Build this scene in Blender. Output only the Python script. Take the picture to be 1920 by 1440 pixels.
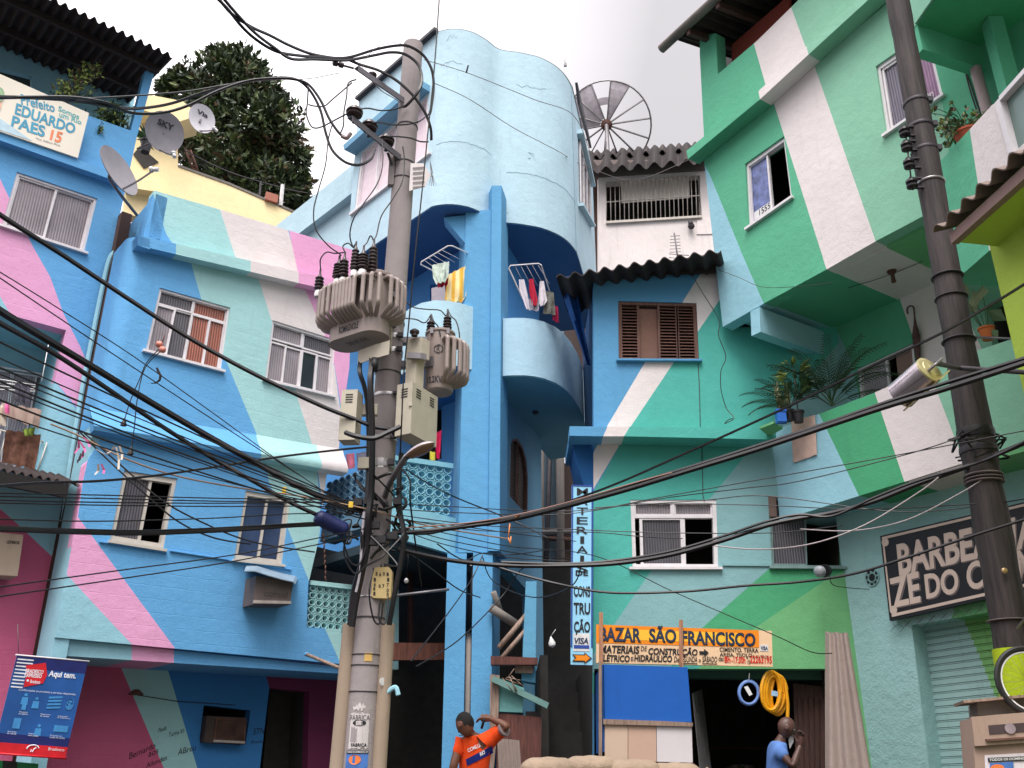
import bpy,bmesh,math,random
from mathutils import Vector,Matrix
from mathutils.geometry import tessellate_polygon
random.seed(7)
RU = random.uniform
for o in list(bpy.data.objects): bpy.data.objects.remove(o)
SC = bpy.context.scene
COL = SC.collection
V = Vector
# ------------------------------------------------------------------ camera, sky, sun, exposure
PITCH = math.radians(23.0); FPX = 1742.0
CAM = V((0,0,1.6))
cam = bpy.data.objects.new("camera",bpy.data.cameras.new("camera")); COL.objects.link(cam)
cam.location = CAM; cam.rotation_euler = (math.pi/2 + PITCH,0,0)
cam.data.sensor_width = 36; cam.data.lens = FPX/1920*36; cam.data.clip_end = 2000; cam.data.clip_start = .05
SC.camera = cam
SUN_EL,SUN_AZ = math.radians(62),math.radians(189)      # azimuth from +Y, clockwise: high behind the camera
world = bpy.data.worlds.new("World"); SC.world = world; world.use_nodes = True
nt = world.node_tree; nt.nodes.clear()
def WN(t): return nt.nodes.new(t)
sky = WN('ShaderNodeTexSky'); sky.sky_type = 'NISHITA'; sky.sun_disc = False
sky.sun_elevation = SUN_EL; sky.sun_rotation = SUN_AZ
tc = WN('ShaderNodeTexCoord'); sep = WN('ShaderNodeSeparateXYZ'); nt.links.new(tc.outputs['Generated'],sep.inputs[0])
# the cloud deck: brighter overhead and behind the camera, a greyer bank ahead on the right
rz = WN('ShaderNodeMapRange'); rz.inputs['From Min'].default_value = 0; rz.inputs['From Max'].default_value = 1
rz.inputs['To Min'].default_value = 9; rz.inputs['To Max'].default_value = 14
nt.links.new(sep.outputs['Z'],rz.inputs['Value'])
nz = WN('ShaderNodeTexNoise'); nz.inputs['Scale'].default_value = 1.6; nz.inputs['Detail'].default_value = 5
nt.links.new(tc.outputs['Generated'],nz.inputs['Vector'])
ax = WN('ShaderNodeMath'); ax.operation = 'MULTIPLY_ADD'; ax.inputs[1].default_value = .22
nt.links.new(nz.outputs['Fac'],ax.inputs[0]); nt.links.new(sep.outputs['X'],ax.inputs[2])
bank = WN('ShaderNodeMapRange'); bank.inputs['From Min'].default_value = -.12; bank.inputs['From Max'].default_value = .26
bank.inputs['To Min'].default_value = 1.0; bank.inputs['To Max'].default_value = .36
nt.links.new(ax.outputs[0],bank.inputs['Value'])
ahead = WN('ShaderNodeMapRange'); ahead.inputs['From Min'].default_value = -.1; ahead.inputs['From Max'].default_value = .5
nt.links.new(sep.outputs['Y'],ahead.inputs['Value'])
one = WN('ShaderNodeMix'); one.data_type = 'FLOAT'; low = WN('ShaderNodeMapRange'); low.inputs['From Min'].default_value = .26; low.inputs['From Max'].default_value = .56
low.inputs['To Min'].default_value = .22; low.inputs['To Max'].default_value = 1.35     # low sky behind the camera dimmed, in place of unseen houses blocking it
nt.links.new(sep.outputs['Z'],low.inputs['Value']); nt.links.new(low.outputs[0],one.inputs[2])
nt.links.new(ahead.outputs[0],one.inputs[0]); nt.links.new(bank.outputs[0],one.inputs[3])
mul = WN('ShaderNodeMath'); mul.operation = 'MULTIPLY'
nt.links.new(rz.outputs[0],mul.inputs[0]); nt.links.new(one.outputs[0],mul.inputs[1])
tint = WN('ShaderNodeVectorMath'); tint.operation = 'SCALE'; tint.inputs[0].default_value = (1.0,.955,.985)
nt.links.new(mul.outputs[0],tint.inputs['Scale'])
mixs = WN('ShaderNodeMix'); mixs.data_type = 'RGBA'; mixs.inputs[0].default_value = .93
nt.links.new(sky.outputs[0],mixs.inputs[6]); nt.links.new(tint.outputs[0],mixs.inputs[7])
bg = WN('ShaderNodeBackground'); bg.inputs['Strength'].default_value = .1
nt.links.new(mixs.outputs[2],bg.inputs['Color'])
wo = WN('ShaderNodeOutputWorld'); nt.links.new(bg.outputs[0],wo.inputs[0])
sun = bpy.data.objects.new("sun",bpy.data.lights.new("sun",'SUN')); COL.objects.link(sun)
sun.data.energy = 1.9; sun.data.angle = math.radians(28); sun.data.color = (1,.965,.93)
sd = V((math.sin(SUN_AZ)*math.cos(SUN_EL),math.cos(SUN_AZ)*math.cos(SUN_EL),math.sin(SUN_EL)))
sun.rotation_euler = (-sd).to_track_quat('-Z','Y').to_euler()
SC.view_settings.view_transform = 'Standard'; SC.view_settings.look = 'None'
SC.view_settings.exposure = .84; SC.view_settings.gamma = 1
SC.render.engine = 'CYCLES'
# ------------------------------------------------------------------ pixel <-> place helpers
cp,sp = math.cos(PITCH),math.sin(PITCH)
def ray(u,v):
    a = (u-960)/FPX; b = (720-v)/FPX
    return V((a,cp-b*sp,sp+b*cp))
def atY(u,v,Y):
    r = ray(u,v); return CAM + r*(Y/r.y)
def onz(u,v,z):
    r = ray(u,v); return CAM + r*((z-CAM.z)/r.z)
class Pl:                       # a vertical plane n.(x,y) = c
    def __init__(s,nx,ny,c):
        l = math.hypot(nx,ny); s.n = V((nx/l,ny/l,0)); s.c = c; s.N = -s.n
        s.d = V((s.n.y,-s.n.x,0))      # along the wall, to the right
    def at(s,u,v,off=0):
        r = ray(u,v); t = s.c/(s.n.x*r.x+s.n.y*r.y)
        return CAM + r*t + s.N*off
    def mv(s,dc): return Pl(s.n.x,s.n.y,s.c+dc)
    def loc(s,p): return (p.dot(s.d),p.z)
def plane_through(p,q):
    d = V((q.x-p.x,q.y-p.y)); n = V((-d.y,d.x)).normalized()
    c = n.x*p.x+n.y*p.y
    if c < 0: n,c = -n,-c
    return Pl(n.x,n.y,c)
ORI = {}
def origin(o): return ORI.get(o.name,V((0,0,0))) if o else V((0,0,0))
def thing(name,label,cat,loc=(0,0,0),group=None):
    o = bpy.data.objects.new(name,None); COL.objects.link(o); o.empty_display_size = .1
    o.location = loc; ORI[o.name] = V(loc); tag(o,label,cat,group); return o
def tag(o,label=None,cat=None,group=None,kind=None):
    if label: o['label'] = label
    if cat: o['category'] = cat
    if group: o['group'] = group
    if kind: o['kind'] = kind
    return o
def copy_tree(o,parent=None):
    c = o.copy(); COL.objects.link(c); c.parent = parent
    for ch in [x for x in bpy.data.objects if x.parent == o]: copy_tree(ch,c)
    return c
# ------------------------------------------------------------------ materials
def lin(c):
    c = c/255.0
    return c/12.92 if c <= .04045 else ((c+.055)/1.055)**2.4
def rgb(r,g,b): return (lin(r),lin(g),lin(b),1)
MATS = {}
def mat_nodes(name):
    m = bpy.data.materials.new(name); m.use_nodes = True
    t = m.node_tree; b = t.nodes['Principled BSDF']
    return m,t,b
def plaster(name,c,bump=.35,var=.08,dirt=.16,rough=.8,scale=1.0,brick=0):
    if name in MATS: return MATS[name]
    m,t,b = mat_nodes(name); L = t.links; nn = t.nodes.new
    geo = nn('ShaderNodeNewGeometry')
    n1 = nn('ShaderNodeTexNoise'); n1.inputs['Scale'].default_value = 1.3*scale; n1.inputs['Detail'].default_value = 6; n1.inputs['Roughness'].default_value = .6
    n2 = nn('ShaderNodeTexNoise'); n2.inputs['Scale'].default_value = 46*scale; n2.inputs['Detail'].default_value = 4
    n3 = nn('ShaderNodeTexNoise'); n3.inputs['Scale'].default_value = 9*scale; n3.inputs['Detail'].default_value = 3
    mp = nn('ShaderNodeMapping'); mp.inputs['Scale'].default_value = (5,5,.5)
    n4 = nn('ShaderNodeTexNoise'); n4.inputs['Scale'].default_value = 2.2; n4.inputs['Detail'].default_value = 7; n4.inputs['Roughness'].default_value = .65
    for n in (n1,n2,n3): L.new(geo.outputs['Position'],n.inputs['Vector'])
    L.new(geo.outputs['Position'],mp.inputs['Vector']); L.new(mp.outputs[0],n4.inputs['Vector'])
    mr = nn('ShaderNodeMapRange'); mr.inputs['From Min'].default_value = .3; mr.inputs['From Max'].default_value = .7
    mr.inputs['To Min'].default_value = 1-var; mr.inputs['To Max'].default_value = 1+var*.6
    L.new(n1.outputs['Fac'],mr.inputs['Value'])
    sc = nn('ShaderNodeVectorMath'); sc.operation = 'SCALE'; sc.inputs[0].default_value = c[:3]
    L.new(mr.outputs[0],sc.inputs['Scale'])
    dr = nn('ShaderNodeMapRange'); dr.inputs['From Min'].default_value = .56; dr.inputs['From Max'].default_value = .78
    dr.inputs['To Max'].default_value = dirt
    L.new(n4.outputs['Fac'],dr.inputs['Value'])
    mx = nn('ShaderNodeMix'); mx.data_type = 'RGBA'
    L.new(dr.outputs[0],mx.inputs[0]); L.new(sc.outputs[0],mx.inputs[6])
    mx.inputs[7].default_value = (c[0]*.45+.02,c[1]*.43+.018,c[2]*.40+.015,1)
    L.new(mx.outputs[2],b.inputs['Base Color'])
    b.inputs['Roughness'].default_value = rough; b.inputs['Specular IOR Level'].default_value = .3
    add = nn('ShaderNodeMath'); add.operation = 'MULTIPLY_ADD'; add.inputs[1].default_value = .45
    L.new(n2.outputs['Fac'],add.inputs[0]); L.new(n3.outputs['Fac'],add.inputs[2])
    bp = nn('ShaderNodeBump'); bp.inputs['Strength'].default_value = bump; bp.inputs['Distance'].default_value = .02
    if brick:      # block courses showing through the paint
        sx = nn('ShaderNodeVectorMath'); sx.operation = 'DOT_PRODUCT'; sx.inputs[1].default_value = (.764,.645,0); L.new(geo.outputs['Position'],sx.inputs[0])
        sz = nn('ShaderNodeSeparateXYZ'); L.new(geo.outputs['Position'],sz.inputs[0])
        cb = nn('ShaderNodeCombineXYZ'); L.new(sx.outputs['Value'],cb.inputs[0]); L.new(sz.outputs['Z'],cb.inputs[1])
        bt = nn('ShaderNodeTexBrick'); bt.inputs['Scale'].default_value = 1; bt.inputs['Brick Width'].default_value = .40; bt.inputs['Row Height'].default_value = .155; bt.inputs['Mortar Size'].default_value = .006; bt.inputs['Mortar Smooth'].default_value = .6
        ds = nn('ShaderNodeVectorMath'); ds.operation = 'MULTIPLY_ADD'; ds.inputs[1].default_value = (.03,.03,.03); L.new(n3.outputs['Color'],ds.inputs[0]); L.new(cb.outputs[0],ds.inputs[2])
        L.new(ds.outputs[0],bt.inputs['Vector'])
        gm = nn('ShaderNodeMath'); gm.operation = 'MULTIPLY'; L.new(bt.outputs['Fac'],gm.inputs[0]); L.new(n1.outputs['Fac'],gm.inputs[1])
        a2 = nn('ShaderNodeMath'); a2.operation = 'MULTIPLY_ADD'; a2.inputs[1].default_value = -.55; L.new(gm.outputs[0],a2.inputs[0]); L.new(add.outputs[0],a2.inputs[2]); add = a2
    L.new(add.outputs[0],bp.inputs['Height']); L.new(bp.outputs[0],b.inputs['Normal'])
    MATS[name] = m; return m
def simple(name,c,rough=.6,metal=0,var=.15,scale=8,bump=.1,spec=.4):
    if name in MATS: return MATS[name]
    m,t,b = mat_nodes(name); L = t.links; nn = t.nodes.new
    geo = nn('ShaderNodeNewGeometry')
    n1 = nn('ShaderNodeTexNoise'); n1.inputs['Scale'].default_value = scale; n1.inputs['Detail'].default_value = 5
    L.new(geo.outputs['Position'],n1.inputs['Vector'])
    mr = nn('ShaderNodeMapRange'); mr.inputs['From Min'].default_value = .3; mr.inputs['From Max'].default_value = .7
    mr.inputs['To Min'].default_value = 1-var; mr.inputs['To Max'].default_value = 1+var
    L.new(n1.outputs['Fac'],mr.inputs['Value'])
    sc = nn('ShaderNodeVectorMath'); sc.operation = 'SCALE'; sc.inputs[0].default_value = c[:3]
    L.new(mr.outputs[0],sc.inputs['Scale']); L.new(sc.outputs[0],b.inputs['Base Color'])
    b.inputs['Roughness'].default_value = rough; b.inputs['Metallic'].default_value = metal
    b.inputs['Specular IOR Level'].default_value = spec
    if bump:
        bp = nn('ShaderNodeBump'); bp.inputs['Strength'].default_value = bump; bp.inputs['Distance'].default_value = .01
        n2 = nn('ShaderNodeTexNoise'); n2.inputs['Scale'].default_value = scale*5; L.new(geo.outputs['Position'],n2.inputs['Vector'])
        L.new(n2.outputs['Fac'],bp.inputs['Height']); L.new(bp.outputs[0],b.inputs['Normal'])
    MATS[name] = m; return m
def wood(name,c,var=.5,rough=.75,axis=(14,14,1.2)):
    if name in MATS: return MATS[name]
    m,t,b = mat_nodes(name); L = t.links; nn = t.nodes.new
    geo = nn('ShaderNodeNewGeometry'); mp = nn('ShaderNodeMapping'); mp.inputs['Scale'].default_value = axis
    n1 = nn('ShaderNodeTexNoise'); n1.inputs['Scale'].default_value = 3; n1.inputs['Detail'].default_value = 7; n1.inputs['Roughness'].default_value = .65
    L.new(geo.outputs['Position'],mp.inputs['Vector']); L.new(mp.outputs[0],n1.inputs['Vector'])
    mr = nn('ShaderNodeMapRange'); mr.inputs['From Min'].default_value = .3; mr.inputs['From Max'].default_value = .7
    mr.inputs['To Min'].default_value = 1-var; mr.inputs['To Max'].default_value = 1+var
    L.new(n1.outputs['Fac'],mr.inputs['Value'])
    sc = nn('ShaderNodeVectorMath'); sc.operation = 'SCALE'; sc.inputs[0].default_value = c[:3]
    L.new(mr.outputs[0],sc.inputs['Scale']); L.new(sc.outputs[0],b.inputs['Base Color'])
    b.inputs['Roughness'].default_value = rough
    bp = nn('ShaderNodeBump'); bp.inputs['Strength'].default_value = .5; bp.inputs['Distance'].default_value = .01
    L.new(n1.outputs['Fac'],bp.inputs['Height']); L.new(bp.outputs[0],b.inputs['Normal'])
    MATS[name] = m; return m
def stripes(name,c1,c2,d,period,duty=.0,rough=.3,bump=.6,spec=.5):
    """fluted glass, striped cloth: bands across the direction d"""
    if name in MATS: return MATS[name]
    m,t,b = mat_nodes(name); L = t.links; nn = t.nodes.new
    geo = nn('ShaderNodeNewGeometry')
    dp = nn('ShaderNodeVectorMath'); dp.operation = 'DOT_PRODUCT'; dp.inputs[1].default_value = V(d)*(2*math.pi/period)
    L.new(geo.outputs['Position'],dp.inputs[0])
    sn = nn('ShaderNodeMath'); sn.operation = 'SINE'; L.new(dp.outputs['Value'],sn.inputs[0])
    mr = nn('ShaderNodeMapRange'); mr.inputs['From Min'].default_value = duty-.6; mr.inputs['From Max'].default_value = duty+.6
    L.new(sn.outputs[0],mr.inputs['Value'])
    n1 = nn('ShaderNodeTexNoise'); n1.inputs['Scale'].default_value = 2.5; n1.inputs['Detail'].default_value = 3
    L.new(geo.outputs['Position'],n1.inputs['Vector'])
    mx = nn('ShaderNodeMix'); mx.data_type = 'RGBA'; mx.inputs[6].default_value = c1; mx.inputs[7].default_value = c2
    L.new(mr.outputs[0],mx.inputs[0])
    m2 = nn('ShaderNodeMapRange'); m2.inputs['From Min'].default_value = .3; m2.inputs['From Max'].default_value = .7
    m2.inputs['To Min'].default_value = .72; m2.inputs['To Max'].default_value = 1.2
    L.new(n1.outputs['Fac'],m2.inputs['Value'])
    sc = nn('ShaderNodeVectorMath'); sc.operation = 'SCALE'; L.new(mx.outputs[2],sc.inputs[0]); L.new(m2.outputs[0],sc.inputs['Scale'])
    L.new(sc.outputs[0],b.inputs['Base Color'])
    b.inputs['Roughness'].default_value = rough; b.inputs['Specular IOR Level'].default_value = spec
    bp = nn('ShaderNodeBump'); bp.inputs['Strength'].default_value = bump; bp.inputs['Distance'].default_value = .006
    L.new(sn.outputs[0],bp.inputs['Height']); L.new(bp.outputs[0],b.inputs['Normal'])
    MATS[name] = m; return m
# wall paints
BLUE = plaster('paint_blue',rgb(100,166,216),brick=1); PINK = plaster('paint_pink',rgb(228,164,202),brick=1); PALE = plaster('paint_pale_blue',rgb(150,198,212))
MINT = plaster('paint_mint',rgb(164,208,208),brick=1); WHITE = plaster('paint_white',rgb(222,212,210)); WHITEB = plaster('paint_white_block',rgb(222,212,210),brick=1); SKYB = plaster('paint_sky',rgb(184,212,224),var=.10,dirt=.22,bump=.35)
BLUE2 = plaster('paint_pillar_blue',rgb(93,158,202)); GREEN = plaster('paint_green',rgb(92,174,138)); PINK_SHADE = plaster('paint_pink_shaded',rgb(200,96,130),brick=1); LGREEN = plaster('paint_light_green',rgb(134,188,160))  # the darker pink carries the ground-floor shade in its colour
TEAL = plaster('paint_teal',rgb(80,174,162)); AQUA = plaster('paint_aqua',rgb(132,174,178)); DGREEN = plaster('paint_deep_green',rgb(76,164,118))
OLGREEN = plaster('paint_leaf_green',rgb(112,178,122)); LIME = plaster('paint_lime',rgb(178,204,80)); YELLOW = plaster('paint_yellow',rgb(250,228,176),dirt=.15)
BLUEG = plaster('paint_house_blue',rgb(88,150,192)); AQUAW = plaster('paint_rough_aqua',rgb(156,196,196),bump=.7)
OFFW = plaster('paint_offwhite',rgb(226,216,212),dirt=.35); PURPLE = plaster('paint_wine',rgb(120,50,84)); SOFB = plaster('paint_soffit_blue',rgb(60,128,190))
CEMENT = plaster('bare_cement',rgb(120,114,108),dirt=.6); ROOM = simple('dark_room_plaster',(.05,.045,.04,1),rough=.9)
ROOF = plaster('weathered_fibre_cement',rgb(46,39,38),dirt=.8,var=.35,bump=.5); ROOFD = plaster('blackened_fibre_cement',rgb(58,48,47),dirt=.8,var=.35)
ALU = simple('white_aluminium',rgb(220,214,216),rough=.35,var=.06); ALUG = simple('beige_aluminium',rgb(196,188,178),rough=.4,var=.08)
STEEL = simple('galvanised_steel',rgb(120,116,118),rough=.5,metal=.5,var=.2); DSTEEL = simple('dark_steel',rgb(66,62,66),rough=.55,metal=.3)
BRIGHT = simple('bright_band_steel',rgb(190,186,184),rough=.3,metal=.7); BLACK = simple('black_rubber',rgb(26,24,26),rough=.5,var=.2)
CABLE = simple('black_cable_sheath',rgb(24,21,24),rough=.45,var=.2); GCABLE = simple('grey_cable_sheath',rgb(110,98,98),rough=.6)
CONC = plaster('pole_concrete',rgb(150,141,140),bump=.25,dirt=.5,scale=1.6); TANK = simple('transformer_grey_paint',rgb(148,134,128),rough=.45,var=.08)
CAB = simple('cabinet_beige_paint',rgb(182,174,156),rough=.45,var=.06); PORC = simple('brown_porcelain',rgb(62,50,50),rough=.25,var=.1)
INK = simple('black_sign_paint',rgb(26,26,30),rough=.6,var=.1,bump=0); PLASW = simple('white_plastic',rgb(216,214,212),rough=.4)
DARKGL = simple('dark_window_glass',rgb(40,42,52),rough=.12,var=.2,scale=3,bump=0,spec=.6); NAVGL = simple('navy_window_glass',rgb(52,66,96),rough=.15,var=.25,scale=3,bump=0)
PINKGL = simple('frosted_pinkish_glass',rgb(226,206,214),rough=.5,var=.06); RUST = simple('rust_brown_metal',rgb(96,66,56),rough=.8,var=.4)
BROWNW = wood('brown_shutter_wood',rgb(104,72,62)); PLANK = wood('old_plank_wood',rgb(140,118,104)); DARKWOOD = wood('dark_door_wood',rgb(70,44,38))
POLEW = wood('weathered_pole_wood',rgb(48,40,39),var=.8,axis=(9,9,.7))
def flute(pl,tone=0):
    k = 'fluted_glass_%d_%d_%d' % (round(pl.d.x*100),round(pl.d.y*100),tone)
    c = [((150,140,146),(134,126,131)),((96,92,98),(72,70,76)),((176,108,88),(120,66,52)),((112,104,122),(78,72,88)),((158,112,150),(116,80,112))][tone]
    return stripes(k,rgb(*c[0]),rgb(*c[1]),pl.d,.034)
# ------------------------------------------------------------------ mesh builder
class MB:
    def __init__(s): s.v = []; s.f = []; s.m = []; s.mats = []; s.sm = []
    def mi(s,mat):
        if mat not in s.mats: s.mats.append(mat)
        return s.mats.index(mat)
    def face(s,pts,mat,smooth=False):
        i = len(s.v); s.v += [V(p) for p in pts]; s.f.append(tuple(range(i,i+len(pts)))); s.m.append(s.mi(mat)); s.sm.append(smooth)
    def mesh(s,vs,fs,mat,smooth=False):
        i = len(s.v); s.v += [V(p) for p in vs]; k = s.mi(mat)
        for f in fs: s.f.append(tuple(j+i for j in f)); s.m.append(k); s.sm.append(smooth)
    def hexa(s,a,b,mat):            # a: 4 points, b: the 4 opposite points
        s.mesh(list(a)+list(b),[(0,1,2,3),(7,6,5,4),(0,4,5,1),(1,5,6,2),(2,6,7,3),(3,7,4,0)],mat)
    def box(s,c,size,mat,ax=None):
        c = V(c); X,Y,Z = ax if ax else (V((1,0,0)),V((0,1,0)),V((0,0,1)))
        x,y,z = X*size[0]/2,Y*size[1]/2,Z*size[2]/2
        s.hexa([c-x-y-z,c+x-y-z,c+x+y-z,c-x+y-z],[c-x-y+z,c+x-y+z,c+x+y+z,c-x+y+z],mat)
    def prism(s,pts,vec,mat,back=None):    # polygon pushed along vec
        vec = V(vec); pts = [V(p) for p in pts]; n = len(pts)
        tri = tessellate_polygon([pts]); q = [p+vec for p in pts]
        s.mesh(pts,[tuple(t) for t in tri],mat); s.mesh(q,[tuple(reversed(t)) for t in tri],back or mat)
        s.mesh(pts+q,[(i,(i+1) % n,(i+1) % n+n,i+n) for i in range(n)],back or mat)
    def tube(s,pts,r,mat,n=6,caps=True,smooth=True):
        pts = [V(p) for p in pts]; m = len(pts); rr = r if isinstance(r,(list,tuple)) else [r]*m
        vs = []; up = None
        for i,p in enumerate(pts):
            t = (pts[min(i+1,m-1)]-pts[max(i-1,0)])
            t = t.normalized() if t.length > 1e-9 else V((0,0,1))
            if up is None: up = t.orthogonal().normalized()
            up = (up-t*up.dot(t)); up = up.normalized() if up.length > 1e-6 else t.orthogonal().normalized()
            w = t.cross(up)
            for k in range(n):
                a = 2*math.pi*k/n; vs.append(p+(up*math.cos(a)+w*math.sin(a))*rr[i])
        fs = [(i*n+k,i*n+(k+1) % n,(i+1)*n+(k+1) % n,(i+1)*n+k) for i in range(m-1) for k in range(n)]
        s.mesh(vs,fs,mat,smooth)
        if caps and n > 2: s.face(list(reversed(vs[:n])),mat); s.face(vs[-n:],mat)
    def lathe(s,c,axis,prof,mat,n=16,smooth=True):    # prof: (radius, distance along axis)
        c = V(c); axis = V(axis).normalized(); u = axis.orthogonal().normalized(); w = axis.cross(u); vs = []
        for r,h in prof:
            for k in range(n):
                a = 2*math.pi*k/n; vs.append(c+axis*h+(u*math.cos(a)+w*math.sin(a))*r)
        m = len(prof)
        s.mesh(vs,[(i*n+k,i*n+(k+1) % n,(i+1)*n+(k+1) % n,(i+1)*n+k) for i in range(m-1) for k in range(n)],mat,smooth)
        s.face(list(reversed(vs[:n])),mat); s.face(vs[-n:],mat)
    def build(s,name,parent=None):
        me = bpy.data.meshes.new(name); o0 = origin(parent)
        me.from_pydata([tuple(p-o0) for p in s.v],[],s.f); 
        for m in s.mats: me.materials.append(m)
        me.polygons.foreach_set('material_index',s.m); me.polygons.foreach_set('use_smooth',s.sm)
        bm = bmesh.new(); bm.from_mesh(me); bmesh.ops.remove_doubles(bm,verts=bm.verts,dist=1e-5)
        bmesh.ops.recalc_face_normals(bm,faces=bm.faces)
        for e in bm.edges:
            if len(e.link_faces) == 2 and e.calc_face_angle(0) > .75: e.smooth = False
        bm.to_mesh(me); bm.free(); me.update()
        o = bpy.data.objects.new(name,me); COL.objects.link(o); o.parent = parent; ORI[o.name] = o0
        return o
def inpoly(p,poly):
    x,y = p; c = False; j = len(poly)-1
    for i in range(len(poly)):
        xi,yi = poly[i]; xj,yj = poly[j]
        if (yi > y) != (yj > y) and x < (xj-xi)*(y-yi)/(yj-yi)+xi: c = not c
        j = i
    return c
def wall(name,pl,outline,mat,regions=(),holes=(),thick=.15,parent=None,back=None):
    """a solid wall slab: pixel outline on the plane pl, painted regions, real holes"""
    bm = bmesh.new(); P = [pl.at(*q) for q in outline]
    vs = [bm.verts.new(p) for p in P]
    for t in tessellate_polygon([P]):
        try: bm.faces.new([vs[i] for i in t])
        except ValueError: pass
    mats = [mat]
    def idx(m):
        if m not in mats: mats.append(m)
        return mats.index(m)
    cuts = [(m,[pl.at(*q) for q in r]) for m,r in regions]+[(None,[pl.at(*q) for q in h]) for h in holes]
    for m,r in cuts:
        for i in range(len(r)):
            a,b = r[i],r[(i+1) % len(r)]
            no = (b-a).cross(pl.N)
            if no.length < 1e-6: continue
            bmesh.ops.bisect_plane(bm,geom=bm.verts[:]+bm.edges[:]+bm.faces[:],plane_co=a,plane_no=no.normalized(),dist=1e-5)
    kill = []
    for f in bm.faces:
        c = pl.loc(f.calc_center_median()); f.material_index = 0
        for m,r in cuts:
            if inpoly(c,[pl.loc(p) for p in r]):
                if m is None: kill.append(f); break
                f.material_index = idx(m)
    if kill: bmesh.ops.delete(bm,geom=list(set(kill)),context='FACES')
    bmesh.ops.remove_doubles(bm,verts=bm.verts,dist=1e-4)
    r = bmesh.ops.extrude_face_region(bm,geom=bm.faces[:],use_keep_orig=True)
    bmesh.ops.translate(bm,verts=[e for e in r['geom'] if isinstance(e,bmesh.types.BMVert)],vec=-pl.N*thick)
    bmesh.ops.recalc_face_normals(bm,faces=bm.faces)
    me = bpy.data.meshes.new(name); o0 = origin(parent); bmesh.ops.translate(bm,verts=bm.verts,vec=-o0); bm.to_mesh(me); bm.free()
    for m in mats: me.materials.append(m)
    o = bpy.data.objects.new(name,me); COL.objects.link(o); o.parent = parent; ORI[o.name] = o0
    return o
def room(name,pl,outline,d0,d1,mat,parent,open_front=True):
    """the enclosed space behind a wall: sides and back"""
    mb = MB(); a = [pl.at(*q)-pl.N*d0 for q in outline]; b = [pl.at(*q)-pl.N*d1 for q in outline]; n = len(a)
    for i in range(n): mb.face([a[i],a[(i+1) % n],b[(i+1) % n],b[i]],mat)
    tri = tessellate_polygon([b]); mb.mesh(b,[tuple(t) for t in tri],mat)
    return mb.build(name,parent)
def quad3(pl,quad,u,v):
    tl,tr,br,bl = [pl.at(*q) for q in quad]
    return (tl*(1-u)+tr*u)*(1-v)+(bl*(1-u)+br*u)*v
def qbox(mb,pl,quad,u0,u1,v0,v1,d0,d1,mat):
    f = [quad3(pl,quad,u,v) for u,v in ((u0,v0),(u1,v0),(u1,v1),(u0,v1))]
    mb.hexa([p+pl.N*d1 for p in f],[p+pl.N*d0 for p in f],mat)
def window(parent,pl,quad,panes,fw=.05,rec=.07,fmat=None,sill=True,name='window',vfw=None,sash=True):
    fmat = fmat or ALU; vf = vfw or fw*1.1
    mb = MB()
    for a in ((0,1,0,vf),(0,1,1-vf,1),(0,fw,vf,1-vf),(1-fw,1,vf,1-vf)): qbox(mb,pl,quad,*a,-rec-.05,-rec+.03,fmat)
    w = mb
    items = []
    for i,(u0,u1,v0,v1,m) in enumerate(panes):
        dd = .012*(i % 2)
        if sash:
            sw = fw*.75; sv = vf*.7
            for a in ((u0,u1,v0,v0+sv),(u0,u1,v1-sv,v1),(u0,u0+sw,v0+sv,v1-sv),(u1-sw,u1,v0+sv,v1-sv)):
                qbox(w,pl,quad,*a,-rec-.03-dd,-rec+.012-dd,fmat)
        items.append((u0,u1,v0,v1,m,dd))
    wo = w.build(name,parent)
    for u0,u1,v0,v1,m,dd in items:
        if m is None: continue
        p = MB(); qbox(p,pl,quad,u0,u1,v0,v1,-rec-.018-dd,-rec-.012-dd,m); p.build('pane',wo)
    if sill:
        p = MB(); qbox(p,pl,quad,-.04,1.04,1.0,1.035,-.10,.05,sill if sill is not True else fmat); p.build('sill',wo)
    return wo
TXT = {}
def text_data(s,bold=0.0,shear=0.0):
    k = (s,bold,shear)
    if k in TXT: return TXT[k]
    cu = bpy.data.curves.new('t','FONT'); cu.body = s; cu.offset = bold; cu.shear = shear; cu.resolution_u = 4; cu.fill_mode = 'FRONT'
    ob = bpy.data.objects.new('t',cu); COL.objects.link(ob)
    dg = bpy.context.evaluated_depsgraph_get(); me = bpy.data.meshes.new_from_object(ob.evaluated_get(dg))
    vs = [(v.co.x,v.co.y) for v in me.vertices]; fs = [tuple(p.vertices) for p in me.polygons]
    bpy.data.objects.remove(ob); bpy.data.curves.remove(cu); bpy.data.meshes.remove(me)
    if vs:
        x0 = min(v[0] for v in vs); x1 = max(v[0] for v in vs); y0 = min(v[1] for v in vs); y1 = max(v[1] for v in vs)
        vs = [((x-x0)/max(x1-x0,1e-6),1-(y-y0)/max(y1-y0,1e-6)) for x,y in vs]
    TXT[k] = (vs,fs); return TXT[k]
def put_text(mb,pl,quad,s,mat,d=.004,bold=.012,shear=0,sub=None):
    vs,fs = text_data(s,bold,shear)
    if sub: u0,u1,v0,v1 = sub
    else: u0,u1,v0,v1 = 0,1,0,1
    mb.mesh([quad3(pl,quad,u0+(u1-u0)*x,v0+(v1-v0)*y)+pl.N*d for x,y in vs],fs,mat)
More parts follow.
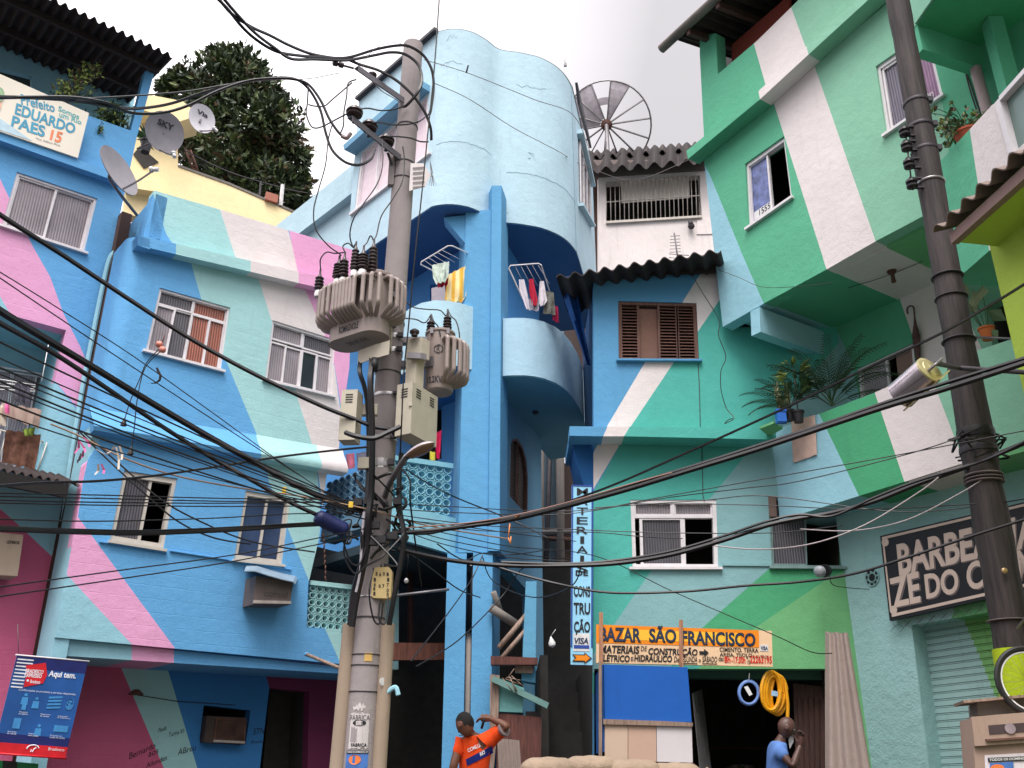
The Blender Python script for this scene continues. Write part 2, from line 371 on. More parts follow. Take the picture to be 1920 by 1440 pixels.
def smooth_path(pts,k=6):
    pts = [V(p) for p in pts]
    if len(pts) < 3: return pts
    out = []
    for i in range(len(pts)-1):
        p0 = pts[max(i-1,0)]; p1 = pts[i]; p2 = pts[i+1]; p3 = pts[min(i+2,len(pts)-1)]
        for j in range(k):
            t = j/k
            out.append(.5*((2*p1)+(p2-p0)*t+(2*p0-5*p1+4*p2-p3)*t*t+(3*p1-p0-3*p2+p3)*t**3))
    out.append(pts[-1]); return out
def corrugated(mb,p00,p10,p11,p01,waves,amp,mat,th=.008,res=8,nv=2):
    """sheet from edge p00-p10 (waves run across it) to edge p01-p11"""
    p00,p10,p11,p01 = map(V,(p00,p10,p11,p01)); n = (p10-p00).cross(p01-p00).normalized()
    if n.z < 0: n = -n
    nu = int(waves*res); top = []; bot = []
    for j in range(nv+1):
        v = j/nv
        for i in range(nu+1):
            u = i/nu; p = (p00*(1-u)+p10*u)*(1-v)+(p01*(1-u)+p11*u)*v
            q = p+n*amp*math.sin(2*math.pi*waves*u)
            top.append(q+n*th/2); bot.append(q-n*th/2)
    W = nu+1
    fs = [(j*W+i,j*W+i+1,(j+1)*W+i+1,(j+1)*W+i) for j in range(nv) for i in range(nu)]
    N = len(top); ed = []
    for j in (0,nv):
        for i in range(nu): ed.append((j*W+i,j*W+i+1,N+j*W+i+1,N+j*W+i))
    for i in (0,nu):
        for j in range(nv): ed.append((j*W+i,(j+1)*W+i,N+(j+1)*W+i,N+j*W+i))
    mb.mesh(top+bot,fs+[tuple(reversed([k+N for k in f])) for f in fs]+ed,mat)
def ribbon(mb,plan,z0,z1,th,mat,smooth=True,inner=None):
    """curved wall standing on a plan line (outside on the right hand of its direction reversed: thickness goes to the left normal)"""
    n = len(plan); inn = []
    for i in range(n):
        a = V(plan[max(i-1,0)]); b = V(plan[min(i+1,n-1)]); t = (b-a); t = V((t.x,t.y)).normalized(); nn = V((-t.y,t.x))
        p = V((plan[i][0],plan[i][1])); inn.append(p+nn*th)
    o = [V((p[0],p[1])) for p in plan]
    def z(zz,i): return zz[i] if isinstance(zz,(list,tuple)) else zz
    for i in range(n-1):
        j = i+1
        A,B,C,D = o[i],o[j],inn[j],inn[i]
        f = lambda p,zz,k: V((p.x,p.y,z(zz,k)))
        mb.face([f(A,z0,i),f(B,z0,j),f(B,z1,j),f(A,z1,i)],mat,smooth)
        mb.face([f(D,z0,i),f(C,z0,j),f(C,z1,j),f(D,z1,i)],inner or mat,smooth)
        mb.face([f(A,z1,i),f(B,z1,j),f(C,z1,j),f(D,z1,i)],mat); mb.face([f(A,z0,i),f(B,z0,j),f(C,z0,j),f(D,z0,i)],mat)
    for i in (0,n-1):
        mb.face([(o[i].x,o[i].y,z(z0,i)),(inn[i].x,inn[i].y,z(z0,i)),(inn[i].x,inn[i].y,z(z1,i)),(o[i].x,o[i].y,z(z1,i))],mat)
def slab(mb,plan,z0,z1,mat,side=None):
    mb.prism([V((p[0],p[1],z0)) for p in plan],(0,0,z1-z0),mat,side or mat)
def cobogo(mb,pl,quad,nx,ny,mat,depth=.09,off=0):
    """ceramic breeze-block screen: touching rings in brick-offset rows with small fins between"""
    tl,tr,br,bl = [pl.at(*q)+pl.N*off for q in quad]
    w = (tr-tl).length; cell = w/nx; n = 12
    def P(u,v,d): 
        uu = u; return (tl*(1-uu)+tr*uu)*(1-v)+(bl*(1-uu)+br*uu)*v+pl.N*d
    h = (bl-tl).length
    for j in range(ny):
        for i in range(nx):
            cu = (i+.5)/nx; cv = (j+.5)/ny
            ru,rv = .5/nx,.5/ny
            vs = []
            for R in (.95,.76):
                for d in (0,-depth):
                    for k in range(n):
                        a = 2*math.pi*k/n; vs.append(P(cu+math.cos(a)*ru*R*.99,cv+math.sin(a)*rv*R*.99,d))
            fs = []
            for k in range(n):
                l = (k+1) % n
                fs += [(k,l,2*n+l,2*n+k),(n+k,n+l,l,k),(2*n+k,2*n+l,3*n+l,3*n+k),(3*n+k,3*n+l,n+l,n+k)]
            mb.mesh(vs,fs,mat)
            for du,dv in ((.5,.5),):
                if i < nx-1 and j < ny-1:
                    a,b = cu+du/nx,cv+dv/ny; e = .10
                    for su,sv in ((e*2.1,e*.45),(e*.45,e*2.1)):
                        f = [(a-su/nx,b-sv/ny),(a+su/nx,b-sv/ny),(a+su/nx,b+sv/ny),(a-su/nx,b+sv/ny)]
                        mb.hexa([P(u,v,-.004) for u,v in f],[P(u,v,-depth) for u,v in f],mat)
    e = .02
# ------------------------------------------------------------------ ground
ASPH = plaster('asphalt',(.055,.053,.052,1),bump=.6,rough=.9)
PAVE = plaster('pavement_concrete',(.22,.21,.2,1),bump=.5,rough=.9)
mb = MB()
ys = [-60,-20,-8,0,3,6,9.2]
for i in range(len(ys)-1):
    h = lambda y: max(-1.5,.05*y) if y < 9.2 else .46
    mb.face([(-70,ys[i],h(ys[i])),(70,ys[i],h(ys[i])),(70,ys[i+1],h(ys[i+1])),(-70,ys[i+1],h(ys[i+1]))],ASPH)
mb.face([(-70,9.2,.46),(70,9.2,.46),(70,80,6),(-70,80,6)],ASPH)
tag(mb.build('ground'),kind='structure')
nL = (-.645,.764)
# ------------------------------------------------------------------ house at the far left
L1 = Pl(*nL,12.0)
h1 = thing('blue_pink_house','tall blue and pink house at far left, corrugated roof over its planted veranda','house',(-6.6,11,.46))
out1 = [(-90,126),(246,245),(258,250),(133,830),(120,946),(96,1099),(70,1225),(20,1500),(-90,1500)]
hole1 = [(-90,561),(124,619),(65,889),(-90,858)]
win1 = [(32,322),(183,372),(158,473),(3,423)]
wall('wall',L1,out1,BLUE,[
    (PINK,[(-90,225),(0,335),(20,377),(61,461),(94,519),(119,588),(150,649),(172,700),(150,772),(104,715),(14,580),(0,555),(-90,440)]),
    (PALE,[(-90,440),(0,555),(14,580),(104,715),(160,790),(150,860),(120,946),(100,1099),(97,1043),(31,981),(0,954),(-90,880)]),
    (PINK_SHADE,[(-90,880),(0,954),(31,981),(97,1043),(150,1099),(60,1500),(-90,1500)])],
    [hole1,win1],.18,h1)
mb = MB()   # rooms behind: upper window room
a = [L1.at(*q)-L1.N*.2 for q in ((-60,300),(215,372),(180,490),(-60,480))]; b = [p-L1.N*1.4 for p in a]
for i in range(4): mb.face([a[i],a[(i+1) % 4],b[(i+1) % 4],b[i]],ROOM)
mb.face(b,ROOM); mb.build('room',h1)
F1 = flute(L1)
window(h1,L1,win1,[(.03,.51,.04,.96,F1),(.49,.97,.04,.96,F1)],.035,.05)
# cornice under the veranda parapet
def ledge(pl,pts_top,pts_bot,d,mat,parent,name='cornice',regions=None,slope=.0):
    mb = MB(); n = len(pts_top)
    segs = regions or [mat]*(n-1)
    for i in range(n-1):
        f = [pl.at(*pts_top[i]),pl.at(*pts_top[i+1]),pl.at(*pts_bot[i+1]),pl.at(*pts_bot[i])]
        fr = [p+pl.N*d for p in f]
        if slope:
            fr = [f[0]+pl.N*(d*slope),f[1]+pl.N*(d*slope),f[2]+pl.N*d,f[3]+pl.N*d]
        mb.hexa(fr,[p-pl.N*.01 for p in f],segs[i])
    return mb.build(name,parent)
L1c = L1.mv(-.13)
mb = MB(); f = [L1c.at(*q) for q in ((-90,214),(231,330),(227,343),(-90,231))]; mb.hexa(f,[p-L1.N*.14 for p in f],BLUE); mb.build('cornice',h1)
# veranda: corner column, back wall, floor, roof
mb = MB(); f = [L1.at(*q)-L1.N*.003 for q in ((273,132),(289,138),(258,252),(245,247))]; mb.hexa(f,[p-L1.N*.16 for p in f],BLUE); mb.build('column',h1)
L1b = L1.mv(1.5)
wall('veranda_back_wall',L1b,[(-120,5),(262,118),(232,330),(-120,260)],PALE,[],[[(-90,105),(60,143),(58,215),(-90,200)]],.1,h1)
mb = MB(); f = [L1b.at(*q)-L1.N*.3 for q in ((-110,80),(70,130),(70,240),(-110,240))]; mb.face(f,ROOM); mb.build('room',h1)
zf = L1.at(100,290).z
mb = MB(); p0 = L1.at(-90,180); p1 = L1.at(240,290)
mb.prism([V((p0.x,p0.y,zf)),V((p1.x,p1.y,zf)),V((p1.x,p1.y,zf))-L1.N*1.5,V((p0.x,p0.y,zf))-L1.N*1.5],(0,0,-.12),CEMENT); mb.build('veranda_floor',h1)
L1r = L1.mv(-.55)
e0,e1 = L1r.at(-110,-75),L1r.at(326,107)
e0.z = e1.z+.02; b0 = e0-L1.N*2.4+V((0,0,.55)); b1 = e1-L1.N*2.4+V((0,0,.55))
ext = (e0-e1).normalized()*3
mb = MB(); corrugated(mb,e0+ext,e1,b1,b0+ext,46,.035,ROOFD,nv=3); roof1 = mb.build('roof',h1)
mb = MB()
for t in (.18,.55,.9):
    q0 = (e0+ext)*(1-t)+(b0+ext)*t; q1 = e1*(1-t)+b1*t
    mb.box((q0+q1)/2-V((0,0,.09)),((q1-q0).length-.1,.06,.09),ROOFD,((q1-q0).normalized(),L1.N,V((0,0,1))))
mb.build('purlin',roof1)
# recessed balcony of the pink floor
L1d = L1.mv(.85)
mb = MB()
f = [L1.at(*q)-L1.N*.18 for q in hole1]; b = [p-L1.N*.7 for p in f]
for i in range(4): mb.face([f[i],f[(i+1) % 4],b[(i+1) % 4],b[i]],PALE)
mb.face(b,PALE); mb.build('recess',h1)
rq = [(-90,672),(108,705),(70,880),(-90,880)]
window(h1,L1.mv(.83),rq,[(.0,.30,.03,.97,F1),(.30,.56,.03,.97,F1),(.57,.80,.03,.97,F1),(.80,1,.03,.97,flute(L1,1))],.012,.02,sill=False,sash=True)
# railing
L1f = L1.mv(-.02); mb = MB()
for i in range(9):
    u = -30+i*12.4; a,b = L1f.at(u+19,806+.27*(u+19)),L1f.at(u,872+.22*u)
    mb.tube([a,b],.009,ALUG,5)
mb.tube([L1f.at(-90,782),L1f.at(82,829)],.012,ALUG,5); mb.tube([L1f.at(-90,852),L1f.at(66,888)],.012,ALUG,5)
mb.tube([L1f.at(20,866),L1f.at(44,838)],.006,ALUG,4); mb.tube([L1f.at(20,840),L1f.at(38,872)],.006,ALUG,4)
mb.build('railing',h1)
# blue drain pipe at the right edge
mb = MB(); L1p = L1.mv(-.08)
mb.tube(smooth_path([L1p.at(*q) for q in ((224,468),(214,474),(204,490),(192,540),(176,620),(158,710),(143,800),(131,880),(121,960),(104,1090),(92,1200))]),.032,PALE,8); mb.build('drain_pipe',h1)
# small corrugated awning over the ground floor
aw = thing('corrugated_awning','small sooty corrugated awning jutting out below the barred balcony of the pink house','awning',L1.at(40,930))
La = L1.mv(-.8); A0,A1 = La.at(-110,886),La.at(150,910); z = A1.z; A0.z = z+.02
mb = MB(); corrugated(mb,A0,A1,A1-L1.N*.8+V((0,0,.30)),A0-L1.N*.8+V((0,0,.30)),15,.022,ROOFD); mb.build('sheet',aw)
mb = MB(); mb.box((A0+A1)/2-V((0,0,.10)),((A1-A0).length-.25,.05,.15),simple('soot_black',rgb(34,30,30),rough=.9),((A1-A0).normalized(),L1.N,V((0,0,1)))); mb.build('batten',aw)
# ------------------------------------------------------------------ second house (blue, mint, white and pink stripes)
L2 = Pl(*nL,11.22)
h2 = thing('striped_house','blue house painted with mint, white and pink diagonal stripes behind the concrete pole','house',(-3.4,11.9,.46))
W1 = [(300,539),(432,577),(415,694),(273,657)]; W2 = [(511,600),(630,637),(623,742),(497,712)]
W3 = [(233,882),(333,897),(307,1030),(206,1014)]; W4 = [(461,919),(546,934),(529,1059),(439,1049)]
# parapet (set back a little above the cornice)
L2t = L2.mv(.06)
wall('parapet',L2t,[(289,357),(400,389),(480,413),(662,469),(660,545),(483,503),(352,470),(268,447)],BLUE,[
    (MINT,[(283,350),(312,440),(340,480),(483,540),(440,478),(405,370)]),
    (WHITEB,[(405,370),(440,478),(470,540),(575,560),(537,420),(450,380)]),
    (PINK,[(537,410),(566,545),(690,580),(690,460)])],[],.18,h2)
wall('wall',L2,[(268,447),(352,470),(483,503),(660,545),(655,690),(640,790),(632,880),(613,885),(598,1010),(578,1095),(575,1176),(640,1180),(640,1245),(103,1195),(126,1078),(148,946),(160,870),(206,800),(248,580)],BLUE,[
    (MINT,[(347,455),(377,559),(417,660),(495,847),(504,903),(583,1098),(610,1180),(634,1234),(660,1290),(700,1200),(604,1005),(593,857),(551,725),(509,600),(478,500)]),
    (WHITEB,[(478,495),(485,524),(509,600),(551,725),(593,857),(606,960),(612,1000),(700,1000),(660,868),(641,790),(624,663),(560,515)]),
    (PINK,[(560,515),(624,663),(645,800),(700,800),(700,520)]),
    (PINK,[(100,900),(146,969),(229,1082),(327,1214),(345,1250),(280,1250),(249,1210),(187,1144),(126,1078),(110,1075)]),
    (PALE,[(60,1020),(126,1078),(187,1144),(249,1210),(280,1260),(60,1260)]),
    (PINK,[(140,860),(165,860),(155,905),(146,969),(120,969)])],
    [W1,W2,W3,W4],.18,h2)
# rounded corner and side wall of the upper floor, plain side wall below
Q = L2.at(103,1195); Q.z = 0
S0 = L2.at(248,580); S0.z = 0
side = V((-.764*0-.645,.764,0)).normalized()
rr = (S0-Q).length
plan = [Q+side*.62]
for k in range(9):
    a = math.pi/2*k/8
    plan.append(Q+side*(rr*(1-math.sin(a)))+L2.d*(rr*(1-math.cos(a))))
plan[-1] = S0+L2.d*.005
zt,zc,zm = L2.at(289,357).z,L2.at(268,447).z,L2.at(206,800).z
mb = MB(); ribbon(mb,[(p.x,p.y) for p in plan],zm,zc,.16,BLUE); pe_ = L2t.at(286,400); ribbon(mb,[P_ for P_ in ((pe_+side*2.4),pe_)],zc,zt,.16,BLUE,False); mb.build('corner_wall',h2)
mb = MB(); ribbon(mb,[Q+side*2.4,Q+side*.62],.4,zt-.1,.14,plaster('bare_dark_brick',rgb(62,42,38),dirt=.8,var=.4)); mb.build('unpainted_side',h2)
mb = MB(); pl_ = [Q+side*.62,Q+side*.02]
ribbon(mb,[(p.x,p.y) for p in pl_],.4,zm+.02,.16,PALE,False); mb.build('side_wall',h2)
# cornice: front and its return round the corner
L2k = L2.mv(-.16)
mb = MB()
ct = [(268,455),(312,440+20),(345,474),(477,505),(562,526),(660,550)]
def fpts(pl,us,y0,y1,x0=268,x1=660): return [pl.at(u,y0+(y1-y0)*(u-x0)/(x1-x0)) for u in us]
us = [258,330,470,560,664]; tp = fpts(L2k,us,443,532); bt = fpts(L2k,us,462,554)
for i,m in enumerate((BLUE,MINT,WHITEB,PINK)):
    mb.hexa([tp[i],tp[i+1],bt[i+1],bt[i]],[p-L2.N*.16 for p in (tp[i],tp[i+1],bt[i+1],bt[i])],m)
c0 = tp[0].copy(); 
mb.hexa([c0+side*.8,c0,bt[0],bt[0]+side*.8],[p+L2.d*.16 for p in (c0+side*.8,c0,bt[0],bt[0]+side*.8)],BLUE)
mb.build('cornice',h2)
# middle moulding with a bellied profile, and the base moulding
mb = MB()
us = [168,250,340,420,480,545,593,642]; prof = [(0,-44),(.05,-28),(.12,-12),(.16,2),(.14,10),(0,13)]
cols = [BLUE,BLUE,BLUE,BLUE,MINT,MINT,WHITE]
rows = []
for off,dy in prof:
    rows.append([L2.at(u,803+(882-803)*(u-168)/(642-168)+dy*.9)+L2.N*(off+.002) for u in us])
for i in range(len(us)-1):
    for j in range(len(prof)-1): mb.face([rows[j][i],rows[j][i+1],rows[j+1][i+1],rows[j+1][i]],cols[i],True)
for i in (0,len(us)-1): mb.face([r[i] for r in rows],BLUE if i == 0 else WHITE)
mb.build('moulding',h2)
mb = MB(); L2m = L2.mv(.07)
us = [103,247,326,636,700]; tp = [L2m.at(u,1197+(1250-1197)*(u-105)/(640-105)) for u in us]
bt = [L2m.at(u,1229+(1263-1229)*(u-112)/(640-112)) for u in us]
for i,m in enumerate((PALE,PINK,BLUE,BLUE)):
    mb.hexa([tp[i],tp[i+1],bt[i+1],bt[i]],[p-L2.N*1.2 for p in (tp[i],tp[i+1],bt[i+1],bt[i])],m)
mb.build('base_moulding',h2)
# panels of glass
F2,F2d,F2r = flute(L2),flute(L2,1),flute(L2,2)
window(h2,L2,W1,[(.02,.5,.02,.24,F2d),(.5,.98,.02,.24,F2r),(.02,.28,.24,.98,F2),(.25,.53,.24,.98,F2d),(.49,.77,.24,.98,F2r),(.74,.98,.24,.98,F2r)],.03,.05)
window(h2,L2,W2,[(.02,.5,.02,.30,F2),(.5,.98,.02,.30,F2d),(.02,.27,.33,.98,F2),(.25,.51,.33,.98,F2),(.5,.75,.33,.98,DARKGL),(.74,.98,.33,.98,F2)],.035,.05)
window(h2,L2,W3,[(.03,.56,.03,.97,F2d)],.07,.05,ALUG)
window(h2,L2,W4,[(.04,.53,.03,.97,NAVGL),(.5,.96,.03,.97,NAVGL)],.06,.05,ALUG)
# a thin blind ledge line under the lower windows
mb = MB()
for q in ([(186,1016),(312,1037)],[(318,1033),(428,1050)],[(428,1051),(545,1068)]):
    a,b = L2.at(*q[0]),L2.at(*q[1]); mb.box((a+b)/2+L2.N*.01,((b-a).length,.04,.012),BLUE,((b-a).normalized(),L2.N,V((0,0,1))))
mb.build('sill_line',h2)
# dark rooms
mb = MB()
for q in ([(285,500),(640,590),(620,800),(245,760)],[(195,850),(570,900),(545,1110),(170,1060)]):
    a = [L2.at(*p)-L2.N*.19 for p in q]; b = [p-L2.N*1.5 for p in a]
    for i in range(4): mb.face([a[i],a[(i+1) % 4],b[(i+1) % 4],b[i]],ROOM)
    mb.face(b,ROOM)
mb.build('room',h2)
# flat roof behind the parapet
zr = L2.at(400,420).z; a = L2.at(275,420); b = L2.at(655,510)
a = a-L2.N*.3; b = b-L2.N*.3
mb = MB(); slab(mb,[(a.x,a.y),(b.x,b.y),(b.x-L2.N.x*2.2,b.y-L2.N.y*2.2),(a.x-L2.N.x*2.2,a.y-L2.N.y*2.2)],min(a.z,b.z)-.6,min(a.z,b.z)-.5,CEMENT); mb.build('flat_roof',h2)
# recessed ground floor with its doors and the niche of the dark air conditioner
L2g = L2.mv(1.0)
door = [(505,1290),(580,1297),(575,1500),(480,1500)]; niche = [(382,1322),(470,1332),(460,1396),(374,1388)]
wall('ground_floor_wall',L2g,[(60,1200),(705,1230),(690,1500),(0,1500)],SOFB,[
    (PINK_SHADE,[(0,1180),(225,1240),(307,1440),(330,1500),(0,1500)]),
    (MINT,[(222,1240),(307,1440),(330,1500),(392,1500),(370,1440),(310,1240)]),
    (PURPLE,[(488,1230),(505,1290),(580,1297),(575,1500),(720,1500),(720,1230)])],[door,niche],.15,h2)
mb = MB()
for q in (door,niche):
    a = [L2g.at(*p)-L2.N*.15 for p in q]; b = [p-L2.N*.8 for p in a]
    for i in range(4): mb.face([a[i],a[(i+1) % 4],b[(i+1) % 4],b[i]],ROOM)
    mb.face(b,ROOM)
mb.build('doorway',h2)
# handwriting scrawled on the ground floor wall
mb = MB()
for s,q in (('Bernardo',[(240,1413),(290,1392),(292,1402),(242,1424)]),('aos',[(277,1412),(297,1404),(298,1411),(278,1420)]),('Allendes',[(272,1432),(312,1415),(314,1424),(274,1440)]),
             ('Paula',[(296,1366),(312,1360),(312,1368),(296,1374)]),('Turma 83',[(316,1374),(345,1366),(346,1373),(317,1382)]),('ABreu',[(332,1405),(366,1396),(368,1406),(333,1416)]),('STN',[(474,1366),(497,1364),(497,1376),(474,1378)]),('Rocha',[(470,1388),(495,1387),(495,1393),(470,1394)])):
    mb = MB(); put_text(mb,L2g,q,s,INK,.004,0,.3); mb.build('graffiti',h2)
# right end: lower loggia with a breeze-block balustrade
L2b = L2.mv(.06)
mb = MB(); cobogo(mb,L2b,[(582,1095),(668,1105),(664,1186),(575,1176)],7,6,MINT); mb.build('breeze_block_screen',h2)
wall('balustrade_rail',L2.mv(.03),[(583,1088),(748,1106),(747,1255),(640,1252),(640,1186),(664,1188),(668,1106),(582,1096)],MINT,[(BLUE,[(600,1190),(640,1190),(625,1235),(600,1235)])],[],.12,h2)
# yellow house behind
Y = Pl(-.38,.925,19.0)
hy = thing('yellow_house','pale yellow house with a stepped roof terrace behind the striped house','house',Y.at(380,330))
wall('wall',Y,[(238,200),(330,215),(370,240),(333,250),(334,311),(430,345),(560,402),(560,470),(230,400)],YELLOW,[],[],.3,hy)
mb = MB()
f = [Y.at(*q)+Y.N*.5 for q in ((262,200),(340,215),(369,240),(335,252),(262,230))]; mb.prism(f,-Y.N*.55,YELLOW); mb.build('slab_edge',hy); mb = MB()
f = [Y.at(*q)+Y.N*.25 for q in ((235,340),(300,355),(300,372),(235,362))]; mb.prism(f,-Y.N*.5,YELLOW); mb.build('slab_edge',hy)
mb = MB(); f = [Y.at(*q)+Y.N*.02 for q in ((334,309),(430,343),(562,400),(562,404),(430,347),(334,313))]; mb.prism(f,-Y.N*.4,CEMENT); mb.build('coping',hy)
mb = MB(); f = [Y.at(*q)+Y.N*.03 for q in ((250,290),(262,275),(297,305),(270,317))]; mb.prism(f,-Y.N*.4,ROOM); mb.build('shade_opening',hy)
mb = MB(); pts = [Y.at(*q) for q in ((498,363),(521,370),(519,384),(496,377))]; mb.prism([p+Y.N*.1 for p in pts],-Y.N*.3,plaster('brick_chimney',rgb(170,110,92))); mb.build('chimney',hy)
mb = MB(); mb.tube([Y.at(526,386),Y.at(530,347)],.05,PLASW,6); mb.tube([Y.at(487,366),Y.at(489,340)],.025,DSTEEL,5)
mb.tube(smooth_path([Y.at(345,281),Y.at(430,322),Y.at(530,352),Y.at(577,362)]),.012,DSTEEL,4); mb.build('terrace_pole',hy)
ld = thing('ladder','rusty metal ladder leaning by the yellow terrace under the tree','ladder',Y.at(360,320))
mb = MB(); Yl = Y.mv(.5)
mb.tube([Yl.at(348,280),Yl.at(362,322)],.03,RUST,5); mb.tube([Yl.at(357,282),Yl.at(372,325)],.03,RUST,5); mb.build('side_rail',ld)
mb = MB()
for k in range(6): mb.tube([Yl.at(348+2.3*k,283+6.6*k),Yl.at(357+2.5*k,285+6.8*k)],.022,RUST,5)
mb.build('rung',ld)
# ------------------------------------------------------------------ foliage
def leafmat(name,c,var=.35):
    m = simple(name,c,rough=.5,var=var,scale=3,bump=0,spec=.4); return m
LEAF = [leafmat('leaf_dark',(.026,.046,.017,1)),leafmat('leaf_mid',(.062,.098,.034,1)),leafmat('leaf_light',(.135,.175,.062,1)),leafmat('leaf_dry',(.13,.085,.045,1))]
BARK = wood('bark',(.09,.07,.055,1))
def leaf(mb,p,d,L,w,mat,up=None):
    d = d.normalized(); s = d.cross(up or V((RU(-1,1),RU(-1,1),RU(-.2,1)))); 
    s = s.normalized() if s.length > 1e-4 else d.orthogonal().normalized()
    n = s.cross(d)
    mb.mesh([p,p+d*L*.45+s*w/2+n*L*.08,p+d*L,p+d*L*.45-s*w/2+n*L*.08],[(0,1,2),(0,2,3)],mat)
def rnd_dir(zb=0):
    while True:
        v = V((RU(-1,1),RU(-1,1),RU(-1,1)))
        if .05 < v.length < 1: v.z += zb; return v.normalized()
tr = thing('broadleaf_tree','large dark broadleaf tree rising behind the yellow house','tree',(-8.4,23,8))
Yt = 23.0
blobs = [(440,150,62),(395,160,60),(350,170,45),(490,185,48),(520,240,55),(455,240,75),(380,230,62),(330,215,30),(545,300,42),(490,300,65),(420,300,66),(370,300,50),(550,355,34),(510,350,50),(450,345,55),(560,385,22),(345,265,35),(335,150,18),(428,118,30),(468,140,30),(310,165,14),(500,225,40)]
crown = MB()
px2m = lambda u,v: (atY(u+1,v,Yt)-atY(u,v,Yt)).length
for (u,v,r) in blobs:
    c = atY(u,v,Yt+RU(-.9,.9)); R = r*px2m(u,v)*.94
    ntw = int(20+r*1.75)
    for _ in range(ntw):
        d = rnd_dir(.15); q = c+d*R*(random.random()**.33)*RU(.85,1.08)
        tone = random.random()
        big = RU(.75,1.3)
        base = 0 if tone < .46 else (1 if tone < .78 else (2 if tone < .97 else 3))
        for k in range(random.randint(5,9)):
            dd = (d*.7+rnd_dir(.25)).normalized()
            m = LEAF[min(3,max(0,base+random.choice((-1,0,0,0,1)))) if base < 3 else 3]
            leaf(crown,q+rnd_dir()*.11,dd,.25*big,.115*big,m)
crown.build('crown',tr)
mb = MB(); b0 = V((-8.4,23,5))
top = [atY(u,v,Yt) for u,v,r in blobs]
mb.tube([b0,atY(450,400,Yt),atY(450,340,Yt),atY(440,260,Yt)],[.34,.28,.22,.1],BARK,8)
for t in top[::2]:
    s = atY(450,360-RU(0,60),Yt); mb.tube(smooth_path([s,(s+t)/2+V((0,0,-.15)),t]),[.09-.07*i/12 for i in range(13)],BARK,5)
mb.build('trunk',tr)
# ------------------------------------------------------------------ centre: pale blue house with curved storeys
hc = thing('curved_blue_house','pale blue house with two rounded upper bays and a tall pillar in the middle','house',(.2,13.5,.46))
zT = atY(865,55,12.1).z; zB = atY(850,386,12.15).z
P2 = lambda p: (p.x,p.y)
lobe1 = [onz(u,v,zT) for u,v in ((822,60),(832,57),(845,55),(858,55),(872,57),(886,61),(900,68),(914,77),(926,87),(935,95))]
lobe2 = [onz(u,v,zT) for u,v in ((935,95),(950,96),(968,98),(988,102),(1008,107),(1028,116),(1046,128),(1060,143),(1070,160),(1076,180))]
farL = onz(673,190,zT)
dirR = V((.21,.978,0)); endR = lobe2[-1]+dirR*2.6
CL = plane_through(farL,lobe1[0])
# straight left face with its long window
wl = [(677,287),(803,178),(803,290),(664,398)]
pz = lambda p: p
def topz(pl,p,z): q = p.copy(); q.z = z; return q
def px(p):                                    # place -> pixel
    d = p-CAM; x = d.x; y = d.y*cp+d.z*sp; z = -d.y*sp+d.z*cp
    return (960+FPX*x/y,720-FPX*z/y)
fl = farL.copy(); lb = lobe1[0].copy()
outl = [px(topz(CL,fl,zT)),px(topz(CL,lb,zT)),px(topz(CL,lb,zB)),px(topz(CL,fl,zB))]
wall('left_wall',CL,outl,SKYB,[],[wl],.2,hc)
lobe2[0] = (lobe1[-2]+lobe2[1])/2*.6+lobe2[0]*.4; bayp = smooth_path(lobe1[:-1]+lobe2+[endR],4)
mb = MB(); ribbon(mb,[P2(p) for p in bayp],zB,zT,.2,SKYB); bay = mb.build('rounded_bay',hc)
random.seed(17)
def bay_crack(i,z,n,dz,di=1):     # hairline cracks and old plaster seams
    pts = []
    for k in range(n):
        p = bayp[i+k*di]; q = bayp[i+k*di+1]; t = (q-p).normalized(); pts.append(V((p.x,p.y,z))+V((t.y,-t.x,0))*.004); z += dz*RU(-1,1)
    mb = MB(); mb.tube(pts,.0022,simple('crack_shadow',rgb(120,152,166)),3); mb.build('crack',bay)
bay_crack(3,zT-.75,13,.03); bay_crack(2,zB+1.15,30,.012); bay_crack(40,zB+.95,30,.015); bay_crack(44,zT-.7,12,.04); bay_crack(34,zB+.42,8,.10); bay_crack(6,zT-.25,7,.09)
mb = MB(); c_ = bayp[48]; mb.tube([V((c_.x,c_.y-.006,zB+1.35))+V((.09*math.cos(a)*(1.2 if a < 3.1 else .8),.01,.06*math.sin(a))) for a in [2*math.pi*i/14 for i in range(13)]],.005,simple('crack_shadow',rgb(96,130,146)),4); mb.build('wire_loop',bay)
plan = [P2(farL)]+[P2(p) for p in lobe1]+[P2(p) for p in lobe2[1:]]+[P2(endR),P2(endR+V((-2.2,.5,0)))]
mb = MB(); slab(mb,[(x*.999,y+.012) for x,y in plan],zB-.02,zB+.14,plaster('paint_bay_soffit_shade',rgb(58,100,146))); mb.build('bay_soffit',hc)  # the recess shade under the bays is put into this blue
mb = MB(); slab(mb,[(x,y+.03) for x,y in plan],zT-.5,zT-.35,CEMENT); mb.build('flat_roof',hc)
mb = MB()   # worn dark coping along the top
rim = [farL]+bayp[:]
mb.tube([p+V((0,.03,.012)) for p in rim],.022,plaster('sooty_coping',rgb(112,126,132),dirt=.9,var=.4),5); mb.build('coping',hc)
mb = MB(); a,b = topz(CL,fl,zT),topz(CL,lb,zT); mb.hexa([a+CL.N*.09,b+CL.N*.09,b,a],[p+V((0,0,.06)) for p in (a+CL.N*.09,b+CL.N*.09,b,a)],DSTEEL); mb.build('roof_edge',hc)
window(hc,CL,wl,[(.02,.28,.04,.97,PINKGL),(.27,.53,.04,.97,PINKGL),(.52,.78,.04,.97,PINKGL),(.77,.98,.04,.97,PINKGL)],.03,.04)
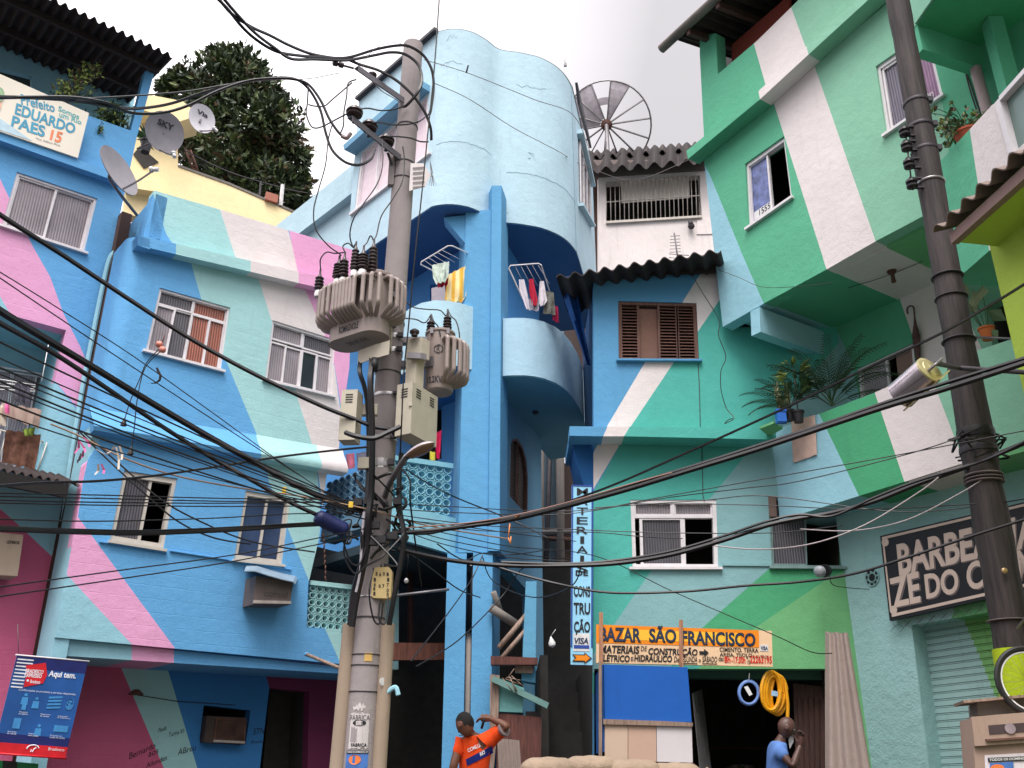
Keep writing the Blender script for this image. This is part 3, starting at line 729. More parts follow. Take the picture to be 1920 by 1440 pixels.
mb = MB(); f = [CL.at(*q) for q in ((665,283),(806,160),(806,172),(667,292))]; mb.hexa([p+CL.N*.25 for p in f],[p-CL.N*.02 for p in f],plaster('paint_shaded_blue',rgb(110,160,190))); mb.build('window_hood',hc)
# lower wing at the back left
CW = CL.mv(.0)
wall('wing_wall',CL.mv(.25),[(658,350),(540,440),(600,500),(672,500)],SKYB,[],[],.2,hc)
mb = MB(); f = [CL.mv(.1).at(*q) for q in ((664,306),(512,428),(560,438),(662,360))]; mb.hexa([p for p in f],[p-CL.N*.5 for p in f],SKYB); mb.build('wing_parapet',hc)
# cracks and drip pipe on the bays
mb = MB(); r0 = lobe1[4]
mb.tube([onz(878,122,zT-.95)+V((0,0,0)),onz(874,137,zT-1.05)],.014,DSTEEL,5)
mb.build('iron_stub',hc)
# right side windows
CR = plane_through(lobe2[-1],endR)
for q,nm in (([(1084,262),(1104,345),(1106,420),(1086,385)],'a'),):
    mb = MB(); qbox(mb,CR,q,0,1,0,1,.0,.02,DARKGL)
    for a in ((0,1,0,.06),(0,1,.94,1),(0,.06,0,1),(.3,.36,0,1),(.62,.68,0,1),(.94,1,0,1)): qbox(mb,CR,q,*a,.0,.04,ALU)
    qbox(mb,CR,q,-.1,1.1,-.08,-.02,0,.12,SKYB); qbox(mb,CR,q,-.1,1.1,1.0,1.04,0,.1,SKYB)
    mb.build('window',hc)
mb = MB(); q = [(1078,155),(1102,262),(1105,278),(1083,196)]; qbox(mb,CR,q,0,1,0,1,.0,.05,DSTEEL); mb.build('gutter',hc)
# the pillar, from the bays to the street
YP = 12.3
PF = Pl(0,1,YP)
mb = MB()
a,b,c = PF.at(862,900),PF.at(926,900),PF.at(937,900)
def pil(x0,x1,z0,z1,y0=YP,dep=.75,m=BLUE2,rx=.10,lx=-.14):
    p = [(x0,y0),(x1,y0),(x1+rx,y0+dep),(x0+lx,y0+dep)]
    mb.prism([V((x,y,z0)) for x,y in p],(0,0,z1-z0),m)
zs = PF.at(890,1036).z
pil(a.x,b.x,zs,zB+.02)
zc_ = PF.at(890,372).z
pil(PF.at(922,420).x,PF.at(940,420).x,zs+.01,PF.at(935,352).z,YP-.06,.5)
mb.build('pillar',hc)
mb = MB(); pil(PF.at(833,1250).x,PF.at(871,1250).x,.3,zs-.01,lx=0,rx=0,dep=.5); mb.build('pillar_leg',hc)
mb = MB(); pil(PF.at(884,1250).x,PF.at(922,1250).x,.3,zs-.012,lx=0,rx=.08,dep=.55,y0=YP-.03); mb.build('pillar_leg',hc)
mb = MB(); x = PF.at(877,1250).x; mb.tube([(x,YP+.16,.4),(x+.0,YP+.16,PF.at(877,1180).z)],.038,plaster('dirty_white_pipe',rgb(170,156,144),dirt=.9),8); mb.tube([(x,YP+.1,PF.at(877,1180).z),(x+.07,YP+.1,zs-.05)],.04,CABLE,8); mb.build('conduit',hc)
# triangular bracket wall under the left bay, beside the pillar
mb = MB(); f = [PF.mv(.03).at(*q) for q in ((832,408),(900,400),(900,470),(880,465))]; mb.prism(f,(0,.25,0),BLUE2); mb.build('bracket',hc)
# recessed walls behind the balconies
zL = 3.0
CLr = CL.mv(1.15)
c0 = V((a.x+.15,YP+.55,0))
t = (CLr.c-(CLr.n.x*c0.x+CLr.n.y*c0.y)); c0 = c0+CLr.n*t
c1 = c0-CLr.d*6.0; ZF = Pl(*nL,10.15).at(800,1020).z-.05
BL_ = plaster('paint_recess_blue',rgb(76,148,212))
dq = [(806,535),(872,512),(875,640),(806,640)]
mb = MB(); f0,f1 = c0,c1
wall('recess_wall',CLr,[px(topz(0,c1,zB)),px(topz(0,c0,zB)),px(topz(0,c0,ZF)),px(topz(0,c1,ZF))],BL_,[],[dq,[(770,740),(828,720),(828,860),(770,880)]],.18,hc)
mb = MB()
for q in (dq,[(770,740),(828,720),(828,860),(770,880)]):
    fa = [CLr.at(*p)-CLr.N*.17 for p in q]; fb = [p-CLr.N*.5 for p in fa]
    for i in range(4): mb.face([fa[i],fa[(i+1) % 4],fb[(i+1) % 4],fb[i]],ROOM)
    mb.face(fb,ROOM)
mb.build('doorway',hc)
r0 = V((PF.at(930,700).x+.04,YP+.6,0)); r1 = atY(1015,900,15.0); r1.z = 0
CRr = plane_through(r0,r1)
arch = [(958,832),(962,824),(970,823),(980,838),(987,862),(990,895),(989,968),(956,930)]
wall('side_wall',CRr,[px(topz(0,r0,zB)),px(topz(0,r1,zB)),px(topz(0,r1,.4)),px(topz(0,r0,.4))],plaster('paint_grey_blue',rgb(104,160,190)),[(BL_,[(900,300),(1060,300),(1060,700),(900,705)])],
     [arch,[(938,1050),(1000,1120),(1005,1500),(935,1500)]],.18,hc)
mb = MB()
fr = [CRr.at(*q)-CRr.N*.06 for q in arch]
mb.prism(fr,-CRr.N*.05,stripes('louvre_slats',rgb(92,70,60),rgb(50,38,34),(0,0,1),.06,rough=.7)); lw = mb.build('arched_louvre_window',hc)
mb = MB(); mb.tube([CRr.at(*q)-CRr.N*.03 for q in arch+[arch[0]]],.035,BROWNW,4); mb.tube([CRr.at(974,826)-CRr.N*.03,CRr.at(973,950)-CRr.N*.03],.025,BROWNW,4); mb.build('frame',lw)
# left balcony: curved parapet
zbt = atY(850,567,12.15).z; zbb = onz(905,690,2)
k = [(706,640),(735,606),(766,580),(790,568),(815,563),(840,564),(862,568),(885,575),(912,587)]
bal1 = [onz(u,v,zbt) for u,v in k]; zbb = zbt-1.02
mb = MB(); ribbon(mb,[P2(p) for p in bal1],zbb,zbt,.14,plaster('paint_balcony',rgb(176,210,224),dirt=.3)); e = bal1[-1]
mb.hexa([e,e+V((0,.75,0)),e+V((-.14,.75,0)),e+V((-.14,0,0))],[p-V((0,0,1.02)) for p in (e,e+V((0,.75,0)),e+V((-.14,.75,0)),e+V((-.14,0,0)))],MATS['paint_balcony']); mb.build('curved_balcony',hc)
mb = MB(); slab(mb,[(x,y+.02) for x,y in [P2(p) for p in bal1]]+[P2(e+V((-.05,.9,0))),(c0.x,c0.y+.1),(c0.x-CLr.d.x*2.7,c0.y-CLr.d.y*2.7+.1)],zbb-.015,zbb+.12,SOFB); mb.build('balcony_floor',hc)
# right balcony
zr1 = atY(943,597,12.35).z
k = [(943,597),(962,596),(982,596),(1000,598),(1020,603),(1040,612),(1056,624),(1070,641),(1082,662),(1090,682),(1096,704),(1100,725)]
bal2 = [onz(u,v,zr1) for u,v in k]; bal2.append(bal2[-1]+V((.16,.8,0)))
zr0 = zr1-.93
mb = MB(); ribbon(mb,[P2(p) for p in bal2],zr0,zr1,.14,plaster('paint_balcony2',rgb(170,204,222),dirt=.25)); mb.build('curved_balcony',hc)
pe = bal2[-1]
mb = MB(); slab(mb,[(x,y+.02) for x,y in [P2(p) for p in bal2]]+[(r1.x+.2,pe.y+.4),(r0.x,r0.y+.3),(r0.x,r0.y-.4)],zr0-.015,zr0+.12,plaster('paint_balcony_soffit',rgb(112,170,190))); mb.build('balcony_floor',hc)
mb = MB(); p = onz(1004,772,zr0-.02); mb.lathe(p,(0,0,-1),[(.05,0),(.05,.03),(.02,.04)],DSTEEL,8); mb.build('lamp_holder',hc)
# lower loggia with breeze-block screens
CF = Pl(*nL,10.15); CS = CL.mv(-.5)
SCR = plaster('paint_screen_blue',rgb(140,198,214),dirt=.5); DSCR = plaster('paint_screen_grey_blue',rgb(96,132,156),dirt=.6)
q1 = [(733,858),(848,875),(844,968),(729,946)]
mb = MB(); cobogo(mb,CF,q1,7,6,SCR,.10); mb.build('breeze_block_screen',hc)
co = CF.at(728,950)
CSs = plane_through(co,co-CL.d*1.0)
q2 = [(612,905),(722,862),(722,945),(606,985)]
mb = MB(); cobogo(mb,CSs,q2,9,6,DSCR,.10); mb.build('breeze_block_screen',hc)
mb = MB()
f = [CF.mv(-.05).at(*q) for q in ((722,938),(864,974),(860,1042),(718,1002))]; mb.hexa(f,[p-CF.N*.25 for p in f],SCR)
mb.build('loggia_band',hc)
mb = MB(); f = [CF.mv(-.02).at(*q) for q in ((730,852),(850,869),(850,878),(730,861))]; mb.hexa(f,[p-CF.N*.14 for p in f],SCR); mb.build('screen_rail',hc)
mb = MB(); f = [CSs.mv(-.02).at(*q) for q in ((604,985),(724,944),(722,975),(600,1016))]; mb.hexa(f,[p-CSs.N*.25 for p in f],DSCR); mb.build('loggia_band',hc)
zfl = CF.at(800,1020).z
p1,p2,p3 = CF.at(864,1040),CF.at(722,1000),CSs.at(590,1010)
mb = MB(); slab(mb,[(p1.x,p1.y+.03),(p2.x,p2.y+.03),(p3.x,p3.y+.05),(p3.x+1.4,p3.y+1.6),(p1.x+.2,p1.y+2.2)],zfl-.12,zfl,plaster('shaded_soffit',rgb(44,60,68))); mb.build('loggia_floor',hc)  # shade below the loggia painted into the slab colour
# dark open ground floor
mb = MB()
g0 = V((-3.4,13.7,.3)); g1 = V((-2.0,15.6,.3)); g2 = V((1.5,15.6,.3))
for p,q in ((g0,g1),(g1,g2)): mb.face([p,q,q+V((0,0,4.6)),p+V((0,0,4.6))],ROOM)
mb.build('undercroft_wall',hc)
mb = MB(); p,q = CF.mv(.5).at(742,1222),CF.mv(.5).at(842,1222); mb.box((p+q)/2,((q-p).length+.3,.12,.22),wood('red_brown_beam',rgb(110,66,52)),((q-p).normalized(),CF.N,V((0,0,1)))); mb.build('wooden_beam',hc)
mb = MB(); p,q = CF.mv(1.2).at(770,1060),CF.mv(1.2).at(770,1210); mb.tube([p,q],.05,DARKWOOD,6); mb.build('post',hc)
mb = MB(); mb.tube([PF.mv(-.3).at(730,1118),PF.mv(-.3).at(842,1105)],.018,STEEL,6); mb.build('brace_rod',hc)
# ------------------------------------------------------------------ alley: stair, back walls, pipes, rubble
al = thing('alley_house','shabby grey blue house deep in the narrow alley with vertical drain pipes','house',(1.2,20,1))
Ya = Pl(.05,1,19.0)
wall('wall',Ya,[(1000,600),(1130,600),(1130,1250),(1000,1250)],plaster('paint_dirty_blue',rgb(112,134,146),dirt=.8,var=.3),[(plaster('grimy_wall',rgb(84,70,66),dirt=.8),[(1057,600),(1130,600),(1130,1100),(1057,1100)])],[[(1058,838),(1066,838),(1066,872),(1058,868)]],.2,al)
mb = MB(); Yb = Ya.mv(-.15)
for u0,u1,r,m in ((1032,1022,.05,DSTEEL),(1050,1051,.09,CEMENT),(1018,1017,.03,CEMENT)): mb.tube([Yb.at(u0,820),Yb.at(u1,1120)],r,m,8)
mb.tube([Yb.at(1005,1000),Yb.at(1090,996)],.07,CEMENT,8); mb.tube([Yb.at(1005,1008),Yb.at(1075,1012)],.05,RUST,8); mb.tube([Yb.at(1010,1096),Yb.at(1060,1092)],.06,CEMENT,8)
mb.build('pipes',al)
st = thing('alley_stair','dark concrete stair climbing into the alley beside the blue boarded counter','stairs',(1.1,13,.5))
mb = MB()
for i in range(12): mb.box((.95,12.6+i*.32,.5+.1+.2*i*.5+.1*i),(1.5,.34,.2+.2*i),simple('shaded_stair',(.045,.042,.04,1),rough=.9))  # steps coloured near black: the alley's shade is in the material
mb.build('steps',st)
mb = MB(); mb.box((.42,14.3,1.6),(.10,3.2,3.0),ROOM); mb.build('side_wall',st)
# wooden lean-to under the balcony
sh = thing('lean_to','broken wooden lean-to of planks and boards stacked under the curved balcony','shed',(.25,12.3,.46))
Ys = Pl(.08,1,12.0)
REDB = wood('red_brown_board',rgb(92,52,44))
mb = MB(); f = [Ys.at(*q) for q in ((932,1336),(1016,1345),(1012,1500),(930,1500))]; mb.hexa(f,[p+V((0,.04,0)) for p in f],REDB); mb.build('door_board',sh)
mb = MB(); f = [Ys.mv(-.05).at(*q) for q in ((919,1264),(937,1266),(934,1350),(926,1440),(918,1440))]; mb.prism(f,(0,.06,0),PLANK); mb.build('plank',sh)
mb = MB(); f = [Ys.mv(-.02).at(*q) for q in ((937,1272),(983,1290),(980,1336),(935,1334))]; mb.hexa(f,[p+V((0,.4,0)) for p in f],plaster('teal_board',rgb(104,158,154))); mb.build('teal_panel',sh)
mb = MB(); mb.box(Ys.mv(-.08).at(975,1298),(.75,.08,.07),plaster('teal_rail',rgb(110,146,140)),(V((.9,0,-.42)).normalized(),V((0,1,0)),V((.42,0,.9)).normalized())); mb.build('rail',sh)
mb = MB(); f = [Ys.mv(-.1).at(*q) for q in ((920,1230),(1008,1233),(1008,1246),(920,1246))]; mb.hexa(f,[p+V((0,.15,0)) for p in f],REDB); mb.build('rail',sh)
mb = MB(); f = [Ys.at(*q) for q in ((966,1247),(1003,1247),(998,1262),(966,1261))]; mb.hexa(f,[p+V((0,.12,0)) for p in f],PLANK); mb.build('rail',sh)
for q,r,m in (((920,1140,966,1170),.06,CEMENT),((935,1215,990,1150),.035,PLANK),((940,1235,1000,1165),.03,PLANK),((925,1110,940,1150),.04,CEMENT)):
    mb = MB(); mb.tube([Ys.mv(.1).at(q[0],q[1]),Ys.mv(.25).at(q[2],q[3])],r,m,7); mb.build('pipe' if m is CEMENT else 'stick',sh)
mb = MB(); f = [Ys.mv(.1).at(*q) for q in ((986,1090),(1006,1090),(1004,1280),(978,1276))]; mb.hexa(f,[p+V((0,.3,0)) for p in f],plaster('paint_grey_blue2',rgb(96,158,190))); mb.build('post',sh)
for k in range(7):
    mb = MB(); u,v = 940+RU(0,25),1268+RU(-4,8); a = RU(-1.3,1.2)
    mb.tube([Ys.mv(-.12).at(u,v),Ys.mv(-.14).at(u+26*math.cos(a),v-26*math.sin(a)+8)],.007,PLANK,4); mb.build('straw',sh)
# board leaning on the lean-to
bd = thing('corrugated_board','grey ribbed sheet leaning upright beside the person in orange','board',Ys.at(955,1440))
mb = MB(); f = [Ys.mv(-.5).at(*q) for q in ((932,1384),(974,1388),(982,1500),(938,1500))]
corrugated(mb,f[3],f[2],f[1],f[0],6,.008,plaster('ribbed_board',rgb(152,136,128))); mb.build('sheet',bd)
# ------------------------------------------------------------------ white house behind with a barred window
W = Pl(-.04,1,17.5)
hw = thing('white_house','white house with a barred window and sagging fibre cement roof, behind the teal house','house',W.at(1230,420))
gq = [(1136,342),(1312,328),(1315,406),(1137,417)]
wall('wall',W,[(1122,300),(1350,300),(1350,560),(1122,560)],OFFW,[],[gq],.2,hw)
wall('side_wall',W.mv(.35),[(1100,300),(1124,300),(1124,560),(1100,560)],plaster('rotten_brown_wall',rgb(96,70,62),dirt=.8,var=.4),[],[],.2,hw)
mb = MB(); a = [W.at(*p)-W.N*.2 for p in gq]; b = [p-W.N*1.2 for p in a]
for i in range(4): mb.face([a[i],a[(i+1) % 4],b[(i+1) % 4],b[i]],ROOM)
mb.face(b,ROOM); mb.build('room',hw)
mb = MB()
for i in range(22):
    t = i/21; mb.tube([quad3(W,gq,t,0),quad3(W,gq,t,1)],.012,ALUG,4)
for t in (0,.5,1): mb.tube([quad3(W,gq,0,t),quad3(W,gq,1,t)],.014,ALUG,4)
mb.build('window_bars',hw)
mb = MB(); qbox(mb,W,[(1165,338),(1294,330),(1295,366),(1167,376)],0,1,0,1,-.12,-.10,plaster('cream_sheet',rgb(226,216,206))); mb.build('blind',hw)
mb = MB(); qbox(mb,W,[(1136,417),(1316,406),(1316,410),(1136,421)],0,1,0,1,-.05,.06,ALUG); mb.build('sill',hw)
mb = MB(); qbox(mb,W,[(1307,413),(1345,412),(1345,439),(1306,440)],0,1,0,1,0,.02,OFFW); mb.build('hatch',hw)
mb = MB(); p = W.at(1294,424)+W.N*.08; mb.lathe(p,(0,-.3,-1),[(.05,-.09),(.06,0),(.035,.03),(.08,.07),(.06,.11)],DSTEEL,8); mb.build('bulb_lamp',hw)
Wr = W.mv(-.5); e0,e1 = Wr.at(1098,328),Wr.at(1340,318); b0,b1 = W.mv(.6).at(1098,290),W.mv(.6).at(1345,262)
e0,e1 = Wr.at(1098,322),Wr.at(1345,300)
mb = MB(); corrugated(mb,e0,e1,W.mv(.5).at(1345,268),W.mv(.5).at(1100,290),8.2,.075,ROOF,nv=2,th=.02); rf = mb.build('roof',hw)
mb = MB(); corrugated(mb,W.mv(.2).at(1098,297),W.mv(.2).at(1345,276),W.mv(2.5).at(1345,266),W.mv(2.5).at(1100,286),16,.05,ROOFD,nv=1,th=.02); mb.build('upper_sheet',rf)
mb = MB(); f = [W.mv(-.02).at(*q) for q in ((1100,334),(1350,318),(1350,300),(1100,300))]; mb.hexa(f,[p-W.N*.1 for p in f],plaster('dirty_gable',rgb(120,108,104),dirt=.8)); mb.build('eave_board',hw)
# big mesh dish
bdz = thing('mesh_dish','large round mesh satellite dish with bare ribs and missing panels above the white house','satellite dish',atY(1136,300,19))
c = atY(1138,236,19); R = (atY(1138+82,236,19)-c).length; fwd = V((.14,.83,.54)).normalized(); ux = V((1,0,0)); ux = (ux-fwd*ux.dot(fwd)).normalized(); uy = fwd.cross(ux)
if uy.z < 0: uy = -uy
def dp(a,r): return c+(ux*math.cos(a)+uy*math.sin(a))*R*r+fwd*(.22*r*r-.2)*R
mb = MB(); mb.tube([dp(2*math.pi*i/40,1) for i in range(41)],.022,STEEL,5,False); mb.build('rim',bdz)
for i in range(14):
    mb = MB(); a = 2*math.pi*(i+.35)/14; mb.tube([dp(a,r) for r in (.12,.4,.7,1)],.022,STEEL,4); mb.build('rib',bdz)
MESHM = simple('perforated_dish_mesh',rgb(176,168,174),rough=.5,metal=.3)
for i0 in (4,6,5,7,3):
    mb = MB(); n = 5
    r0 = .15; r1 = .98
    if i0 == 4: r0,r1 = .45,.62
    a0 = 2*math.pi*(i0+.35-1)/14; a1 = a0+2*math.pi/14
    if i0 == 3: r0 = .12
    for k in range(n):
        for j in range(4):
            A = a0+(a1-a0)*j/4; B = a0+(a1-a0)*(j+1)/4; s0 = r0+(r1-r0)*k/n; s1 = r0+(r1-r0)*(k+1)/n
            mb.face([dp(A,s0),dp(B,s0),dp(B,s1),dp(A,s1)],MESHM)
    mb.build('mesh_panel',bdz)
mb = MB(); mb.lathe(c-fwd*.2*R,-fwd,[(.13*R,-.04),(.13*R,.06),(.05*R,.1)],RUST,12); mb.build('hub',bdz)
mb = MB(); mb.tube([c-fwd*.3,c+V((0,.1,-2.2))],.05,STEEL,8); mb.build('mast',bdz)
# a second dish behind the curved house roof
bd2 = thing('mesh_dish','big grey satellite dish half hidden behind the roof edge of the curved blue house','satellite dish',atY(700,200,17))
c = atY(712,160,17.5); R = (atY(712+46,160,17.5)-c).length; fwd = V((-.75,-.5,.45)).normalized(); ux = fwd.cross(V((0,0,1))).normalized(); uy = ux.cross(fwd)
mb = MB(); prof = []
vs = [c-fwd*.2*R]; fs = []
for k in range(1,4):
    for i in range(24):
        a = 2*math.pi*i/24; r = k/3; vs.append(c+(ux*math.cos(a)+uy*math.sin(a))*R*r+fwd*(.22*r*r-.2)*R)
for i in range(24):
    j = (i+1) % 24; fs.append((0,1+i,1+j))
    for k in range(2): fs.append((1+24*k+i,1+24*(k+1)+i,1+24*(k+1)+j,1+24*k+j))
mb.mesh(vs,fs,simple('pale_dish_mesh',rgb(206,200,206),rough=.5),True); mb.build('reflector',bd2)
mb = MB(); mb.tube([vs[49+i] for i in range(24)]+[vs[49]],.02,STEEL,5); mb.build('rim',bd2)
mb = MB(); mb.tube([c-fwd*.3,c-fwd*.3+V((.3,.4,-3))],.05,STEEL,6); mb.build('mast',bd2)
# ------------------------------------------------------------------ blue, white and teal house with the bazaar
G1 = Pl(.0,1,11.8)
hg = thing('bazaar_house','blue, white and teal house above the building materials bazaar, with a louvred brown window','house',(2.6,12.6,.46))
ws = [(1159,564),(1306,568),(1311,676),(1160,675)]; wg = [(1182,937),(1343,937),(1347,1064),(1186,1064)]; wr = [(1440,930),(1583,930),(1583,1063),(1447,1062)]
shop = [(1114,1254),(1560,1254),(1590,1520),(1114,1520)]
wall('wall',G1,[(1113,516),(1345,512),(1600,512),(1612,1000),(1670,1520),(1113,1520)],BLUEG,[
    (WHITE,[(1324,490),(1315,510),(1209,680),(1139,798),(1105,864),(1100,945),(1115,913),(1179,805),(1263,680),(1311,618),(1348,564),(1392,490)]),
    (TEAL,[(1392,490),(1348,564),(1311,618),(1263,680),(1179,805),(1100,945),(1100,1300),(1700,1300),(1700,490)]),
    (AQUA,[(1700,490),(1420,826),(1331,935),(1223,1067),(1090,1260),(1250,1260),(1320,1174),(1445,1064),(1700,830)]),
    (DGREEN,[(1700,1015),(1549,1087),(1413,1179),(1320,1245),(1255,1245),(1320,1174),(1445,1064),(1545,1064),(1700,830)]),
    (OLGREEN,[(1700,1010),(1549,1087),(1413,1179),(1300,1260),(1300,1530),(1700,1530)])],[ws,wg,wr,shop],.2,hg)
mb = MB()
for q in ([(1125,540),(1340,540),(1340,700),(1125,700)],[(1150,900),(1585,900),(1585,1100),(1150,1100)]):
    a = [G1.at(*p)-G1.N*.21 for p in q]; b = [p-G1.N*1.0 for p in a]
    for i in range(4): mb.face([a[i],a[(i+1) % 4],b[(i+1) % 4],b[i]],ROOM)
    mb.face(b,ROOM)
mb.build('room',hg)
p = G1.at(1113,516)
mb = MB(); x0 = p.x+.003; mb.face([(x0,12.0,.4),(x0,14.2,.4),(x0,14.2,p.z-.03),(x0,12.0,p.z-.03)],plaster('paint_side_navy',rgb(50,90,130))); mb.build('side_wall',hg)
# ledge between the floors, running out over the alley on a corbel
mb = MB(); Gl = G1.mv(-.36)
top = [(1068,799),(1139,800),(1181,800),(1455,804)]; bot = [(1068,817),(1131,818),(1170,818),(1455,824)]
for i,m in enumerate((BLUEG,WHITE,TEAL)):
    f = [Gl.at(*top[i]),Gl.at(*top[i+1]),Gl.at(*bot[i+1]),Gl.at(*bot[i])]; mb.hexa(f,[q-G1.N*.34 for q in f],m)
q = Gl.at(1068,799); mb.box((q.x+.16,12.1,q.z-.06),(.30,1.3,.11),BLUEG)
mb.build('ledge',hg)
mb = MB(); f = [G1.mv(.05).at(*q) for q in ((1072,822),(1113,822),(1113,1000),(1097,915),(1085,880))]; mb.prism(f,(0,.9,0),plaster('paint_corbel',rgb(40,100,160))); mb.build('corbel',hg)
# louvred shutters
sw = MB(); Gr = G1
for a in ((0,1,0,.05),(0,1,.96,1),(0,.025,.05,.96),(.975,1,.05,.96)): qbox(sw,Gr,ws,*a,-.10,-.02,BROWNW)
so = sw.build('shutter_window',hg)
for u0,u1 in ((.02,.27),(.50,.76),(.74,.985)):
    mb = MB()
    for a in ((u0,u0+.03,.05,.96),(u1-.03,u1,.05,.96)): qbox(mb,Gr,ws,*a,-.08,-.03,BROWNW)
    n = 17
    for k in range(n):
        v0 = .06+.9*k/n
        f = [quad3(Gr,ws,u0+.03,v0),quad3(Gr,ws,u1-.03,v0),quad3(Gr,ws,u1-.03,v0+.9/n*.85),quad3(Gr,ws,u0+.03,v0+.9/n*.85)]
        A = [f[0]-G1.N*.075,f[1]-G1.N*.075,f[2]-G1.N*.035,f[3]-G1.N*.035]; mb.hexa(A,[p-G1.N*.012 for p in A],BROWNW)
    mb.build('louvre_panel',so)
mb = MB(); qbox(mb,Gr,ws,.27,.5,.08,.96,-.09,-.08,plaster('brown_curtain',rgb(128,96,84),dirt=.4)); mb.build('blind',so)
mb = MB(); qbox(mb,Gr,ws,-.03,1.03,1.0,1.03,-.1,.06,BLUEG); mb.build('sill',so)
Fg,Fgd = flute(G1),flute(G1,1)
wo = window(hg,G1,wg,[(.03,.50,.02,.24,Fg),(.50,.97,.02,.24,Fg),(.10,.61,.26,.97,Fgd)],.045,.04)
mb = MB(); qbox(mb,G1,wg,.045,.955,.24,.27,-.09,-.02,ALU); qbox(mb,G1,wg,.60,.63,.27,.95,-.09,-.03,ALU); qbox(mb,G1,wg,.485,.515,.05,.24,-.09,-.02,ALU); mb.build('mullion',wo)
wo = window(hg,G1,wr,[(.03,.50,.03,.97,Fgd)],.02,.04,simple('green_grey_aluminium',rgb(124,150,148),rough=.5))
mb = MB(); qbox(mb,G1,wr,.0,.10,.0,.30,-.06,.01,plaster('brown_box',rgb(120,100,92))); mb.build('shutter_box',wo)
# cracks and a stay cable line on the facade
mb = MB(); mb.tube([G1.mv(-.005).at(*q) for q in ((1309,682),(1311,720),(1313,800))],.006,DSTEEL,4); mb.tube([G1.mv(-.005).at(*q) for q in ((1316,826),(1318,930),(1321,940))],.006,DSTEEL,4); mb.build('crack',hg)
mb = MB(); qbox(mb,G1,[(1354,1056),(1444,1057),(1444,1062),(1354,1061)],0,1,0,1,0,.02,AQUA); mb.build('sill_line',hg)
# roof
e0,e1 = G1.mv(-.35).at(1043,520),G1.mv(-.6).at(1352,470)
b0,b1 = G1.mv(.9).at(1062,500),G1.mv(.9).at(1365,480)
mb = MB(); corrugated(mb,e0,e1,V((b1.x,12.7,e1.z+.10)),V((b0.x,12.7,e0.z+.10)),11,.038,ROOFD,nv=2,th=.02); rf = mb.build('roof',hg)
mb = MB(); mb.hexa([G1.mv(-.12).at(*q) for q in ((1100,513),(1352,488),(1352,513),(1100,519))],[G1.mv(.1).at(*q) for q in ((1100,513),(1352,488),(1352,513),(1100,519))],ROOFD); mb.build('eave_board',rf)
# shop inside: floor, back and beam
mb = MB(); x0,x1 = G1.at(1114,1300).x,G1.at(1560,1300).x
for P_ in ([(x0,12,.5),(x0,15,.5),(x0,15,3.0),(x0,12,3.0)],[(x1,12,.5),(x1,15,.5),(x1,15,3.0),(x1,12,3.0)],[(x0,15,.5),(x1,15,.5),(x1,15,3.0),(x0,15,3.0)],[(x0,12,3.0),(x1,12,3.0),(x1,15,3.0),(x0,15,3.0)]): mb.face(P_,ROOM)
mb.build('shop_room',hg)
mb = MB(); f = [G1.mv(.3).at(*q) for q in ((1290,1244),(1560,1244),(1560,1275),(1290,1270))]; mb.hexa(f,[q+V((0,.25,0)) for q in f],plaster('paint_lintel',rgb(70,110,100))); mb.build('lintel',hg)
for z,dy in ((1.0,2.6),(1.5,2.6),(2.0,2.6)):
    mb = MB(); mb.box(((x0+x1)/2+.3,11.8+dy,z),(1.8,.3,.03),DARKWOOD); mb.build('shelf',hg)
tp = thing('blue_tarp','blue tarpaulin hanging from the corrugated roof over the narrow alley','tarp',G1.at(1070,600))
mb = MB(); rows = []
for j in range(9):
    t = j/8
    l = (1043+t*58,520+t*165); r = (1076+t*32,516+t*170)
    rows.append([atY(l[0]*(1-s)+r[0]*s,l[1]*(1-s)+r[1]*s,12.0+.5*t+.06*math.sin(s*9+t*4)) for s in [i/5 for i in range(6)]])
for j in range(8):
    for i in range(5): mb.face([rows[j][i],rows[j][i+1],rows[j+1][i+1],rows[j+1][i]],simple('tarp_blue',rgb(36,84,150),rough=.45),True)
mb.build('sheet',tp)
# yagi antenna
ya = thing('tv_antenna','small comb shaped TV antenna on the corrugated roof of the bazaar house','antenna',atY(1272,495,12.2))
mb = MB(); mb.tube([atY(1273,500,12.2),atY(1264,437,12.2)],.012,STEEL,5); mb.build('mast',ya)
for k in range(6): mb = MB(); v = 442+k*6; mb.tube([atY(1257-k*.3,v+1,12.2),atY(1275+k*.3,v-2+2,12.2)],.005,STEEL,4); mb.build('element',ya)
for k in range(3): mb = MB(); v = 476+k*7; mb.tube([atY(1254,v,12.2),atY(1292,v+3,12.2)],.006,STEEL,4); mb.build('element',ya)
# ------------------------------------------------------------------ green house on the right
nG = (.83,.56)
G2 = Pl(*nG,8.96); G2b = Pl(*nG,10.41); G2p = Pl(*nG,9.5); G2g = Pl(*nG,10.1)
hr = thing('green_house','green house with broad white stripes, overhanging its plant filled balcony and the barber shop','house',(4.6,11,.46))
a1 = [(1397,307),(1470,255),(1485,370),(1403,427)]; a2 = [(1642,124),(1738,58),(1768,179),(1661,252)]
SEA = GREEN
# below the ledge
wall('upper_wall',G2,[(1318,282),(1660,10),(1800,-110),(1990,-110),(1990,262),(1703,420),(1644,451),(1550,505),(1432,569),(1355,613),(1340,480)],GREEN,[
    (PALE,[(1300,270),(1332,330),(1393,480),(1432,569),(1460,640),(1300,640)]),
    (WHITE,[(1440,160),(1452,197),(1542,480),(1560,540),(1660,510),(1642,453),(1530,132),(1515,80)]),
    (LGREEN,[(1515,80),(1530,132),(1642,453),(1655,500),(1760,440),(1735,320),(1700,100),(1680,-60)]),
    (LGREEN,[(1690,-120),(1700,100),(1735,320),(1760,440),(1780,420),(1778,250),(1740,60),(1735,-120)])],[a1,a2],.2,hr)
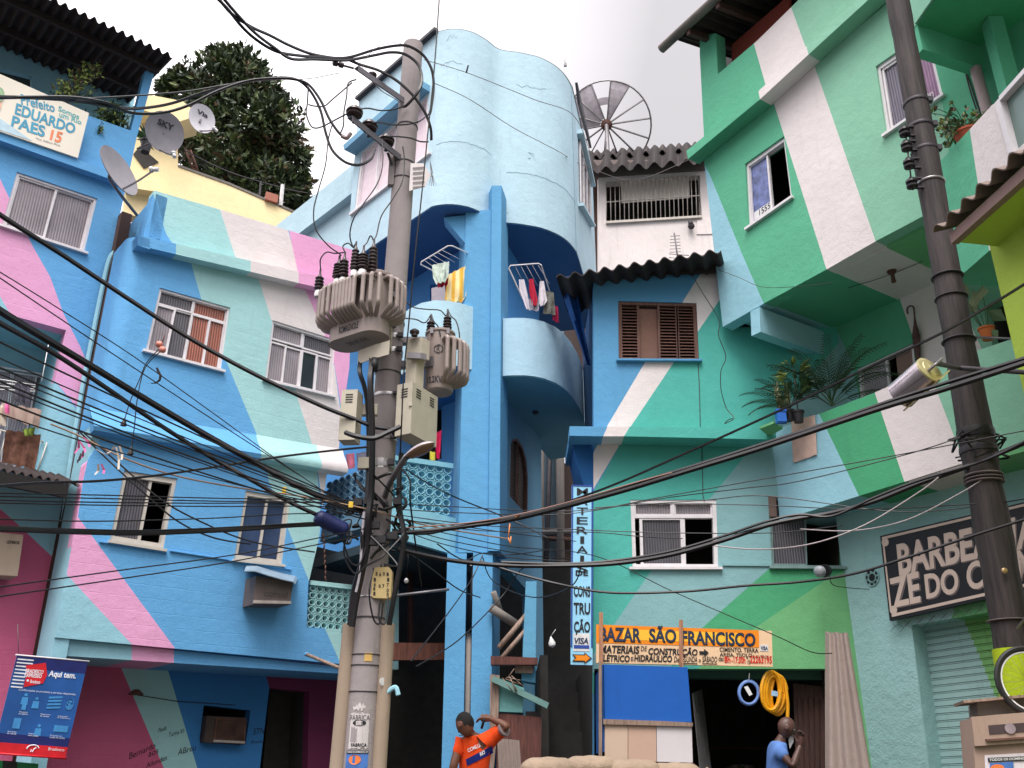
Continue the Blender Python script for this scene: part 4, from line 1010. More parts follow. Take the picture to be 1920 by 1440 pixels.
# parapet above the ledge
G2t = G2.mv(.02)
wall('parapet',G2t,[(1312,100),(1312,68),(1342,62),(1346,139),(1420,76),(1483,14),(1530,-34),(1800,-260),(1990,-260),(1990,-90),(1660,20),(1322,296)],GREEN,[
    (WHITE,[(1405,50),(1412,77),(1440,175),(1470,260),(1545,190),(1510,87),(1483,13),(1470,-20)]),
    (LGREEN,[(1470,-20),(1483,13),(1510,87),(1545,190),(1760,-10),(1990,-100),(1990,-300),(1500,-200)])],[],.2,hr)
# ledge
mb = MB(); Gl2 = G2.mv(-.24)
tp = [(1287,283),(1422,171),(1512,87),(1700,-86)]; bt = [(1290,298),(1425,186),(1516,102),(1704,-70)]
for i,m in enumerate((GREEN,WHITE,LGREEN)):
    f = [Gl2.at(*tp[i]),Gl2.at(*tp[i+1]),Gl2.at(*bt[i+1]),Gl2.at(*bt[i])]; mb.hexa(f,[q-G2.N*.235 for q in f],m)
mb.build('ledge',hr)
window(hr,G2,a1,[(.03,.52,.03,.97,simple('blue_poster_glass',rgb(96,108,158),rough=.3,var=.5,scale=9))],.05,.06)
Fv = flute(G2,3); Fp = flute(G2,4)
wv = window(hr,G2,a2,[(.06,.52,.05,.96,Fv),(.50,.96,.05,.96,Fp)],.05,.06)
mb = MB(); put_text(mb,G2,[(1731,172),(1743,167),(1745,177),(1733,182)],'RIO',PLASW,-.068,.01); qbox(mb,G2,[(1734,183),(1744,178),(1745,184),(1735,188)],0,1,0,1,-.072,-.068,simple('sticker_blue',rgb(90,130,180))); mb.build('sticker',wv)
mb = MB(); qbox(mb,G2,a1,.08,.50,.78,.90,-.072,-.066,PLASW); put_text(mb,G2,a1,'1555',INK,-.064,.01,sub=(.2,.46,.79,.88)); mb.build('number_sticker',hr)
zsf = (G2.at(1550,505).z+G2.at(1432,569).z+G2.at(1644,451).z)/3
# soffit, painted with the same stripes
def strip_z(z,pts,m,mb): mb.prism([onz(u,v,z) for u,v in pts],(0,0,.12),m)
mb = MB()
L = lambda P_,u,v: (lambda q: V((q.x,q.y,zsf)))(P_.at(u,v))
cols = [PALE,GREEN,WHITE,OLGREEN,GREEN]
fr = [L(G2,1355,613),L(G2,1432,569),L(G2,1550,505),L(G2,1644,453),L(G2,1760,390),L(G2,1990,262)]
bk = [p-G2.N*1.47 for p in fr]
for i in range(5): mb.prism([fr[i]-G2.N*.19,fr[i+1]-G2.N*.19,bk[i+1],bk[i]],(0,0,.14),cols[i])
mb.build('soffit',hr)
# left end wall of the overhang
mb = MB(); p = G2.at(1325,300); pb = L(G2,1355,613); zz = G2.at(1312,68).z
mb.hexa([pb-G2.N*.2,pb-G2.N*1.5,pb-G2.N*1.5+V((0,0,zz-zsf-.9)),pb-G2.N*.2+V((0,0,zz-zsf-.9))],[q+G2.d*.15 for q in (pb-G2.N*.2,pb-G2.N*1.5,pb-G2.N*1.5+V((0,0,zz-zsf-.9)),pb-G2.N*.2+V((0,0,zz-zsf-.9)))],PALE); mb.build('end_wall',hr)
mb = MB()
a = [G2.at(*p)-G2.N*.21 for p in ((1365,200),(1790,-80),(1790,330),(1390,520))]; b = [p-G2.N*1.3 for p in a]
for i in range(4): mb.face([a[i],a[(i+1) % 4],b[(i+1) % 4],b[i]],ROOM)
mb.face(b,ROOM); mb.build('room',hr)
# beam under the overhang
bm0 = G2.mv(-.02); q = [bm0.at(*p) for p in ((1407,584),(1424,576),(1426,622),(1409,630))]
mb = MB(); mb.hexa(q,[p-G2.N*1.5 for p in q],PALE); mb.build('beam',hr)
# balcony back wall
wq = [(1606,692),(1712,643),(1722,742),(1615,775)]; wq2 = [(1846,578),(1990,510),(1990,600),(1862,652)]
wall('balcony_wall',G2b,[(1540,600),(1687,500),(1990,330),(1990,800),(1540,900)],GREEN,[
    (AQUA,[(1500,560),(1569,620),(1592,667),(1650,900),(1500,950)]),
    (WHITE,[(1675,500),(1687,561),(1713,635),(1722,690),(1735,800),(1870,800),(1840,653),(1813,592),(1790,480)]),
    (LGREEN,[(1790,480),(1813,592),(1840,653),(1870,800),(1990,800),(1990,400)])],[wq,wq2],.15,hr)
mb = MB()
for w_ in (wq,wq2):
    a = [G2b.at(*p)-G2.N*.15 for p in w_]; b = [p-G2.N*.8 for p in a]
    for i in range(4): mb.face([a[i],a[(i+1) % 4],b[(i+1) % 4],b[i]],ROOM)
    mb.face(b,ROOM)
mb.build('room',hr)
wo = window(hr,G2b,wq,[(.02,.52,.02,.98,flute(G2b))],.05,.05,sill=False)
mb = MB(); qbox(mb,G2b,wq,.64,.95,.02,.98,-.10,-.08,plaster('pinkish_curtain',rgb(150,122,114))); mb.build('curtain',wo)
# balcony parapet
wall('balcony_parapet',G2p,[(1447,808),(1536,776),(1640,736),(1720,700),(1825,660),(1890,638),(1990,600),(1990,806),(1807,868),(1694,904),(1462,976)],PALE,[
    (DGREEN,[(1530,757),(1536,776),(1606,920),(1614,937),(1625,970),(1720,970),(1696,904),(1640,736),(1630,700)]),
    (WHITE,[(1630,700),(1640,736),(1696,904),(1710,950),(1830,920),(1800,847),(1751,719),(1740,680)]),
    (LGREEN,[(1740,680),(1751,719),(1800,847),(1830,920),(2000,900),(2000,560)])],[],.12,hr)
z0 = G2p.at(1600,933).z
ff = [G2p.at(u,v) for u,v in ((1462,976),(1612,931),(1702,902),(1808,867),(1990,806))]; ff = [V((p.x,p.y,z0)) for p in ff]
bb = [p-G2.N*.95 for p in ff]
mb = MB()
for i,m in enumerate((PALE,DGREEN,WHITE,OLGREEN)): mb.prism([ff[i]-G2.N*.02,ff[i+1]-G2.N*.02,bb[i+1],bb[i]],(0,0,.15),m)
mb.build('balcony_slab',hr)
# ground floor with the barber's rolling shutter
sq = [(1709,1172),(1990,1126),(1990,1520),(1752,1520)]
wall('ground_floor_wall',G2g,[(1560,900),(1990,760),(1990,1520),(1634,1520),(1576,1050)],AQUAW,[(OLGREEN,[(1783,1166),(1795,1182),(1990,1150),(1990,1060),(1800,1100)])],[sq],.28,hr)
mb = MB(); b0 = G2g.mv(.26)
n = 26
SH1,SH2 = plaster('shutter_aqua',rgb(158,192,190),bump=.1,dirt=.5),plaster('shutter_green',rgb(124,178,110),bump=.1,dirt=.5)
SQ = [(1728,1176),(1990,1132),(1990,1520),(1772,1520)]
for k in range(n):
    v0,v1 = k/n,(k+1)/n
    def sp_(u,v,d): return quad3(b0,SQ,u,v)+b0.N*d
    us_ = [0,max(.05,.34+.45*v0),1]
    for i,m in enumerate((SH1,SH2)):
        if us_[i] >= 1: continue
        ua,ub = us_[i],min(1,us_[i+1])
        pr = [(v0,-.014),(v0+.02*(v1-v0),.012),(v0+.72*(v1-v0),.014),(v0+.735*(v1-v0),-.016),(v0+.80*(v1-v0),-.016),(v0+.815*(v1-v0),.012),(v0+.955*(v1-v0),.012),(v0+.965*(v1-v0),-.014),(v1,-.014)]
        for j in range(len(pr)-1): mb.face([sp_(ua,pr[j][0],pr[j][1]),sp_(ub,pr[j][0],pr[j][1]),sp_(ub,pr[j+1][0],pr[j+1][1]),sp_(ua,pr[j+1][0],pr[j+1][1])],m)
mb.build('rolling_shutter',hr)
mb = MB(); cb = [G2g.at(*q) for q in ((1622,1070),(1647,1064),(1650,1096),(1625,1102))]
ctr = sum(cb,V())/4; ex = (cb[1]-cb[0]); ey = (cb[3]-cb[0])
R = ex.length/2
mb.prism([ctr+ex*.5*math.cos(a)*.42+ey*.5*math.sin(a)*.42+G2.N*.012 for a in [2*math.pi*i/14 for i in range(14)]],-G2.N*.011,INK)
for i in range(8):
    a = 2*math.pi*i/8+.2; t = V((0,0,0)); c_ = ctr+ex*.5*math.cos(a)*.78+ey*.5*math.sin(a)*.78
    mb.prism([c_+ex*.5*.19*math.cos(b)+ey*.5*.19*math.sin(b)+G2.N*.012 for b in [2*math.pi*k/6 for k in range(6)]],-G2.N*.011,INK)
mb.tube([ctr+ex*.5*math.cos(a)*.55+ey*.5*math.sin(a)*.55+G2.N*.012 for a in [2*math.pi*i/16 for i in range(17)]],.008,AQUAW,4)
mb.tube([ctr+ex*.5*math.cos(a)+ey*.5*math.sin(a)+G2.N*.012 for a in [2*math.pi*i/20 for i in range(21)]],.007,AQUAW,4)
mb.build('vent',hr)
# roof of the green house: tiled eave seen from below, gutter, corner post
Gv = G2.mv(-.42)
g0,g1 = Gv.at(1240,92),Gv.at(1345,-5); g1 = g1+(g1-g0).normalized()*3.2
mb = MB(); mb.tube([g0,g1],.075,plaster('mossy_gutter',rgb(112,104,98),dirt=.8,var=.35),12); mb.build('gutter',hr)
mb = MB(); e0 = g0+(g1-g0).normalized()*.25+V((0,0,.02)); e1 = g1+V((0,0,.02))
corrugated(mb,e0,e1,e1-G2.N*2.6+V((0,0,.55)),e0-G2.N*2.6+V((0,0,.55)),26,.04,ROOFD,nv=2); rf = mb.build('roof',hr)
for i in range(7):
    mb = MB(); t = .08+i*.15; p = e0*(1-t)+e1*t; mb.box(p-G2.N*.9+V((0,0,.05)),(.07,1.8,.11),DARKWOOD,((g1-g0).normalized(),(-G2.N+V((0,0,.21))).normalized(),V((0,0,1)))); mb.build('rafter',rf)
mb = MB(); b_ = G2.mv(1.1); f = [b_.at(*q) for q in ((1330,80),(1800,-300),(1800,60),(1340,200))]; mb.face(f,simple('dark_attic',(.02,.016,.015,1))); mb.build('attic_wall',hr)
mb = MB(); f = [G2.mv(.35).at(*q) for q in ((1372,84),(1480,-10),(1480,60),(1372,140))]; mb.prism(f,-G2.N*.05,plaster('red_brown_screen',rgb(128,58,46))); mb.build('red_panel',hr)
# ------------------------------------------------------------------ balcony block at the upper right
nR = (.993,.12)
G3 = Pl(*nR,5.46); G3u = Pl(*nR,5.95)
h3 = thing('balcony_block','green house wing at the top right with a white striped balcony and deep dark soffits','house',(5.6,7.6,.46))
wall('balcony_parapet',G3,[(1743,324),(1860,197),(1872,190),(1990,62),(1990,352),(1855,470),(1785,531)],GREEN,[
    (WHITE,[(1805,225),(1818,241),(1836,360),(1855,470),(1865,480),(2000,352),(2000,40)])],[[(1872,192),(1990,60),(1990,200),(1898,290)]],.12,h3)
mb = MB(); q = [(1872,192),(1990,60),(1990,200),(1898,290)]
qbox(mb,G3,q,0,1,0,1,-.07,-.05,simple('green_tinted_glass',rgb(116,138,132),rough=.15,var=.15,scale=2,bump=0)); wp = mb.build('balcony_glass',h3)
mb = MB(); qbox(mb,G3,q,-.03,.05,-.02,1,-.08,.02,ALU); qbox(mb,G3,q,.05,1,-.05,.03,-.08,.02,ALU); mb.build('frame',wp)
z3 = G3.at(1785,531).z; p = V((G3.at(1785,531).x,G3.at(1785,531).y,z3)); q = G3.at(1990,352)
dR = -G3.d if G3.d.y > 0 else G3.d
pe = p+dR*4
mb = MB(); slab(mb,[(p.x+.01,p.y),(pe.x+.01,pe.y),(pe.x+2.5,pe.y),(p.x+1.6,p.y+.25)],z3-.0,z3+.12,GREEN); mb.build('balcony_slab',h3)
# upper overhang: fascia and soffit, with a beam along the green wall
Pw = G2.at(1850,131); e0 = onz(1730,92,Pw.z); e1 = onz(1716,108,Pw.z); r_ = ray(1728,47); zu = CAM.z+r_.z/r_.y*e0.y; U = V((0,0,zu-Pw.z))
bd_ = (Pw-e0); mb = MB(); mb.hexa([e0,e1,e1+U,e0+U],[p+bd_*1.15 for p in (e0,e1,e1+U,e0+U)],GREEN); mb.build('beam',h3)
q = V((e0.x,e0.y,zu)); qe = q+dR*4
mb = MB(); slab(mb,[(q.x,q.y),(qe.x,qe.y),(qe.x+4,qe.y),(q.x+4,q.y+.5),(q.x+bd_.x*1.2,q.y+bd_.y*1.2),(e1.x+bd_.x*1.2,e1.y+bd_.y*1.2),(e1.x,e1.y)],zu,zu+.15,DGREEN); mb.build('soffit',h3)
lz = V((0,0,.012)); hz = V((0,0,1.2)); mb = MB(); f = [q+lz,qe+lz,qe+hz,q+hz]; mb.hexa([k+G3u.N*.03 for k in f],[k+G3u.N*.004 for k in f],LGREEN); mb.build('fascia',h3); mb = MB(); e2 = V((e1.x,e1.y,zu)); f = [q+lz+V((-.004,-.006,0)),e2+lz+V((-.004,-.006,0)),e2+hz+V((-.004,-.006,0)),q+hz+V((-.004,-.006,0))]; mb.hexa(f,[k+bd_ for k in f],LGREEN); mb.build('fascia',h3)
mb = MB(); a = G2.mv(-.12).at(1829,128); b = G2.mv(-.12).at(1856,225); mb.tube([a,b+(b-a)*.5],.06,plaster('grey_pvc_pipe',rgb(170,150,150)),10); mb.build('drain_pipe',h3)
mb = MB(); a = G2.mv(-.35).at(1866,130); mb.box((a.x+.10,a.y,zu-1.0),(.16,.16,1.98),GREEN); mb.build('post',h3)
mb = MB()
for du in (0,5): mb.tube(smooth_path([G2.mv(-.02).at(1808+du*.3,128),G2.mv(-.02).at(1822+du,180),G2.mv(-.02).at(1838+du,225)]),.008,DSTEEL,4)
mb.build('wire',h3)
# ------------------------------------------------------------------ lime house at the right edge
LM = Pl(.988,.156,4.84)
hl = thing('lime_house','lime green house cut off at the right edge under a wavy fibre cement roof','house',(4.4,5.8,.4))
dl = -LM.d if LM.d.y > 0 else LM.d
p = LM.at(1855,460); zt = p.z; p2 = p+dl*3.5
mb = MB(); f = [V((p.x,p.y,.4)),V((p2.x,p2.y,.4)),V((p2.x,p2.y,zt)),V((p.x,p.y,zt))]; mb.hexa(f,[q-LM.N*.15 for q in f],LIME); mb.build('wall',hl)
mb = MB(); f = [V((p.x,p.y,.4)),V((p.x+2,p.y+.3,.4)),V((p.x+2,p.y+.3,zt)),V((p.x,p.y,zt))]; mb.hexa([q+V((.16,0,0)) for q in f],[q+V((.16,-.15,0)) for q in f],LIME); mb.build('end_wall',hl)
LF = LM.mv(-.40); a = LF.at(1785,453); b = a+dl*3.5; zs_ = zt
mb = MB(); slab(mb,[(a.x,a.y),(b.x,b.y),(b.x+1.4,b.y),(p.x+1,p.y+.1)],a.z,a.z+.08,LIME); mb.build('soffit',hl)
mb = MB(); mb.hexa([a+LM.N*.01-V((0,0,.02)),b+LM.N*.01-V((0,0,.02)),b+LM.N*.01+V((0,0,.07)),a+LM.N*.01+V((0,0,.07))],[q-LM.N*.05 for q in (a-V((0,0,.02)),b-V((0,0,.02)),b+V((0,0,.07)),a+V((0,0,.07)))],plaster('fascia_pink_grey',rgb(140,116,110))); mb.build('fascia',hl)
e0 = a+LM.N*.10+V((0,.08,.13)); e1 = b+LM.N*.10+V((0,0,.13))
mb = MB(); corrugated(mb,e0,e1,e1-LM.N*2.2+V((0,0,.75)),e0-LM.N*2.2+V((0,0,.75)),19,.034,plaster('brown_fibre_cement',rgb(120,104,96),dirt=.7),nv=2,th=.012); mb.build('roof',hl)
# ------------------------------------------------------------------ signs
def board(name,label,pl,quad,th,mats,cat='sign',frame=None):
    t = thing(name,label,cat,quad3(pl,quad,.5,1))
    mb = MB(); qbox(mb,pl,quad,0,1,0,1,-th,0,mats); mb.build('panel',t); return t
# barber sign
bq = [(1650,1005),(1990,925),(1990,1091),(1668,1164)]
BS = G2g.mv(-.12)
t = board('barber_sign','black barber shop sign with cream letters and a cream border above the rolling shutter',BS,bq,.06,simple('black_board',rgb(24,24,30),rough=.5,bump=0))
CRM = plaster('cream_letter_paint',rgb(206,184,172),bump=.05,dirt=.4)
mb = MB()
for a in ((.012,.99,.02,.05),(.02,.99,.93,.965),(.012,.022,.09,.90)): qbox(mb,BS,bq,*a,0,.006,CRM)
for (u,v) in ((.03,.09),(.035,.89)): mb.lathe(quad3(BS,bq,u,v)+BS.N*.001,BS.N,[(.05,0),(.05,.007)],CRM,10)
mb.build('border',t)
mb = MB()
LSH = plaster('letter_shade',rgb(110,98,100),bump=.05)
for s,qd,ku in (('BARBE',[(1682,1019),(1829,985),(1836,1053),(1686,1078)],0),('ARIA',[(1898,969),(1985,949),(1985,1000),(1900,1020)],0),('ZÉ DO CARMO',[(1668,1080),(1990,1004),(1990,1082),(1676,1142)],0)):
    pass
def sub(q,u0,u1,v0,v1):
    P4 = q
    def f(u,v): return tuple((P4[0][i]*(1-u)+P4[1][i]*u)*(1-v)+(P4[3][i]*(1-u)+P4[2][i]*u)*v for i in (0,1))
    return [f(u0,v0),f(u1,v0),f(u1,v1),f(u0,v1)]
for s,qd in (('BARBEARIA',[(1681,1021),(1948,959),(1950,1022),(1687,1080)]),('ZE',[(1666,1086),(1723,1071),(1727,1129),(1676,1140)]),('DO',[(1733,1077),(1796,1064),(1799,1112),(1738,1124)]),('CARMO',[(1811,1056),(1985,1012),(1985,1075),(1815,1108)])):
    put_text(mb,BS,[(x+2.5,y+2) for x,y in qd],s,LSH,.004,.035); put_text(mb,BS,qd,s,CRM,.008,.03)
for s,qd in (('TEL.',[(1912,1113),(1950,1104),(1950,1118),(1912,1127)]),): put_text(mb,BS,qd,s,CRM,.006,.02)
mb.build('lettering',t)
# bird wire hanging over the sign and shutter
nt_ = thing('netting','thin knotted wire mesh hanging over the barber sign and down to the shutter','netting',G2g.at(1700,1150))
mb = MB(); Nt = BS.mv(-.04)
for i in range(9):
    u = 1670+i*23; dv = -.215*(u-1668); mb.tube([Nt.at(u,1150+dv+14),Nt.at(u+17,1164+dv+22),Nt.at(u+36,1150+dv+14)],.0025,DSTEEL,3); mb.tube([Nt.at(u,1168+dv+16),Nt.at(u+17,1150+dv+16),Nt.at(u+36,1168+dv+10)],.0025,DSTEEL,3)
mb.build('wire',nt_)
# bazaar sign
zq = [(1118,1171),(1447,1183),(1449,1250),(1118,1243)]; BZ = G1.mv(-.45)
CRB = plaster('cream_sign_board',rgb(232,196,158),bump=.05,dirt=.3); ORG = plaster('orange_sign_paint',rgb(238,138,30),bump=.05,dirt=.15); YEL = plaster('yellow_sign_paint',rgb(252,190,60),bump=.05,dirt=.1)
SBL = simple('sign_navy_paint',rgb(32,52,84),rough=.5,bump=0); SRED = simple('sign_red_paint',rgb(206,50,34),rough=.5,bump=0)
t = board('bazaar_sign','long hand painted orange and cream sign of the building materials bazaar',BZ,zq,.05,CRB)
mb = MB(); qbox(mb,BZ,zq,.0,.925,.0,.48,0,.004,ORG); qbox(mb,BZ,zq,.15,.82,.10,.38,.004,.006,YEL); mb.build('orange_band',t)
mb = MB()
z_ = lambda u0,u1,v0,v1: sub(zq,u0,u1,v0,v1)
NB = z_(.02,.90,.045,.44)
for s,a in (('BAZAR',(.02,.255,.06,.44)),('SÃO',(.30,.455,-.03,.43)),('FRANCISCO',(.485,.905,.08,.46))):
    put_text(mb,BZ,z_(*a),s,INK,.008,.035); put_text(mb,BZ,z_(a[0]+.003,a[1]-.003,a[2]+.02,a[3]-.02),s,SBL,.011,.005)
put_text(mb,BZ,z_(.02,.245,.53,.74),'MATERIAIS',INK,.006,.035,.15); put_text(mb,BZ,z_(.252,.288,.53,.66),'DE',INK,.006,.01,.15)
put_text(mb,BZ,z_(.295,.575,.53,.79),'CONSTRUÇÃO',INK,.006,.035,.15)
put_text(mb,BZ,z_(.02,.19,.74,.96),'ELÉTRICO',INK,.006,.035,.1); put_text(mb,BZ,z_(.197,.212,.82,.93),'E',INK,.006,.01); put_text(mb,BZ,z_(.215,.43,.72,.94),'HIDRÁULICO',INK,.006,.035,.1)
for s,a in (('De',(.44,.47,.78,.94)),('SEGUNDA',(.475,.572,.77,.93)),('a',(.58,.592,.84,.92)),('SÁBADO',(.60,.685,.72,.92)),('das',(.692,.722,.74,.88))): put_text(mb,BZ,z_(*a),s,INK,.006,.012,.15)
qbox(mb,BZ,zq,.475,.572,.955,.97,0,.006,INK); qbox(mb,BZ,zq,.60,.685,.95,.965,0,.006,INK)
put_text(mb,BZ,z_(.70,.92,.50,.64),'CIMENTO, TERRA',INK,.006,.02); put_text(mb,BZ,z_(.70,.885,.65,.78),'AREIA, TIJOLO',INK,.006,.02); put_text(mb,BZ,z_(.89,.98,.69,.78),'E OUTROS.',INK,.006,.0)
for s,a in (('8h',(.725,.76,.745,.92)),('-17:30h',(.765,.845,.745,.93)),('22263195',(.87,.995,.70,.92))): put_text(mb,BZ,z_(*a),s,SRED,.006,.03)
put_text(mb,BZ,z_(.85,.872,.76,.95),'Tel',INK,.006,.0)
qbox(mb,BZ,zq,.93,.978,.40,.58,0,.004,PLASW); put_text(mb,BZ,z_(.934,.974,.44,.54),'VISA',SBL,.008,.03)
q = [quad3(BZ,zq,u,v)+BZ.N*.006 for u,v in ((.585,.625),(.612,.625),(.612,.56),(.638,.66),(.612,.77),(.612,.71),(.585,.71))]; mb.prism(q,BZ.N*.003,INK)
mb.build('lettering',t)
for u,v0,v1 in ((1127,1148,1246),(1277,1162,1252)):
    bt_ = thing('wooden_batten','unpainted wooden batten nailed across the bazaar sign, '+('left one of two' if u < 1200 else 'right one of two'),'batten',BZ.mv(-.05).at(u,v1),'battens across the bazaar sign')
    mb = MB(); f = [BZ.mv(-.03).at(*q) for q in ((u-3.5,v0),(u+3.5,v0),(u+4,v1),(u-3,v1))]; mb.hexa(f,[p+V((0,.02,0)) for p in f],wood('batten_wood',rgb(164,116,88))); o = mb.build('slat',bt_)
# vertical sign
vq = [(1072,909),(1112,910),(1111,1247),(1070,1246)]; VS = G1.mv(-.4)
t = board('vertical_sign','tall narrow pale blue sign lettered downwards with an orange arrow at its foot',VS,vq,.05,plaster('sign_pale_blue',rgb(150,208,236),bump=.05,dirt=.25))
mb = MB()
for a in ((0,1,0,.008),(0,.07,.008,.91),(.93,1,.008,.91),): qbox(mb,VS,vq,*a,0,.006,simple('sign_border_blue',rgb(36,70,150)))
mb.build('border',t)
mb = MB(); v_ = lambda u0,u1,v0,v1: sub(vq,u0,u1,v0,v1)
y = .018
for ch in 'MATERIAIS':
    put_text(mb,VS,v_(.24 if ch != 'I' else .41,.76 if ch != 'I' else .59,y,y+.040),ch,INK,.006,.008); y += .0535
put_text(mb,VS,v_(.20,.78,.474,.505),'DE',INK,.006,.03)
for s,y0,y1 in (('CONS',.562,.622),('TRU',.655,.72)): put_text(mb,VS,v_(.12,.88,y0,y1),s,INK,.006,.03)
put_text(mb,VS,v_(.14,.88,.745,.835),'ÇÃO',INK,.006,.03)
qbox(mb,VS,vq,.12,.86,.836,.93,0,.004,PLASW); put_text(mb,VS,v_(.16,.80,.85,.885),'VISA',SBL,.008,.03,.2); qbox(mb,VS,vq,.14,.84,.898,.916,.004,.007,simple('sign_border_blue',rgb(36,70,150)))
q = [quad3(VS,vq,u,v)+VS.N*.006 for u,v in ((.06,.947),(.62,.947),(.62,.935),(.97,.965),(.62,.995),(.62,.984),(.06,.984),(.20,.965))]; mb.prism(q,VS.N*.003,INK)
q = [quad3(VS,vq,u,v)+VS.N*.010 for u,v in ((.14,.952),(.66,.952),(.66,.943),(.88,.965),(.66,.988),(.66,.979),(.14,.979),(.26,.965))]; mb.prism(q,VS.N*.003,ORG)
mb.build('lettering',t)
# election sign on the veranda
eq = [(-70,108),(167,212),(146,296),(-70,222)]; ES = L1.mv(-.16)
t = board('election_sign','cream election campaign banner with blue and orange letters fixed to the veranda parapet',ES,eq,.03,plaster('cream_banner',rgb(238,230,214),bump=.03,dirt=.12))
EBL = simple('banner_teal_blue',rgb(64,152,182),rough=.5,bump=0); EOR = simple('banner_orange',rgb(232,130,84),rough=.5,bump=0); EGR = simple('banner_sea_green',rgb(96,172,176),rough=.5,bump=0)
mb = MB()
for s,q,m,b_ in (('Prefeito',[(38,176),(102,194),(103,211),(40,196)],EBL,.02),('EDUARDO',[(31,193),(143,233),(139,252),(27,214)],EBL,.03),('PAES',[(24,216),(86,237),(83,258),(20,237)],EBL,.03),('15',[(97,243),(119,249),(113,269),(93,262)],EOR,.03),
                    ('Somos',[(110,198),(149,215),(148,224),(109,208)],EGR,.02),('um Rio',[(111,208),(154,226),(152,234),(111,219)],EGR,.02),('Vice: Adilson Pires',[(67,257),(113,271),(112,275),(67,261)],simple('grey_print',rgb(120,110,110),bump=0),0)):
    put_text(mb,ES,q,s,m,.004,b_)
mb.build('lettering',t)
mb = MB()   # edge of a printed portrait: soft green and skin shapes
for c,r,m in (((-6,178),14,simple('print_green',rgb(150,180,140),bump=0)),((-14,195),17,simple('print_skin',rgb(226,178,150),bump=0)),((6,248),0,None)):
    if m: mb.prism([ES.at(c[0]+r*math.cos(a),c[1]+r*1.1*math.sin(a),.002+.003*(r % 5)) for a in [2*math.pi*i/16 for i in range(16)]],ES.N*.001,m)
mb.prism([ES.at(*q,.003) for q in ((-60,206),(0,222),(40,250),(60,264),(0,244),(-60,224))],ES.N*.001,simple('print_sky',rgb(188,214,226),bump=0)); mb.build('picture',t)
# bank banner
kq = [(32,1228),(165,1240),(122,1422),(-14,1415)]; KB = L1.mv(-1.25)
kq = [(32,1228),(165,1240),(122,1422),(-14,1412)]
t = board('hanging_banner','blue and red bank service banner hanging on rods in front of the pink wall',KB,kq,.01,simple('banner_blue',rgb(34,84,150),rough=.4,var=.25,scale=2,bump=0),'banner')
mb = MB()
NV = simple('banner_navy',rgb(30,38,100),rough=.4,bump=0); RD = simple('banner_red',rgb(206,32,44),rough=.4,bump=0); WH = simple('banner_white',rgb(226,226,232),rough=.4,bump=0); LB = simple('banner_light_blue',rgb(66,138,196),rough=.4,bump=0)
for v0,v1,m in ((0,.13,NV),(.89,1,RD),(.80,.89,NV)): mb = MB(); qbox(mb,KB,kq,0,1,v0,v1,0,.002,m); mb.build('colour_band',t)
mb = MB()
for i in range(9): qbox(mb,KB,kq,.02,.24-(.06 if i > 1 else 0),.035+i*.036,.049+i*.036,.003,.004,WH)
mb.prism([quad3(KB,kq,u,v)+KB.N*.005 for u,v in ((.15,.10),(.41,.055),(.47,.18),(.44,.27),(.19,.325),(.19,.2))],KB.N*.001,RD)
k_ = lambda u0,u1,v0,v1: sub(kq,u0,u1,v0,v1)
for s,a,b_ in (('BRADESCO',(.17,.42,.13,.17),.03),('EXPRESSO',(.17,.41,.172,.212),.03),('Bradesco',(.27,.41,.235,.27),.02),('Aqui tem.',(.50,.88,.125,.205),.03),('Confira todos os produtos e serviços disponíveis.',(.14,.94,.335,.36),0),
                 ('Depósitos',(.22,.34,.56,.575),0),('em dinheiro',(.22,.35,.577,.592),0),('Pagamento',(.52,.66,.565,.58),0),('de contas',(.52,.64,.582,.597),0),('Solicitação',(.76,.90,.57,.585),0),('de empréstimo',(.76,.94,.587,.602),0),
                 ('Recarga',(.13,.25,.765,.78),0),('de celular',(.13,.26,.782,.797),0),('Saque',(.42,.50,.77,.785),0),('com cartão',(.42,.56,.787,.802),0),('Proposta de',(.72,.88,.772,.787),0),('cartão de crédito',(.72,.93,.789,.804),0),('Bradesco',(.74,.96,.90,.93),.0)):
    put_text(mb,KB,k_(*a),s,WH,.007,b_)
mb.lathe(quad3(KB,kq,.225,.255)+KB.N*.006,KB.N,[(.012,0),(.012,.001)],WH,10)
c = quad3(KB,kq,.52,.93)
mb.tube([c+KB.d*.055*math.cos(a)+V((0,0,.035*math.sin(a)))+KB.N*.004 for a in [math.pi*(.05+.95*i/12) for i in range(13)]],.006,WH,4)
mb.tube([c+KB.d*.0-V((0,0,.03))+KB.N*.004,c+V((0,0,.0))+KB.N*.004+KB.d*.012,c+KB.d*.03+V((0,0,.01))+KB.N*.004],.005,WH,4); mb.tube([c-KB.d*.015-V((0,0,.03))+KB.N*.004,c-KB.d*.012-V((0,0,.005))+KB.N*.004],.005,WH,4)
mb.build('print',t)
mb = MB()   # pictograms
def ico(u,v): return quad3(KB,kq,u,v)+KB.N*.004
for (u,v) in ((.25,.40),(.41,.43),(.53,.70)):
    mb.lathe(ico(u,v),KB.N,[(.016,0),(.016,.001)],LB,10); mb.prism([ico(u-.05,v+.10),ico(u+.05,v+.10),ico(u+.04,v+.025),ico(u-.04,v+.025)],KB.N*.001,LB)
mb.prism([ico(.23,.50),ico(.29,.50),ico(.29,.555),ico(.23,.555)],KB.N*.001,LB)
for k in range(4): mb.prism([ico(.57,.40+k*.035),ico(.76,.385+k*.035),ico(.76,.405+k*.035),ico(.57,.42+k*.035)],KB.N*.001,LB)
put_text(mb,KB,k_(.84,.92,.41,.50),'$',LB,.005,.02)
mb.tube([ico(.88+.055*math.cos(a),.455+.06*math.sin(a)) for a in [2*math.pi*i/14 for i in range(15)]],.003,LB,3)
